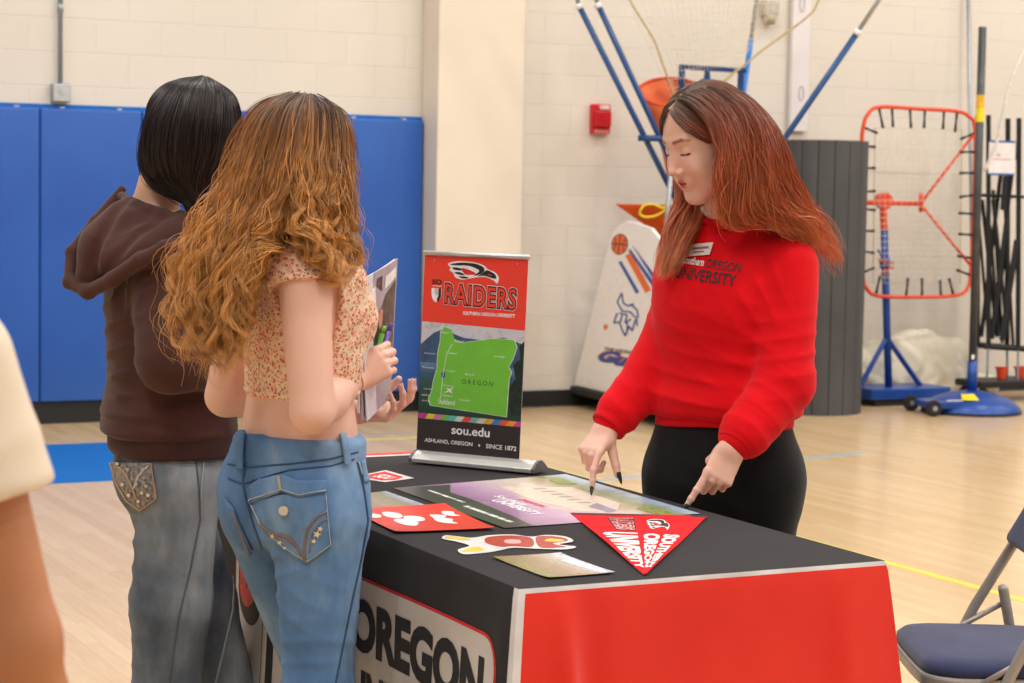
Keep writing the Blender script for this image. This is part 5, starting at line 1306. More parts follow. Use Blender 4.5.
def project_print(name, src, P, origin, xa, za, poly_sets, mat, off=.002, parent=None):
    """lay flat glyphs on a garment: origin/xa/za in person frame; rays go along xa x za inward"""
    me = src.data; vs = [v.co.copy() for v in me.vertices]; tree = BVHTree.FromPolygons(vs, [tuple(p.vertices) for p in me.polygons])
    xa = Vector(xa).normalized(); za = Vector(za).normalized(); dirn = xa.cross(za).normalized()*-1
    out = MB()
    for pv, pf in poly_sets:
        V = []
        for x, z in pv:
            o = Vector(origin)+xa*x+za*z; h, nrm, i, dist = tree.ray_cast(o-dirn*.25, dirn)
            V.append((h+nrm*off*(1 if nrm.dot(dirn) < 0 else -1)) if h is not None else o)
        out.add(V, pf)
    return out.build(name, mat, parent or src)
def split_glyphs(vs, fs, L):
    bm = bmesh.new(); V = [bm.verts.new((x, y, 0)) for x, y in vs]
    for f in fs:
        try: bm.faces.new([V[i] for i in f])
        except ValueError: pass
    bmesh.ops.triangulate(bm, faces=bm.faces[:])
    for _ in range(3):
        es = [e for e in bm.edges if e.calc_length() > L]
        if es: bmesh.ops.subdivide_edges(bm, edges=es, cuts=1)
        bmesh.ops.triangulate(bm, faces=bm.faces[:])
    bm.verts.index_update(); r = ([(v.co.x, v.co.y) for v in bm.verts], [tuple(v.index for v in f.verts) for f in bm.faces]); bm.free(); return r
def rib_mat(name, col, axis_scale=300):
    return fabric(name, col, None, 500, .9, .3, .2, 8, .2)
def shoe(P, toe_from, direction, mat, solemat, s=1.0, name='shoe'):
    """simple trainer; toe_from = ankle point on the floor plan"""
    d = Vector(direction); d.z = 0; d.normalize(); sd = Vector((-d.y, d.x, 0)); R = np.array([[sd.x, d.x, 0], [sd.y, d.y, 0], [0, 0, 1]], dtype=np.float32); c = Vector(toe_from)
    def f(p):
        q = (p-V3(c.x, c.y, 0))@R
        e = s_cap(q, (0, -.03, .055), (0, .15, .04), .040*s, .036*s, (1, 0, 0), 1.05); e = smin(e, s_cap(q, (0, -.03, .06), (0, -.02, .11), .038, .040), .03)
        return smax(e, .022-q[:, 2], .004)
    o = implicit(name, f, (c.x-.24, c.y-.24, -.01), (c.x+.24, c.y+.24, .17), .006, mat, P)
    def g(p):
        q = (p-V3(c.x, c.y, 0))@R; e = s_cap(q, (0, -.03, .012), (0, .15, .012), .043*s, .039*s); return smax(smax(e, q[:, 2]-.026, .003), .001-q[:, 2], .003)
    implicit('sole', g, (c.x-.24, c.y-.24, -.01), (c.x+.24, c.y+.24, .05), .006, solemat, o); return o

def decal_px(name, P, src, sets, mat, off=.003, parent=None, thick=0, split=.0, smooth=False):
    """a patch sewn or printed on a garment where the photograph shows it: pixel outlines are cast onto the garment itself"""
    me = src.data; tree = BVHTree.FromPolygons([v.co.copy() for v in me.vertices], [tuple(p.vertices) for p in me.polygons]); I = P.I.to_3x3(); o = P.I @ Vector((0, 0, CAMH))
    out = MB()
    for pv, pf in sets:
        V = []; N = []
        for x, y in pv:
            r = (I @ ray(x, y)).normalized(); h, nrm, i, dist = tree.ray_cast(o, r)
            if h is None: 
                h, nrm, i, dist = tree.find_nearest(o+r*(P.M.translation-Vector((0, 0, CAMH))).length)
            if nrm.dot(r) > 0: nrm = -nrm
            V.append(h+nrm*off); N.append(nrm)
        out.add(V, pf)
    ob = out.build(name, mat, parent or src, smooth=smooth)
    if thick: m = ob.modifiers.new('s', 'SOLIDIFY'); m.thickness = thick; m.offset = 0
    return ob
def px_poly(poly, L=4):
    """filled pixel polygon cut fine enough to follow the cloth"""
    bm = bmesh.new(); bm.faces.new([bm.verts.new((a, b, 0)) for a, b in poly]); 
    for ax in (0, 1):
        k = math.floor(min(a[ax] for a in poly)/L)*L+L
        while k < max(a[ax] for a in poly):
            no = (1, 0, 0) if ax == 0 else (0, 1, 0)
            bmesh.ops.bisect_plane(bm, geom=bm.verts[:]+bm.edges[:]+bm.faces[:], plane_co=Vector(no)*k, plane_no=no); k += L
    bmesh.ops.triangulate(bm, faces=bm.faces[:]); bm.verts.index_update(); r = ([(v.co.x, v.co.y) for v in bm.verts], [tuple(v.index for v in f.verts)[::-1] for f in bm.faces]); bm.free(); return r
def px_line(poly, w, L=4):
    out = []
    pts = [Vector(p) for p in poly]; fine = [pts[0]]
    for a, b in zip(pts, pts[1:]):
        n = max(1, int((b-a).length/L)); fine += [a.lerp(b, (k+1)/n) for k in range(n)]
    V = []; F = []
    for i, p in enumerate(fine):
        t = (fine[min(i+1, len(fine)-1)]-fine[max(i-1, 0)]).normalized(); s = Vector((-t.y, t.x))*w/2; V += [tuple(p-s), tuple(p+s)]
    for i in range(len(fine)-1): F.append((2*i, 2*i+1, 2*i+3, 2*i+2))
    return (V, F)
def solve_hand(w, tip, *a):
    for _ in range(4):
        f, t, p = make_hand(w, *a); w = w+(tip-Vector(t[0][0]))
    return w, *make_hand(w, *a)
def ringpts(c, rx, ry, tilt, n=40): return [Vector(c)+Vector((rx*math.cos(a), ry*math.sin(a)*math.cos(tilt), ry*math.sin(a)*math.sin(tilt)+.0)) for a in [2*PI*k/n for k in range(n)]]
def head_frame(HM):
    I = np.array(HM.inverted(), dtype=np.float32)
    return lambda p: p@I[:3, :3].T+I[:3, 3]
# ---------------------------------------------------------------- person in the red sweatshirt
R3 = Person('person in a red university sweatshirt and black trousers pointing at the table', .507, 4.89, math.radians(-30))
J = R3.J
M_SKIN = skin_mat('fair_skin', (232, 186, 166), (224, 160, 140)); M_SKIN2 = skin_mat('warm_skin', (226, 176, 148), (214, 146, 122)); M_SKIN3 = skin_mat('tan_skin', (184, 124, 88), (168, 106, 72), .04)
hyaw, hpit = math.radians(-60+30), math.radians(26)
HC = Vector(J(705.5, 139.5, 4.78)); HM = Matrix.Translation(HC) @ Matrix.Rotation(hyaw, 4, 'Z') @ Matrix.Rotation(hpit, 4, 'X') @ Matrix.Scale(1.07, 4)
th3 = head_frame(HM)
shL, elL, wrL = (Vector(J(*q)) for q in ((793, 262, 4.79), (784, 386, 4.72), (719, 458, 4.64)))
shR, elR, wrR = (Vector(J(*q)) for q in ((692, 262, 4.99), (656, 368, 4.93), (613, 438, 4.86)))
neck0, neck1 = Vector(J(731, 219, 4.88)), HM @ Vector((0, .035, -.045))
tipL = Vector(J(686.5, 508, 4.598)); tipR = Vector(J(592.5, 488, 4.772)); tipL.z = max(tipL.z, .7605)
wrL, hL, tL, pL = solve_hand(wrL, tipL, Vector(R3.d((-.42, -.30, -.80))), Vector(R3.d((-.15, .92, -.25))), -1, [(.18, .16, .10), (1.05, 1.45, .9), (1.15, 1.5, .9), (1.25, 1.5, .9)], .04, ((.30, 1.05), .7, .5), .95)
wrR, hR, tR, pR = solve_hand(wrR, tipR, Vector(R3.d((-.46, -.55, -.62))), Vector(R3.d((.36, .5, -.73))), 1, [(.35, .35, .18), (1.15, 1.35, .8), (1.2, 1.45, .9), (1.25, 1.5, .9)], .04, ((.45, .75), -.1, .05), .95)
#print('wrists', R3.M @ wrL, R3.M @ wrR, 'L', (shL-elL).length, (elL-wrL).length, 'R', (shR-elR).length, (elR-wrR).length)
def neck_sdf(p):
    return smin(s_cap(p, tuple(neck0-Vector((0, 0, .06))), tuple(neck1), .060, .052), s_cap(p, tuple(neck0-Vector((.09, 0, .05))), tuple(neck0+Vector((.09, 0, -.05))), .05, .05), .04)
def headneck(p): return smin(head_sdf(th3(p), .0030, 1.06), neck_sdf(p), .022)
def armL(p): return smin(hL(p), s_cap(p, tuple(wrL), tuple(wrL.lerp(elL, .5)), .0262, .036), .02)
def armR(p): return smin(hR(p), s_cap(p, tuple(wrR), tuple(wrR.lerp(elR, .5)), .0262, .036), .02)
def inner(p):
    d = s_loft(p, [(.80, 0, 0, .15, .10), (1.0, 0, 0, .13, .09), (1.2, 0, -.01, .14, .10), (1.34, 0, 0, .13, .07)])
    for s, (a, b, c) in ((1, (shL, elL, wrL)), (-1, (shR, elR, wrR))):
        d = smin(d, s_cap(p, tuple(a), tuple(b), .048, .038), .03); d = smin(d, s_cap(p, tuple(b), tuple(b.lerp(c, .75)), .038, .028), .02)
        d = smin(d, s_cap(p, (s*.09, 0, .82), (s*.095, -.01, .48), .075, .05), .03); d = smin(d, s_cap(p, (s*.095, -.01, .48), (s*.095, .01, .09), .05, .035), .02)
    return smin(d, neck_sdf(p), .03)
c = tuple(HC)
hb = (tuple(HC-Vector((.13, .15, .17))), tuple(HC+Vector((.14, .15, .14))))
def col3(p):
    q = th3(p); return head_color(q, (238, 172, 166), (158, 126, 106), blush=.5, browk=.8)
R3.skin([(headneck, *hb, .0022), (armL, *bbox(pL+[wrL.lerp(elL, .3)], .02), .002), (armR, *bbox(pR+[wrR.lerp(elR, .3)], .02), .002), (inner, (-.42, -.4, .0), (.42, .3, 1.42), .012)], M_SKIN, col3)
M_NAIL = plain('dark_green_nail', (44, 60, 44), .2, .3, var=.3, scale=300)
for tips, Ls in ((tL, (1.2, None, None, None, None)), (tR, (2.0, None, None, None, 2.0))):
    for tp_, Lk in zip(tips, Ls):
        if Lk is None: continue
        nail_mesh(R3.e, tp_, Lk, M_NAIL)
# sweatshirt
M_SWEAT = fabric('red_fleece', (226, 9, 24), (218, 6, 20), 700, .9, .2, .06, 7, .3); M_RIB = fabric('red_ribbing', (216, 8, 22), (206, 6, 20), 300, .92, .45, .06, 7, .2)
cuL, cuR = wrL.lerp(elL, .10), wrR.lerp(elR, .08)
def sweat(p):
    t = s_loft(p, [(.918, 0, .0, .140, .108), (.932, 0, 0, .174, .134), (.965, 0, 0, .190, .150), (1.03, 0, 0, .182, .144), (1.10, 0, -.008, .172, .140), (1.19, 0, -.022, .170, .146), (1.27, 0, -.018, .172, .138), (1.34, .0, 0, .160, .110), (1.395, .0, .005, .115, .085), (1.43, .0, .0, .07, .066)], 2.2)
    a = s_cap(p, tuple(shL+Vector((-.02, 0, -.01))), tuple(elL+Vector((0, 0, .02))), .078, .068); a = smin(a, s_cap(p, tuple(elL), tuple(elL.lerp(cuL, .82)), .066, .060), .03)
    a = smin(a, s_cap(p, tuple(elL.lerp(cuL, .84)), tuple(cuL), .048, .036), .015)
    b = s_cap(p, tuple(shR+Vector((.02, 0, -.01))), tuple(elR), .074, .064); b = smin(b, s_cap(p, tuple(elR), tuple(elR.lerp(cuR, .78)), .064, .054), .03)
    b = smin(b, s_cap(p, tuple(elR.lerp(cuR, .84)), tuple(cuR), .048, .036), .012)
    d = smin(smin(t, a, .022), b, .022)
    # creases
    fL = (elL-cuL).normalized(); fR = (elR-cuR).normalized()
    d = d+fold(p, tuple(elL.lerp(shL, .25)), .11, tuple((fL*.3+Vector((-.3, -.2, 1)))), 75, .0032)+fold(p, tuple(elL.lerp(cuL, .45)), .10, tuple(fL), 66, .003, 1)+fold(p, tuple(elL.lerp(cuL, .85)), .05, tuple(fL), 110, .004, 2)
    d = d+fold(p, tuple(elR.lerp(cuR, .5)), .13, tuple(fR+Vector((.4, 0, .2))), 74, .0032)+fold(p, tuple(elR.lerp(shR, .4)), .12, (.5, 0, 1), 70, .004)
    d = d+fold(p, (0, -.13, .99), .16, (.15, 0, 1), 62, .005, .5, .25)+fold(p, (.05, -.14, 1.10), .14, (.5, 0, 1), 48, .003)+fold(p, tuple(shL+Vector((-.07, -.08, -.07))), .08, (1, .0, .55), 80, .005)+fold(p, tuple(shR+Vector((.07, -.08, -.07))), .08, (-1, .0, .6), 80, .004)
    d = d+.0022*noise3(p, 22, 4)
    # open neck
    d = smax(d, -s_ell(p, tuple(neck0+Vector((0, -.015, .075))), (.068, .075, .06)), .012)
    return d
allj = [shL, elL, wrL, shR, elR, wrR, Vector((-.22, -.18, .88)), Vector((.22, .18, 1.45))]
SW_ = implicit('sweatshirt', sweat, *bbox(allj, .1), .0055, M_SWEAT, R3.e)
for c0, e0 in ((cuL, elL), (cuR, elR)):
    dv = (e0-c0).normalized()
    def cuff(p, c0=c0, dv=dv):
        q = p-V3(*c0); u = q@V3(*dv); r = np.sqrt(np.maximum((q*q).sum(1)-u*u, 0)); ang = noise3(p, 60, 2)
        return smax(np.abs(r-(.0385+.10*np.clip(u, 0, .1)))-.006, np.abs(u-.018)-.030, .006)+.0005*ang
    implicit('cuff', cuff, *bbox([c0-dv*.03, c0+dv*.06], .055), .004, M_RIB, SW_)
def hem(p):
    x, y = p[:, 0]/.158, p[:, 1]/.123; r = (np.abs(x)**2.2+np.abs(y)**2.2+1e-9)**(1/2.2); d = np.abs((r-1)*.123)-.007
    return smax(d, np.abs(p[:, 2]-.935-.006*np.sin(p[:, 0]*14+1))-.024, .006)
implicit('waistband', hem, (-.2, -.17, .88), (.2, .17, .99), .005, M_RIB, SW_)
# collar ring
nc = neck0+Vector((.002, -.010, .020))
m = MB(); m.tube(ringpts(nc, .072, .074, .42), .0105, 10, closed=True); m.build('collar', M_RIB, SW_, smooth=True)
M_SHIRT = fabric('white_cotton', (226, 216, 210), None, 600, .9)
m = MB(); m.tube(ringpts(nc+Vector((0, .000, .018)), .066, .070, .42), .0085, 8, closed=True); m.build('shirt_collar', M_SHIRT, R3.e, smooth=True)
# lettering and badge
o = Vector(J(692, 266, 4.70)); PX = 1/441.
def lay(s, x0, x1, y0, y1, mat, bold, name='lettering'):
    vs, fs = text_fit(s, x0, y0, x1, y1, bold=bold); return project_print(name, SW_, R3.e, o, Vector((1, 0, -.10)), (0, .10, 1), [split_glyphs(vs, fs, .012)], mat, .0022)
lay('Southern', -.060, -.004, .003, .022, M_WINK, .03); lay('OREGON', .002, .084, .002, .023, M_INK, .005); lay('UNIVERSITY', -.072, .080, -.032, -.004, M_INK, .012)
ob = Vector(J(684, 247, 4.72))
bg = MB(); NTG = project_print('name_tag', SW_, R3.e, ob, Vector((1, 0, .12)), (0, .1, 1), [split_glyphs([(-.028, -.015), (.028, -.015), (.028, .015), (-.028, .015)], [(0, 1, 2, 3)], .02)], plain('white_badge', (222, 206, 200), .4), .004)
project_print('printed_line', SW_, R3.e, ob, Vector((1, 0, .12)), (0, .1, 1), [([(-.02, .0), (.02, .0), (.02, .006), (-.02, .006)], [(0, 1, 2, 3)]), ([(-.015, -.008), (.012, -.008), (.012, -.005), (-.015, -.005)], [(0, 1, 2, 3)])], plain('rust_ink', (150, 90, 84), .6), .005, NTG)
# trousers
M_BLKCLOTH = fabric('black_stretch_cloth', (20, 20, 22), (16, 16, 18), 900, .85, .15, .12, 6, .3)
def legs(p, hipw=.186, hipd=.135, k=1.0, cx=.0):
    d = s_loft(p, [(.70, 0, 0, .178, .11), (.76, 0, .004, .190, .130), (.84, 0, .006, hipw, hipd), (.90, 0, 0, .168, .122), (.97, 0, 0, .150, .108)], 2.3)
    for s in (-1, 1):
        d = smin(d, s_chain(p, [(s*.092, 0, .78), (s*.10, -.012, .48), (s*.10, .01, .10)], [.104, .072, .056], .02), .03)
    return d+.002*noise3(p, 16, 8)+fold(p, (0, -.12, .78), .12, (.4, 0, 1), 60, .003)
implicit('trousers', legs, (-.24, -.2, .03), (.24, .2, 1.0), .009, M_BLKCLOTH, R3.e)
M_SHOEB = plain('black_canvas', (30, 30, 32), .8); M_SOLE = plain('white_rubber', (210, 206, 200), .6)
for s in (-1, 1): shoe(R3.e, (s*.10, .0, 0), (s*.1, -1, 0), M_SHOEB, M_SOLE)
# hair: underlying volume then strands
M_HAIR = hair_mat('auburn_hair', .4, .5)
def G(*pts): return [J(*q) for q in pts]
def hull3(p):
    q = th3(p)
    d = s_ell(q, (0, .014, .036), (.0765, .0985, .0845)); d = smax(d, -(q[:, 1]+.040-.55*(q[:, 2]-.06)), .02)
    d = smin(d, s_chain(p, G((735, 130, 4.77), (752, 175, 4.78), (768, 215, 4.86), (795, 240, 4.93)), [.055, .050, .04, .018], .03), .03)
    d = smin(d, s_chain(p, G((700, 185, 4.90), (688, 222, 4.89), (674, 250, 4.85)), [.028, .022, .010], .02), .02)
    return d
def hullc(p):
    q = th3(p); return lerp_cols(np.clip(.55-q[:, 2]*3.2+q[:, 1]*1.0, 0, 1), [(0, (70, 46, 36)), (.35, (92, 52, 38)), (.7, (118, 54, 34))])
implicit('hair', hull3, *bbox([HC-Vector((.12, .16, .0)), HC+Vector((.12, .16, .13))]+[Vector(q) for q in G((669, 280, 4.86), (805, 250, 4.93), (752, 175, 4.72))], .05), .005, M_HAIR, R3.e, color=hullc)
near = [G((676, 99, 4.72), (690, 104, 4.68), (706, 118, 4.66), (716, 138, 4.655), (720, 162, 4.66), (716, 190, 4.675), (722, 214, 4.70), (738, 228, 4.73)),
        G((686, 92, 4.74), (703, 97, 4.695), (722, 116, 4.665), (733, 142, 4.65), (736, 172, 4.65), (738, 205, 4.68), (756, 222, 4.72), (776, 232, 4.74)),
        G((698, 87, 4.77), (718, 92, 4.72), (742, 112, 4.685), (755, 142, 4.67), (761, 175, 4.675), (774, 206, 4.70), (798, 226, 4.75), (816, 246, 4.78)),
        G((708, 85, 4.81), (734, 92, 4.77), (760, 116, 4.735), (773, 146, 4.72), (782, 178, 4.73), (797, 205, 4.77), (816, 232, 4.81), (834, 262, 4.83)),
        G((712, 85, 4.86), (742, 96, 4.84), (766, 122, 4.81), (781, 152, 4.80), (792, 182, 4.82), (806, 208, 4.86), (823, 236, 4.88), (841, 268, 4.88)),
        G((706, 88, 4.89), (732, 100, 4.90), (752, 124, 4.90), (766, 156, 4.90), (778, 186, 4.92), (796, 212, 4.94), (816, 240, 4.95), (835, 268, 4.93))]
far = [G((680, 99, 4.75), (674, 106, 4.82), (676, 126, 4.87), (678, 162, 4.90), (677, 196, 4.87), (668, 228, 4.83), (660, 256, 4.79), (655, 281, 4.77)),
       G((690, 92, 4.78), (684, 102, 4.86), (684, 130, 4.91), (687, 170, 4.91), (690, 203, 4.88), (681, 232, 4.82), (669, 260, 4.785), (659, 284, 4.765)),
       G((700, 88, 4.82), (690, 100, 4.88), (690, 135, 4.92), (698, 180, 4.93), (704, 208, 4.88), (694, 235, 4.81), (681, 258, 4.775), (666, 280, 4.76))]
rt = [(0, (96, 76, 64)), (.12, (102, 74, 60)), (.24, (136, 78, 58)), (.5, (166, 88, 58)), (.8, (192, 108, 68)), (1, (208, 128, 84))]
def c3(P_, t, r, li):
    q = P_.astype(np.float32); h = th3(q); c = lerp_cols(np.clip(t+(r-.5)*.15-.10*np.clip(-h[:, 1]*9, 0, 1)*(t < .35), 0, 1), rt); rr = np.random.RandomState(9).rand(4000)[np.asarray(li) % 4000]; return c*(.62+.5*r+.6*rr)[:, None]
S1 = hair_sheet(near, 5200, 34, (.004, .016), wave=.009, wfreq=3.0, fray=.007, length=(.80, 1.0), seed=3, locks=230, lockr=.006, curl=.004, freq=2.2, curl_on=.2)
S2 = hair_sheet(far, 2600, 34, (.004, .014), wave=.004, wfreq=2.2, fray=.006, length=(.82, 1.0), seed=4, locks=110, lockr=.006, curl=.004, freq=2.2, curl_on=.2)
S3 = hair_sheet(near, 500, 34, (.006, .022), wave=.006, wfreq=2.0, fray=.022, length=(.7, 1.03), seed=5)
S4 = hair_sheet(cap_guides(HM, 1, zend=-.02, fy=.0, r=(.079, .102, .0875)), 2400, 24, (.0, .004), fray=.003, locks=110, lockr=.0032, length=(.7, 1), seed=6, start=(0, .3)); S5 = hair_sheet(cap_guides(HM, -1, zend=-.02, fy=.0, r=(.079, .102, .0875)), 1000, 24, (.0, .004), fray=.003, locks=60, lockr=.0032, length=(.7, 1), seed=7, start=(0, .3))
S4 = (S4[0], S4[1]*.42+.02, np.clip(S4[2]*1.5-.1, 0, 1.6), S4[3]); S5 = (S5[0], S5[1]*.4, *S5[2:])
fx_ = lambda S: (outside(S[0], HM, r=(.0785, .1015, .0865)), *S[1:])
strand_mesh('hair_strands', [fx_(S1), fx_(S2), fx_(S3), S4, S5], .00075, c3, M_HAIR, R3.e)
# ---------------------------------------------------------------- person with curly hair, floral top and jeans
P2 = Person('person with long curly hair in a floral crop top and blue jeans, holding booklets', -.422, 4.12, math.radians(133.8))
J = P2.J
HC2 = Vector(J(304, 158, 4.12)); HM2 = Matrix.Translation(HC2) @ Matrix.Rotation(math.radians(-12), 4, 'Z') @ Matrix.Rotation(math.radians(12), 4, 'X') @ Matrix.Scale(.98, 4)
th2 = head_frame(HM2)
sR, eR, wR = (Vector(J(*q)) for q in ((304, 272, 3.985), (312, 412, 3.93), (353, 380, 4.12)))
sL, eL, wL = Vector((.165, .0, sR.z)), Vector(J(226, 396, 4.30)), Vector(J(360, 412, 4.33))
n0, n1 = Vector(J(283, 240, 4.13)), HM2 @ Vector((0, .035, -.045))
hR2, tR2, pR2 = make_hand(wR, Vector(P2.d((.80, .22, .52))), Vector(P2.d((-.15, .95, -.25))), 1, [(.9, 1.2, .6), (1.0, 1.2, .7), (1.05, 1.25, .7), (1.1, 1.3, .7)], .03, ((.35, .6), .3, .3), .90)
hL2, tL2, pL2 = make_hand(wL, Vector(P2.d((.80, -.25, .05))), Vector(P2.d((-.25, -.35, .9))), -1, [(.55, .55, .3), (.65, .55, .3), (.75, .6, .3), (.85, .6, .3)], .07, ((.5, .5), .2, .2), .90)
def torso2(p):
    d = s_loft(p, [(.80, 0, .0, .14, .10), (.92, 0, .0, .134, .098), (.98, 0, .0, .130, .095), (1.03, 0, .0, .122, .089), (1.07, 0, -.002, .118, .087), (1.12, 0, -.006, .124, .090), (1.22, 0, -.01, .138, .096), (1.30, 0, 0, .135, .082), (1.35, 0, .005, .10, .06), (1.38, 0, .005, .05, .045)])
    g = np.exp(-(p[:, 0]/.018)**2)*np.exp(-((p[:, 2]-1.02)/.12)**2)*np.clip(p[:, 1]*30, 0, 1); d = d+g*.006
    for s, (a, b) in ((1, (sL, eL)), (-1, (sR, eR))):
        d = smin(d, s_cap(p, tuple(a), tuple(b), .049, .040), .035)
    return smin(d, s_cap(p, tuple(n0-Vector((0, 0, .05))), tuple(n1), .050, .046), .04)
def foreR(p): return smin(s_cap(p, tuple(sR), tuple(eR), .049, .037), smin(s_cap(p, tuple(eR), tuple(eR.lerp(wR, .35)), .037, .039), s_cap(p, tuple(eR.lerp(wR, .35)), tuple(wR), .040, .0235), .02), .015)
def foreL(p): return smin(s_cap(p, tuple(sL), tuple(eL), .046, .039), smin(s_cap(p, tuple(eL), tuple(eL.lerp(wL, .35)), .040, .039), s_cap(p, tuple(eL.lerp(wL, .35)), tuple(wL), .039, .0235), .02), .015)
def b2(p): return smin(smin(torso2(p), foreR(p), .012), foreL(p), .012)
def hr2(p): return smin(hR2(p), foreR(p), .015)
def hl2(p): return smin(hL2(p), foreL(p), .015)
def hd2(p): return smin(head_sdf(th2(p)), s_cap(p, tuple(n0-Vector((0, 0, .05))), tuple(n1), .050, .046), .02)
lo2, hi2 = bbox([sR, eR, wR, sL, eL, wL, Vector((-.15, -.15, .98)), Vector((.15, .15, 1.36))], .07)
def legs2(p, grow=0):
    d = None
    for s, kn in ((-1, Vector(J(319, 690, 4.02))), (1, Vector(J(326, 690, 4.33)))):
        a = Vector((s*.075, 0, .80)); ft = Vector((kn.x, kn.y+.03, .08)); e = s_chain(p, [tuple(a), tuple(kn), tuple(ft)], [.078, .052, .036], .02); d = e if d is None else smin(d, e, .03)
    return d
P2.skin([(hd2, *bbox([HC2-Vector((.07, .10, .13)), HC2+Vector((.07, .10, .11)), n0], .035), .003), (b2, (lo2[0], lo2[1], .93), hi2, .0045), (hr2, *bbox(pR2, .02), .0022), (hl2, *bbox(pL2, .02), .0022), (legs2, (-.3, -.4, .02), (.3, .3, .84), .014)], M_SKIN,
    lambda p: head_color(th2(p), (226, 150, 148), (120, 92, 74)))
M_PNAIL = plain('pale_pink_nail', (232, 190, 182), .25)
for tp_ in tR2[:4]+tL2[:4]: nail_mesh(P2.e, tp_, 0, M_PNAIL)
M_GOLD = plain('gold', (214, 160, 90), .25, .9)
bd = (eR-wR).normalized(); bm_u = bd.cross(Vector((0, 0, 1))).normalized(); bm_v = bd.cross(bm_u)
m = MB(); m.tube([wR+bd*.015+(bm_u*math.cos(a)+bm_v*math.sin(a))*.0275 for a in [2*PI*k/40 for k in range(40)]], .0011, 6, closed=True); m.build('bracelet', M_GOLD, P2.e, smooth=True)
# floral crop top
t = NT('floral_cotton'); v = t.coord(scale=(1, 1, 1)); nd = t.noise(v, 18, 2)
vo = t.n.new('ShaderNodeTexVoronoi'); vo.inputs['Scale'].default_value = 118; vo.inputs['Randomness'].default_value = .95; t.link(v, vo.inputs['Vector'])
vo2 = t.n.new('ShaderNodeTexVoronoi'); vo2.inputs['Scale'].default_value = 105; t.link(v, vo2.inputs['Vector'])
c = t.mix(t.ramp(nd, [(.42, (0, 0, 0)), (.6, (150, 150, 150))]), (238, 214, 186), (226, 166, 136))
c = t.mix(t.ramp(t.noise(v, 110, 3), [(.50, (0, 0, 0)), (.60, (230, 230, 230))]), c, (222, 152, 118))
wn_ = t.noise(v, 160, 3)
ad = t.n.new('ShaderNodeMath'); ad.operation = 'MULTIPLY_ADD'; t.link(wn_, ad.inputs[0]); ad.inputs[1].default_value = .55; t.link(vo.outputs['Distance'], ad.inputs[2])
c = t.mix(t.ramp(ad.outputs[0], [(.56, (255, 255, 255)), (.66, (0, 0, 0))]), c, (206, 96, 86))
ad2 = t.n.new('ShaderNodeMath'); ad2.operation = 'MULTIPLY_ADD'; t.link(wn_, ad2.inputs[0]); ad2.inputs[1].default_value = .5; t.link(vo2.outputs['Distance'], ad2.inputs[2])
c = t.mix(t.ramp(ad2.outputs[0], [(.42, (255, 255, 255)), (.47, (0, 0, 0))]), c, (150, 120, 84))
M_FLORAL = t.out(c, .85, 0, t.bump(t.noise(v, 700, 2), .15, .001), Sheen_Weight=.1, Specular_IOR_Level=.2)
def top2(p):
    d = s_loft(p, [(1.030, 0, -.002, .108, .080), (1.040, 0, -.004, .126, .096), (1.06, 0, -.005, .127, .098), (1.12, 0, -.008, .134, .101), (1.22, 0, -.010, .147, .108), (1.30, 0, .0, .145, .094), (1.35, 0, .005, .112, .070), (1.375, 0, .005, .07, .05)])
    for s in (-1, 1):
        d = smin(d, s_ell(p, (s*.060, -.078, 1.195), (.058, .050, .056)), .035)
    d = smin(d, s_cap(p, tuple(sR+Vector((.02, 0, .0))), tuple(sR.lerp(eR, .13)), .065, .064), .04)
    d = smin(d, s_cap(p, tuple(sL+Vector((-.02, 0, .0))), tuple(sL.lerp(eL, .13)), .060, .058), .04)
    # cap sleeve ends: cut below the arm hole
    for s_, e_ in ((sR, eR), (sL, eL)):
        dv = (e_-s_).normalized(); q = p-V3(*(s_+dv*.022)); w = np.sqrt(((q-(q@V3(*dv))[:, None]*V3(*dv))**2).sum(1)); d = smax(d, smin(q@V3(*dv), (.072-w)*1.0, .004) if False else np.minimum(q@V3(*dv), (.068-w)), .006)
    h = np.exp(-((p[:, 2]-1.052)/.020)**2); d = d+h*.0016*np.sin(p[:, 2]*560)+fold(p, (-.06, .09, 1.12), .10, (.7, 0, .7), 75, .003)+fold(p, (-.12, -.03, 1.20), .07, (.2, .5, .8), 95, .0035)+.0015*noise3(p, 30, 6)
    return smax(d, 1.034-p[:, 2], .004)
TOP2 = implicit('crop_top', top2, (-.24, -.23, 1.02), (.24, .17, 1.40), .0045, M_FLORAL, P2.e)
# jeans
def denim(name, base, pale, dark, fade=(.5, .62), streak=(1, 1, .25)):
    t = NT(name); v = t.coord(); n1 = t.noise(t.coord(scale=(1, 1, .45)), 5, 6, .6); n2 = t.noise(v, 900, 2); n3 = t.noise(t.coord(scale=(14, 14, 60)), 6, 3)
    c = t.ramp(n1, [(.33, dark), (.50, base), (.66, pale)]); c = t.mix(t.ramp(n3, [(.45, (0, 0, 0)), (.75, (70, 70, 70))]), c, pale); c = t.mix(t.ramp(n2, [(.4, (0, 0, 0)), (.7, (46, 46, 46))]), c, (230, 235, 240))
    nm = t.bump(n2, .3, .0008); nm = t.bump(n1, .25, .008, nm); return t.out(c, .85, 0, nm, Specular_IOR_Level=.25)
M_DENIM = denim('blue_denim', (92, 128, 170), (136, 166, 198), (70, 104, 148)); M_DENIM_D = denim('dark_denim', (116, 124, 134), (164, 168, 172), (76, 86, 100)); M_THREAD = plain('pale_thread', (170, 176, 180), .8); M_BTHREAD = plain('brown_thread', (128, 106, 100), .85); M_DTHREAD = plain('dark_blue_seam', (50, 78, 116), .85)
K = {-1: Vector(J(318, 690, 4.02)), 1: Vector(J(326, 690, 4.33))}
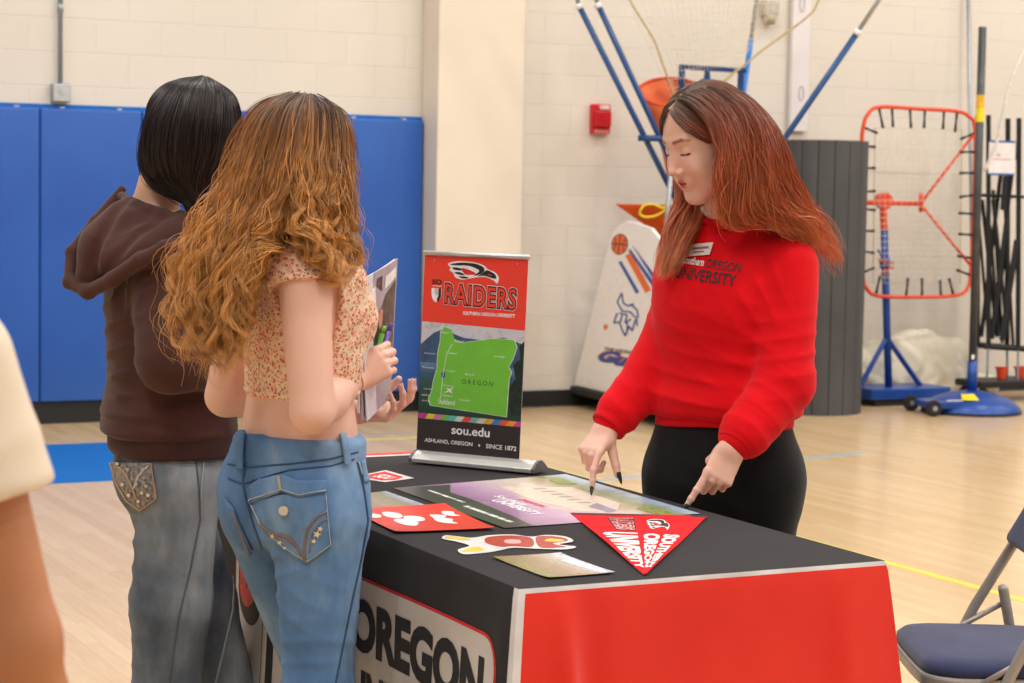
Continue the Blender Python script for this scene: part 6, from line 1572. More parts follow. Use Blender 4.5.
def jeans2(p):
    d = s_loft(p, [(.74, 0, .004, .150, .100), (.80, 0, .002, .166, .116), (.86, 0, .002, .166, .118), (.91, 0, .004, .156, .113), (.94, 0, .002, .149, .110), (.964, 0, .0, .145, .107), (.972, 0, 0, .134, .098)], 2.25)
    for s in (-1, 1):
        d = smin(d, s_ell(p, (s*.076, .060, .842), (.078, .060, .080)), .04)
        k = K[s]; ft = Vector((k.x, k.y+.03, .07)); d = smin(d, s_chain(p, [(s*.082, .012, .79), tuple(k), tuple(ft)], [.094, .066, .082], .03), .025)
    g = np.exp(-(p[:, 0]/.012)**2)*np.clip((p[:, 1]-.05)*14, 0, 1)*np.exp(-((p[:, 2]-.82)/.07)**2); d = d+g*.010
    kR = K[-1]
    d = d+fold(p, (-.05, .10, .73), .09, (.35, 0, 1), 85, .0025)+fold(p, tuple(Vector((-.08, .04, .64))), .12, (-.5, 0, 1), 62, .0022, 1)+fold(p, tuple(kR+Vector((0, .05, .05))), .12, (.2, 0, 1), 75, .0025)+fold(p, (-.13, -.05, .80), .08, (0, -.6, 1), 70, .003)+.0018*noise3(p, 26, 9)
    # waistband step
    d = d-.0022*(1/(1+np.exp(-(p[:, 2]-.927)*900)))*(p[:, 2] < 1.01)
    return d
J2_ = implicit('jeans', jeans2, (-.30, -.36, .04), (.30, .24, 1.02), .0058, M_DENIM, P2.e)
dp = lambda name, poly, mat, off=.003, thick=.002, L=4, par=J2_: decal_px(name, P2, J2_, [px_poly(poly, L)], mat, off, par, thick, smooth=True)
dl_ = lambda name, pts, w, mat, off=.004, par=J2_: decal_px(name, P2, J2_, [px_line(pts, w)], mat, off, par, .0012, smooth=True)
pk = dp('back_pocket', smooth_poly([(252, 500), (324, 488), (331, 545), (308, 563), (285, 548), (260, 522)], 1), M_DENIM, .004, .004)
dp('pocket_flap', [(248, 489), (262, 480), (283, 475), (300, 482), (325, 481), (325, 493), (300, 497), (284, 492), (264, 499), (250, 504)], M_DENIM, .0075, .004, par=pk)
dl_('stitching', [(253, 502), (262, 522), (286, 547), (308, 561), (330, 544), (324, 490)], .8, M_THREAD, .0068, pk); dl_('stitching', [(250, 501), (264, 496.5), (284, 490), (300, 495), (324, 491)], .8, M_THREAD, .0103, pk)
dl_('embroidery', smooth_poly([(262, 523), (275, 532), (290, 536), (300, 548), (306, 560), (306, 560.5), (300, 549), (289, 537), (275, 533)], 3), 2.0, M_BTHREAD, .0070, pk); dl_('embroidery', [(326, 511), (316, 517), (308, 528), (305, 545), (306, 560)], 2.2, M_BTHREAD, .0070, pk); dl_('embroidery', [(327, 518), (319, 523), (312, 534), (310, 552)], 1.1, M_BTHREAD, .0070, pk)
M_CREAMT = plain('cream_thread', (232, 214, 180), .8)
for (x, y, r) in ((317, 533, 4.2), (314, 540, 3), (320, 528, 3), (282, 541, 3), (275, 535, 2.4), (287, 547, 2.4)):
    star = [(x+r*(1 if k % 2 == 0 else .42)*math.cos(k*PI/5), y+r*(1 if k % 2 == 0 else .42)*math.sin(k*PI/5)) for k in range(10)]; decal_px('embroidery', P2, J2_, [px_poly(star, 6)], M_CREAMT, .0078, pk)
bt = decal_px('button', P2, J2_, [px_poly([(286.5+4.2*math.cos(a), 510+4.4*math.sin(a)) for a in np.linspace(0, 2*PI, 17)[:-1]], 9)], plain('bone_button', (214, 200, 176), .35), .0115, pk, .003)
dl_('stitching', [(281, 477), (283, 490)], 2.6, plain('worn_tan_thread', (176, 170, 140), .9), .0105, pk)
pk2 = dp('back_pocket', [(226, 498), (235, 508), (239, 520), (253, 549), (250, 556), (237, 540), (228, 516)], M_DENIM, .004, .003); dl_('embroidery', [(235, 512), (243, 532), (251, 552)], 1.6, M_BTHREAD, .0068, pk2)
dl_('seam', [(247, 463), (243, 480), (246, 500), (252, 520), (262, 548)], 1.6, M_DTHREAD, .0012)   # centre seam
dl_('seam', [(228, 478), (243, 484), (262, 478), (290, 470), (330, 466), (354, 459)], 1.3, M_DTHREAD, .0012)  # yoke
dl_('seam', [(357, 462), (364, 490), (368, 520), (361, 560), (352, 600), (344, 640), (334, 690)], 1.4, M_DTHREAD, .0012)
dl_('seam', [(228, 464), (250, 467), (290, 464), (330, 459), (358, 452)], 1.6, M_DTHREAD, .0010)
for x0, x1 in ((241, 247), (338.5, 344.5)):
    lp = dp('belt_loop', [(x0, 434 if x0 < 300 else 431), (x1, 434 if x0 < 300 else 431), (x1+(-1 if x0 < 300 else 4), 470 if x0 < 300 else 464), (x0+(-1 if x0 < 300 else 4), 470 if x0 < 300 else 465)], M_DENIM, .0085, .004)
dl_('stitching', [(358, 462), (361, 474), (372, 476)], 1, M_THREAD, .003); dp('coin_pocket', [(360, 461), (372, 458), (374, 480), (363, 483)], M_DENIM, .003, .002)
for s in (-1, 1): shoe(P2.e, (K[s].x, K[s].y+.03, 0), (s*.15, -1, 0), M_SHOEB, M_SOLE)
# curly hair
M_HAIR2 = hair_mat('golden_brown_hair', .45, .45)
def hull2(p):
    q = th2(p)
    d = s_ell(q, (0, .014, .034), (.0775, .099, .0855)); d = smax(d, -(q[:, 1]+.045-.5*(q[:, 2]-.06)), .02)
    d = smin(d, s_chain(p, G2((275, 150, 4.07), (258, 200, 4.07), (228, 245, 4.05), (212, 300, 4.03), (216, 340, 4.02)), [.070, .066, .054, .042, .018], .03), .03)
    d = smin(d, s_chain(p, G2((325, 150, 4.08), (334, 200, 4.08), (346, 250, 4.06), (351, 285, 4.04)), [.050, .040, .026, .012], .03), .02)
    return d
def G2(*pts): return [J(*q) for q in pts]
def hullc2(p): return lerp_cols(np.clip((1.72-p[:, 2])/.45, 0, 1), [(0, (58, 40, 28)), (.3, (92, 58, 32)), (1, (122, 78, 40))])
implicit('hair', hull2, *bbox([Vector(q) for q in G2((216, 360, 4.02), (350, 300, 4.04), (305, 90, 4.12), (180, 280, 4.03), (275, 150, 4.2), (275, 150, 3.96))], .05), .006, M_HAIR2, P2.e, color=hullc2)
back2 = [G2((296, 98, 4.13), (262, 112, 4.14), (243, 150, 4.15), (232, 190, 4.13), (208.4, 232, 4.10), (192.6, 268, 4.08), (189, 310, 4.07), (205, 345, 4.06)),
         G2((298, 95, 4.10), (262, 114, 4.07), (243, 155, 4.06), (228, 200, 4.05), (207.2, 240, 4.04), (195, 280, 4.03), (197, 325, 4.02), (213, 358, 4.02)),
         G2((300, 95, 4.08), (270, 114, 4.02), (254, 158, 4.00), (242, 205, 3.99), (226.1, 248, 3.98), (213, 292, 3.97), (215, 338, 3.97), (225, 372, 3.98)),
         G2((303, 95, 4.06), (283, 116, 3.99), (271, 160, 3.97), (260, 208, 3.96), (247.5, 250, 3.95), (233, 294, 3.94), (231, 336, 3.94), (238, 374, 3.95)),
         G2((306, 95, 4.05), (296, 116, 3.98), (288, 160, 3.955), (277, 205, 3.945), (264.1, 244, 3.935), (251, 284, 3.93), (243, 320, 3.93), (247, 352, 3.94)),
         G2((307, 95, 4.05), (302, 116, 3.975), (297, 160, 3.95), (287, 202, 3.94), (266, 240, 3.935), (244, 278, 3.93), (232, 310, 3.925), (232, 338, 3.93))]
front2 = [G2((306, 95, 4.05), (296, 116, 3.98), (290, 160, 3.95), (291.6, 200, 3.94), (292.2, 228, 3.92), (308, 248, 3.91), (326, 272, 3.93), (335, 292, 3.95)),
          G2((311, 95, 4.07), (322, 114, 4.01), (321, 158, 3.98), (317.6, 200, 3.96), (322, 234, 3.95), (334, 262, 3.96), (344, 290, 3.99)),
          G2((315, 98, 4.10), (337, 116, 4.06), (341, 155, 4.05), (341.2, 195, 4.04), (343, 235, 4.04), (349, 265, 4.05), (352, 294, 4.07)),
          G2((317, 99, 4.14), (344, 122, 4.13), (350, 158, 4.15), (347.6, 192, 4.15), (347, 230, 4.13), (351, 262, 4.12), (351, 288, 4.12))]
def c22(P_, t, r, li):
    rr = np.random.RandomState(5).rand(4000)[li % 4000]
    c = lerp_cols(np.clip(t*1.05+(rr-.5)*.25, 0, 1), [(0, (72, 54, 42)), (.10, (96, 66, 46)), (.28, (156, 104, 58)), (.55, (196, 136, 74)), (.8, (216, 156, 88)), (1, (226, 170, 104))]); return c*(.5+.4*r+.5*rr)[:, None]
A1 = hair_sheet(back2, 6500, 52, (.004, .045), locks=230, curl=.0165, freq=7, curl_on=.30, lockr=.0050, fray=.005, length=(.60, 1.03), seed=21)
A2 = hair_sheet(front2, 4200, 48, (.004, .022), locks=150, curl=.0145, freq=6.0, curl_on=.30, lockr=.0048, fray=.005, length=(.70, 1.03), seed=22)
A3 = hair_sheet(back2, 350, 52, (.01, .062), locks=120, curl=.016, freq=5.0, curl_on=.2, lockr=.008, fray=.022, length=(.6, 1.06), seed=23)
A4 = hair_sheet(front2, 180, 48, (.008, .034), locks=80, curl=.014, freq=4.5, curl_on=.25, lockr=.008, fray=.016, length=(.7, 1.05), seed=24)
A5 = hair_sheet(back2+front2, 1500, 20, (.002, .006), fray=.003, length=(.22, .34), seed=25)
A6 = hair_sheet(cap_guides(HM2, 1, zend=-.05, fy=-.02, r=(.080, .103, .0885)), 1400, 24, (.0, .006), fray=.003, length=(.7, 1), seed=26, start=(0, .3)); A7 = hair_sheet(cap_guides(HM2, -1, zend=-.05, fy=-.02, r=(.080, .103, .0885)), 1800, 24, (.0, .006), fray=.003, length=(.7, 1), seed=27, start=(0, .3))
A6 = (A6[0], A6[1]*.3, *A6[2:]); A7 = (A7[0], A7[1]*.3, *A7[2:])
fx2 = lambda S: (outside(S[0], HM2, r=(.080, .103, .0885)), *S[1:])
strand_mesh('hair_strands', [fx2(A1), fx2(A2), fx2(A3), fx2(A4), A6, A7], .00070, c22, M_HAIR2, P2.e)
# booklets, pens
def booklet(label, TL_p, TR_p, BR_p, BL_p, mat, parts_=None, name='booklet', thick=.003):
    c = (TL_p+TR_p+BR_p+BL_p)/4; xa = (TR_p-TL_p).normalized(); za = (TL_p-BL_p); za = (za-xa*za.dot(xa)).normalized(); na = xa.cross(za)
    M = frame(c, xa, na, za); I = M.inverted(); P = thing(name, label, 'booklet', M=M, group='booklets held in the hand'); q = quad_map([I @ BL_p, I @ BR_p, I @ TR_p, I @ TL_p])
    V = []; F = []; n = 8
    for k in (0, 1):
        for i in range(n+1):
            for j in range(n+1): v_ = q(i/n, j/n); V.append((v_.x, v_.y+thick*k+.004*math.sin(PI*i/n), v_.z))
    N = (n+1)**2
    for i in range(n):
        for j in range(n): a = i*(n+1)+j; f = (a, a+n+1, a+n+2, a+1); F.append(f); F.append(tuple(x+N for x in f[::-1]))
    rim = [i*(n+1) for i in range(n+1)]+[n*(n+1)+j for j in range(1, n+1)]+[i*(n+1)+n for i in range(n-1, -1, -1)]+[j for j in range(n-1, 0, -1)]
    for i in range(len(rim)): a, b = rim[i], rim[(i+1) % len(rim)]; F.append((a, a+N, b+N, b))
    m = MB(); m.add(V, F); m.build('pages', mat, P, auto=30)
    for nm_, poly, mt, off in (parts_ or []):
        bm = bmesh.new(); bm.faces.new([bm.verts.new((a, b, 0)) for a, b in poly]); 
        for k in range(1, 8): bmesh.ops.bisect_plane(bm, geom=bm.verts[:]+bm.edges[:]+bm.faces[:], plane_co=(k/8, 0, 0), plane_no=(1, 0, 0))
        bmesh.ops.triangulate(bm, faces=bm.faces[:]); bm.verts.index_update()
        m = MB(); m.add([(q(v.co.x, v.co.y).x, q(v.co.x, v.co.y).y+.004*math.sin(PI*v.co.x)+thick+off, q(v.co.x, v.co.y).z) for v in bm.verts], [tuple(v.index for v in f.verts) for f in bm.faces]); bm.free(); m.build(nm_, mt, P)
    return P
M_PAPER = plain('booklet_paper', (222, 216, 220), .5, var=.02)
def W(px, py, Y): return at_y(px, py, Y)
M_LAV = plain('lavender_grey_print', (172, 160, 170), .4); M_PRED = plain('photo_red_print', (196, 84, 70), .4, var=.25, scale=40); M_PDRK = plain('photo_dark_print', (70, 60, 58), .4, var=.5, scale=50)
booklet('front booklet held up, with a lavender cover and a red and dark photo', W(361, 279, 4.115), W(396.5, 258.5, 4.30), W(389, 398, 4.30), W(361, 420, 4.115), M_LAV,
    [('printed_box', [(.05, .62), (.05, .88), (.32, .90), (.36, .66)], M_WINK, .0006), ('printed_photo', [(.05, .25), (.05, .60), (.35, .62), (.62, .80), (.96, .86), (.96, .2)], M_PDRK, .0006), ('printed_photo', [(.06, .24), (.06, .58), (.22, .60), (.26, .3)], M_PRED, .0010), ('printed_box', [(.58, .84), (.6, .93), (.94, .95), (.94, .88)], M_WINK, .0010), ('printed_photo', [(.34, .90), (.36, .95), (.5, .95), (.5, .84)], M_PDRK, .0010), ('printed_photo', [(.40, .66), (.46, .72), (.54, .70), (.52, .6), (.44, .58)], plain('photo_face_print', (206, 140, 120), .5), .0012)])
booklet('middle white booklet directly behind the lavender one, its edge showing on the left', W(358, 281, 4.105), W(393, 260, 4.305), W(384, 394, 4.31), W(357.5, 413, 4.110), M_PAPER)
booklet('hindmost thin white booklet of the held stack', W(359.5, 280, 4.095), W(394, 259, 4.320), W(386, 396, 4.325), W(366, 421, 4.12), plain('booklet_paper_cool', (214, 212, 222), .5, var=.02))
def pen(label, a, b, mat, r=.0048):
    M = Matrix.Translation(a); P = thing('pen', label, 'pen', M=M, group='pens gripped with the booklets'); d = b-a
    m = MB(); m.tube([Vector((0, 0, 0)), d*.05, d*.86], [r*.5, r, r], 12); m.build('barrel', mat, P, smooth=True)
    m = MB(); m.tube([d*.86, d*.97, d], [r*1.08, r*.9, r*.5], 12); m.build('cap', mat, P, smooth=True)
    s = d.cross(Vector((0, 0, 1))).normalized()*-1; m = MB(); m.tube([d*.93+s*r, d*.9+s*r*1.7, d*.6+s*r*1.5], .0012, 6); m.build('clip', mat, P, smooth=True)
pen('purple pen gripped in the hand over the booklets', W(374, 380, 4.155), W(391.5, 323, 4.185), plain('purple_plastic', (92, 58, 150), .3))
pen('bright green pen gripped in the hand beside the purple pen', W(370, 380, 4.165), W(384.5, 326, 4.195), plain('lime_plastic', (110, 180, 60), .35), .0062)
# ---------------------------------------------------------------- person in the brown hoodie
P1 = Person('person with sleek dark hair in a brown hoodie and embellished faded jeans, seen from behind', -.765, 4.70, math.radians(112.4))
J = P1.J
HC1 = Vector(J(191, 137, 4.66)); HM1 = Matrix.Translation(HC1) @ Matrix.Rotation(math.radians(-4), 4, 'Z') @ Matrix.Rotation(math.radians(22), 4, 'X') @ Matrix.Scale(.98, 4)
th1 = head_frame(HM1)
s1R, e1R, w1R = (Vector(J(*q)) for q in ((160, 258, 4.585), (170, 362, 4.49), (252, 372, 4.62)))
s1L = Vector((.165, .01, s1R.z)); e1L = Vector(J(222, 366, 4.98)); w1L = Vector(J(300, 384, 4.86))
n10, n11 = Vector(J(150, 212, 4.68)), HM1 @ Vector((0, .035, -.045))
h1R, t1R, p1R = make_hand(w1R, Vector(P1.d((.9, .1, -.15))), Vector(P1.d((-.2, .3, -.9))), 1, [(.3, .4, .2)]*4, .05, ((.5, .3), .2, .2), .92)
h1L, t1L, p1L = make_hand(w1L, Vector(P1.d((.9, -.2, -.15))), Vector(P1.d((0, -.3, -.9))), -1, [(.3, .4, .2)]*4, .05, ((.5, .3), .2, .2), .92)
def nk1(p): return smin(s_cap(p, tuple(n10-Vector((0, 0, .04))), tuple(n11), .054, .048), s_cap(p, tuple(n10+Vector((-.05, .0, -.04))), tuple(n10+Vector((.06, .02, -.03))), .045, .045), .05)
def hd1(p): return smin(head_sdf(th1(p)), nk1(p), .02)
K1 = {-1: Vector(J(166, 700, 4.62)), 1: Vector(J(226, 700, 4.86))}
def in1(p):
    d = s_loft(p, [(.80, 0, 0, .14, .10), (1.0, 0, 0, .125, .09), (1.2, 0, -.01, .135, .10), (1.34, 0, 0, .12, .07)])
    for s, (a, b, c_) in ((1, (s1L, e1L, w1L)), (-1, (s1R, e1R, w1R))):
        d = smin(d, s_cap(p, tuple(a), tuple(b), .046, .038), .03); d = smin(d, s_cap(p, tuple(b), tuple(c_), .038, .025), .02)
        d = smin(d, s_chain(p, [(s*.085, 0, .82), tuple(K1[s]), (K1[s].x, K1[s].y+.02, .09)], [.075, .05, .035], .02), .03)
    return smin(d, nk1(p), .03)
P1.skin([(hd1, *bbox([HC1-Vector((.09, .10, .12)), HC1+Vector((.09, .12, .11)), n10+Vector((0, 0, -.04))], .035), .003), (lambda p: smin(h1R(p), s_cap(p, tuple(w1R), tuple(w1R.lerp(e1R, .3)), .025, .03), .015), *bbox(p1R, .02), .003), (lambda p: smin(h1L(p), s_cap(p, tuple(w1L), tuple(w1L.lerp(e1L, .3)), .025, .03), .015), *bbox(p1L, .02), .003), (in1, (-.42, -.5, 0), (.42, .3, 1.45), .012)], M_SKIN2, lambda p: head_color(th1(p), (200, 130, 120), (70, 54, 46)))
M_BROWN = fabric('brown_fleece', (82, 52, 46), (72, 45, 40), 700, .92, .2, .12, 7, .3); M_BRIB = fabric('brown_ribbing', (70, 44, 40), (62, 40, 36), 350, .92, .4, .1)
hoodrim = [J(*q) for q in ((122, 190, 4.72), (95, 222, 4.67), (72, 252, 4.62), (70, 282, 4.58), (88, 292, 4.54), (112, 280, 4.50), (140, 260, 4.47), (165, 247, 4.46), (190, 240, 4.48), (206, 242, 4.54))]
def hoodie(p):
    t = s_loft(p, [(.868, 0, 0, .140, .112), (.885, 0, .010, .168, .140), (.935, 0, .016, .176, .150), (1.00, 0, .014, .166, .140), (1.12, 0, .022, .160, .134), (1.22, 0, .020, .166, .138), (1.30, 0, .01, .160, .112), (1.36, 0, .02, .120, .085), (1.40, 0, .02, .07, .06)], 2.2)
    a = smin(s_cap(p, tuple(s1R), tuple(e1R+Vector((0, 0, .01))), .074, .070), s_cap(p, tuple(e1R), tuple(e1R.lerp(w1R, .8)), .066, .046), .035)
    b = smin(s_cap(p, tuple(s1L), tuple(e1L), .072, .064), s_cap(p, tuple(e1L), tuple(e1L.lerp(w1L, .8)), .064, .046), .03)
    d = smin(smin(t, a, .02), b, .02)
    d = d+fold(p, tuple(Vector(J(118, 345, 4.6))), .12, (.35, 0, 1), 62, .006)+fold(p, tuple(Vector(J(120, 405, 4.6))), .13, (.1, 0, 1), 70, .006, 1)+fold(p, tuple(Vector(J(190, 425, 4.55))), .14, (-.2, 0, 1), 60, .005)+fold(p, tuple(e1R.lerp(s1R, .3)), .1, (.3, .2, 1), 70, .004)+fold(p, tuple(Vector(J(128, 280, 4.55))), .09, (1, 1, .3), 60, .004)
    return d+.002*noise3(p, 22, 14)
HOO = implicit('hoodie', hoodie, *bbox([s1R, e1R, w1R, s1L, e1L, w1L, Vector((-.2, -.17, .87)), Vector((.2, .17, 1.40))], .09), .006, M_BROWN, P1.e)
def hem1(p):
    x, y = p[:, 0]/.164, (p[:, 1]-.008)/.134; r = (np.abs(x)**2.2+np.abs(y)**2.2+1e-9)**(1/2.2); return smax(np.abs((r-1)*.134)-.008, np.abs(p[:, 2]-.880-.006*np.sin(p[:, 0]*14))-.028, .006)
implicit('waistband', hem1, (-.19, -.16, .83), (.19, .16, .94), .0055, M_BRIB, HOO)
hc_ = [Vector(q) for q in hoodrim]
def hood(p):
    # a collapsed hood: cowl around the neck, pouch hanging on the back, thick rolled rim
    d = s_chain(p, [J(160, 232, 4.62), J(132, 232, 4.62), J(106, 250, 4.59), J(90, 274, 4.57)], [.052, .066, .056, .032], .04)
    d = smin(d, s_chain(p, [J(150, 232, 4.58), J(178, 238, 4.55), J(150, 250, 4.53), J(118, 262, 4.54)], [.05, .045, .045, .040], .03), .03)
    rim = s_chain(p, hoodrim, [.010, .012, .014, .0155, .0165, .0165, .016, .015, .014, .012], .01)
    hol = s_ell(p, tuple(n10+Vector((0, -.02, .050))), (.080, .074, .060)); d = smax(d, -hol, .02)
    for ln, w_, dp_ in (([J(130, 192, 4.60), J(112, 216, 4.56), J(99, 246, 4.535), J(90, 274, 4.53), J(84, 290, 4.53)], .013, .016), ([J(168, 214, 4.53), J(140, 232, 4.50), (J(116, 258, 4.50)), J(98, 282, 4.51)], .012, .010)):
        cc = s_chain(p, ln, [0]*len(ln), .004); d = d+dp_*np.exp(-(cc/w_)**2)
    d = smin(d, rim, .006)
    d = smin(d, s_chain(p, [J(122, 196, 4.68), J(136, 205, 4.59), J(160, 214, 4.555), J(182, 220, 4.54), J(198, 232, 4.54)], [.010, .011, .011, .011, .010], .01), .012)
    return d+fold(p, J(150, 228, 4.52), .07, (.6, 0, 1), 62, .003)+.0015*noise3(p, 26, 3)
implicit('hood', hood, *bbox(hc_+[n10+Vector((0, 0, .03))], .08), .0048, M_BROWN, HOO)
K1 = {-1: Vector(J(166, 700, 4.62)), 1: Vector(J(226, 700, 4.86))}
def jeans1(p):
    d = s_loft(p, [(.72, 0, .004, .150, .105), (.80, 0, .008, .160, .120), (.86, 0, .004, .152, .116), (.93, 0, .004, .140, .108), (.97, 0, 0, .13, .10)], 2.3)
    for s in (-1, 1):
        d = smin(d, s_ell(p, (s*.072, .060, .80), (.076, .060, .080)), .04); k = K1[s]; ft = Vector((k.x, k.y+.02, .07))
        d = smin(d, s_chain(p, [(s*.080, .012, .78), tuple(k.lerp(Vector((s*.08, .012, .78)), .45)), tuple(k), tuple(ft)], [.096, .088, .074, .088], .03), .025)
    k = K1[-1]
    return d+fold(p, tuple(k+Vector((0, .06, .13))), .14, (.15, 0, 1), 60, .0018)+fold(p, (-.05, .10, .70), .10, (.3, 0, 1), 60, .003)+fold(p, tuple(k+Vector((0, .05, .28))), .10, (-.3, 0, 1), 55, .0025)+.002*noise3(p, 24, 19)
J1_ = implicit('jeans', jeans1, (-.32, -.3, .04), (.32, .24, 1.0), .0062, M_DENIM_D, P1.e)
d1p = lambda name, poly, mat, off=.003, thick=.002, L=5, par=J1_: decal_px(name, P1, J1_, [px_poly(poly, L)], mat, off, par, thick, smooth=True)
d1l = lambda name, pts, w, mat, off=.004, par=J1_: decal_px(name, P1, J1_, [px_line(pts, w)], mat, off, par, .0012, smooth=True)
pk = d1p('back_pocket', [(113, 462), (152, 464), (158, 498), (142, 511), (128, 500), (117, 482)], plain('embellished_denim', (120, 112, 108), .6, var=.35, scale=120), .004, .004)
M_SILV = plain('silver_stud', (206, 204, 200), .3, .8); M_TAN = plain('tan_thread', (172, 146, 118), .8)
d1l('stitching', [(113, 463), (118, 482), (129, 500), (142, 510), (157, 498), (152, 464)], 1.3, M_TAN, .007, pk); d1l('stitching', [(118, 464), (128, 474), (134, 486), (142, 506)], 1.6, M_TAN, .007, pk); d1l('stitching', [(150, 466), (140, 476), (136, 488)], 1.6, M_SILV, .007, pk)
for (x, y) in ((121, 464.5), (131, 470), (146, 478), (148, 486), (144, 492), (139, 484), (150, 494), (126, 484), (132, 494), (141, 500), (145, 470)):
    decal_px('stud', P1, J1_, [px_poly([(x+1.7*math.cos(a), y+1.7*math.sin(a)) for a in np.linspace(0, 2*PI, 9)[:-1]], 9)], M_SILV, .0085, pk, .002)
d1l('seam', [(196, 462), (199, 490), (200, 520), (190, 570), (178, 620), (168, 690)], 1.6, plain('grey_seam', (92, 98, 106), .8), .0015)
d1l('stitching', [(203, 462), (201, 480), (200, 500)], 1.0, M_THREAD, .004)
d1l('stitching', [(231, 500), (234, 560), (232, 610), (222, 655), (214, 690)], 2.2, M_THREAD, .003)
for s in (-1, 1): shoe(P1.e, (K1[s].x, K1[s].y+.03, 0), (s*.15, -1, 0), M_SHOEB, M_SOLE)
M_HAIR1 = hair_mat('dark_hair', .36, .35)
def G1(*pts): return [J(*q) for q in pts]
def hull1(p):
    q = th1(p); d = s_ell(q, (0, .014, .034), (.0795, .101, .0885)); d = smax(d, -(q[:, 1]+.052-.3*(q[:, 2]-.05)), .02)
    d = smin(d, s_cap(p, J(178, 160, 4.62), J(188, 182, 4.60), .070, .045), .04)
    return smin(d, s_chain(p, G1((185, 185, 4.59), (194, 202, 4.555), (205, 222, 4.535), (213, 240, 4.53)), [.035, .020, .019, .008], .02), .02)
implicit('hair', hull1, *bbox([Vector(q) for q in G1((213, 245, 4.53), (240, 80, 4.7), (142, 150, 4.6), (192, 135, 4.78), (192, 135, 4.52))], .05), .0055, M_HAIR1, P1.e, color=lambda p: lerp_cols(np.clip(p[:, 0]*0, 0, 1), [(0, (30, 23, 23)), (1, (30, 23, 23))]))
g1 = [G1((203, 78, 4.72), (172, 84, 4.70), (150, 112, 4.68), (141, 148, 4.66), (143, 172, 4.64), (158, 190, 4.60), (184, 202, 4.565), (200, 222, 4.545), (208, 238, 4.54)),
      G1((203, 77, 4.67), (172, 86, 4.61), (152, 115, 4.575), (146, 150, 4.57), (152, 176, 4.57), (172, 193, 4.56), (192, 206, 4.545), (205, 226, 4.535), (211, 242, 4.53)),
      G1((204, 77, 4.63), (186, 88, 4.555), (174, 118, 4.515), (169, 150, 4.51), (173, 174, 4.525), (184, 190, 4.535), (197, 206, 4.53), (207, 226, 4.525), (213, 243, 4.525)),
      G1((206, 77, 4.62), (206, 90, 4.535), (201, 120, 4.495), (197, 152, 4.495), (194, 174, 4.51), (195, 190, 4.525), (202, 207, 4.525), (210, 227, 4.52), (215, 244, 4.52)),
      G1((208, 78, 4.63), (224, 93, 4.565), (227, 122, 4.545), (223, 150, 4.54), (214, 171, 4.535), (205, 187, 4.535), (206, 207, 4.53), (212, 226, 4.525), (217, 243, 4.525)),
      G1((209, 79, 4.68), (234, 98, 4.645), (241, 128, 4.65), (237, 153, 4.63), (226, 171, 4.59), (212, 186, 4.555), (210, 207, 4.54), (214, 226, 4.53), (218, 242, 4.53))]
def c11(P_, t, r, li): return lerp_cols(r, [(0, (24, 18, 18)), (.8, (44, 33, 32)), (1, (66, 50, 46))])*(1+.8*np.clip(t-.55, 0, 1))[:, None]
B1 = hair_sheet(g1, 5200, 40, (.003, .007), fray=.0012, length=(.72, 1.0), seed=31); B2 = hair_sheet(g1, 260, 40, (.005, .012), fray=.007, length=(.5, 1.02), seed=32); B3 = hair_sheet(cap_guides(HM1, 1), 1400, 24, (0, .003), fray=.001, length=(.8, 1), seed=33); B4 = hair_sheet(cap_guides(HM1, -1), 1400, 24, (0, .003), fray=.001, length=(.8, 1), seed=34)
fx1 = lambda S: (outside(S[0], HM1), *S[1:])
strand_mesh('hair_strands', [fx1(B1), fx1(B2), B3, B4], .00065, c11, M_HAIR1, P1.e)
m = MB(); m.tube([Vector(J(*q)) for q in ((166, 186, 4.60), (160, 190, 4.575), (150, 183, 4.59))], .0012, 6)

# ---------------------------------------------------------------- bystander at the left edge
PF_ = Person('person in a cream T-shirt whose bare arm is cut off by the left frame edge', -.735, 1.97, PI)
J = PF_.J
fs, fe, fw = (Vector(J(*q)) for q in ((-58, 366, 1.95), (14, 640, 1.95), (46, 860, 2.05)))
fsL, feL, fwL = Vector((.185, 0, fs.z)), Vector((.25, .02, 1.03)), Vector((.23, -.10, .80))
fn0 = Vector((0, .0, fs.z+.07)); fHM = Matrix.Translation((0, -.03, fs.z+.25)); thf = head_frame(fHM)
hfR, tfR, pfR = make_hand(fw, Vector((-.02, -.25, -1)), Vector((.9, .2, 0)), 1, [(.25, .35, .2)]*4, .04, ((.4, .3), .2, .2), 1.0)
hfL, tfL, pfL = make_hand(fwL, Vector((.02, -.25, -1)), Vector((-.9, .2, 0)), -1, [(.25, .35, .2)]*4, .04, ((.4, .3), .2, .2), 1.0)
def nf(p): return s_cap(p, tuple(fn0-Vector((0, 0, .06))), (0, .0, fs.z+.18), .062, .055)
def bf(p):
    d = s_loft(p, [(.80, 0, 0, .15, .11), (1.0, 0, 0, .14, .10), (1.2, 0, -.01, .15, .11), (fs.z+.03, 0, 0, .13, .07)])
    for s, (a, b, c_) in ((1, (fsL, feL, fwL)), (-1, (fs, fe, fw))):
        d = smin(d, s_cap(p, tuple(a), tuple(b), .052, .043), .03); d = smin(d, s_chain(p, [tuple(b), tuple(b.lerp(c_, .3)), tuple(c_)], [.043, .044, .028], .015), .015)
        d = smin(d, s_chain(p, [(s*.09, 0, .82), (s*.10, -.01, .48), (s*.10, .01, .09)], [.08, .055, .04], .02), .03)
    return smin(d, nf(p), .03)
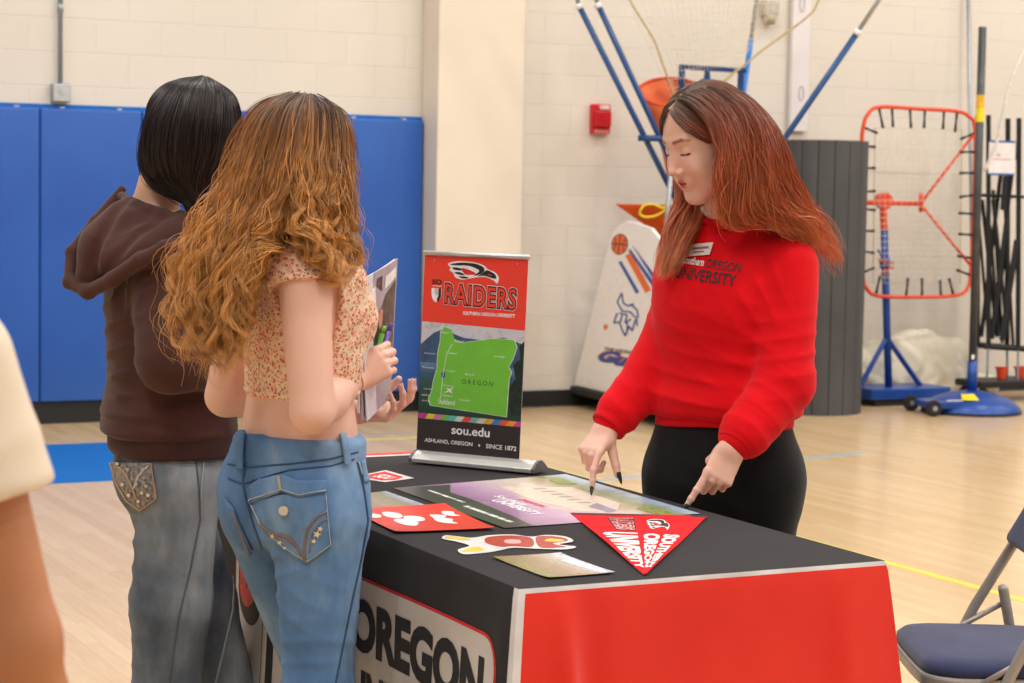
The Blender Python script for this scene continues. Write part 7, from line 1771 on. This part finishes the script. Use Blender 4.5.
PF_.skin([(bf, (-.42, -.35, 0), (.42, .25, fs.z+.12), .009), (lambda p: smin(head_sdf(thf(p)), nf(p), .02), (-.11, -.17, fs.z+.10), (.11, .12, fs.z+.39), .005), (lambda p: smin(hfR(p), s_cap(p, tuple(fw), tuple(fw.lerp(fe, .3)), .028, .034), .015), *bbox(pfR, .02), .004), (lambda p: smin(hfL(p), s_cap(p, tuple(fwL), tuple(fwL.lerp(feL, .3)), .028, .034), .015), *bbox(pfL, .02), .004)], M_SKIN3, lambda p: head_color(thf(p), (190, 130, 120), (60, 44, 36)))
M_CREAM = fabric('cream_jersey', (232, 216, 194), (222, 205, 182), 600, .9, .15, .1, 6, .3)
def tee(p):
    d = s_loft(p, [(.86, 0, 0, .185, .135), (1.0, 0, 0, .180, .132), (1.15, 0, -.005, .178, .135), (1.26, 0, 0, .176, .120), (fs.z+.0, 0, 0, .165, .095), (fs.z+.055, 0, 0, .10, .07), (fs.z+.075, 0, 0, .06, .055)], 2.3, True)
    for a, b in ((fs, fe), (fsL, feL)):
        dv = (b-a).normalized(); e = s_cap(p, tuple(a), tuple(a.lerp(b, .6)), .068, .080); q = (p-V3(*a.lerp(b, .50)))@V3(*dv); d = smin(d, smax(e, q, .008), .02)
    return d+.003*noise3(p, 15, 4)+fold(p, tuple(fs.lerp(fe, .3)), .12, (.3, 0, 1), 45, .004)
implicit('t_shirt', tee, (-.40, -.22, .86), (.40, .22, fs.z+.10), .008, M_CREAM, PF_.e)
def trf(p):
    d = s_loft(p, [(.74, 0, 0, .165, .11), (.82, 0, 0, .172, .125), (.90, 0, 0, .165, .118), (.95, 0, 0, .155, .11)])
    for s in (-1, 1): d = smin(d, s_chain(p, [(s*.09, 0, .78), (s*.10, -.01, .48), (s*.10, .01, .06)], [.10, .078, .072], .02), .03)
    return d+.002*noise3(p, 18, 4)
implicit('trousers', trf, (-.22, -.18, .02), (.22, .18, .97), .009, fabric('navy_twill', (44, 50, 66)), PF_.e)
for s in (-1, 1): shoe(PF_.e, (s*.10, .01, 0), (s*.1, -1, 0), M_SHOEB, M_SOLE)
implicit('hair', lambda p: smax(s_ell(thf(p), (0, .022, .038), (.082, .102, .090)), -(thf(p)[:, 1]+.050-.5*(thf(p)[:, 2]-.05)), .015)+.002*noise3(p, 60, 3), (-.12, -.16, fs.z+.15), (.12, .14, fs.z+.42), .005, M_HAIR1, PF_.e, color=lambda p: np.tile(L3((48, 34, 28)), (len(p), 1)))
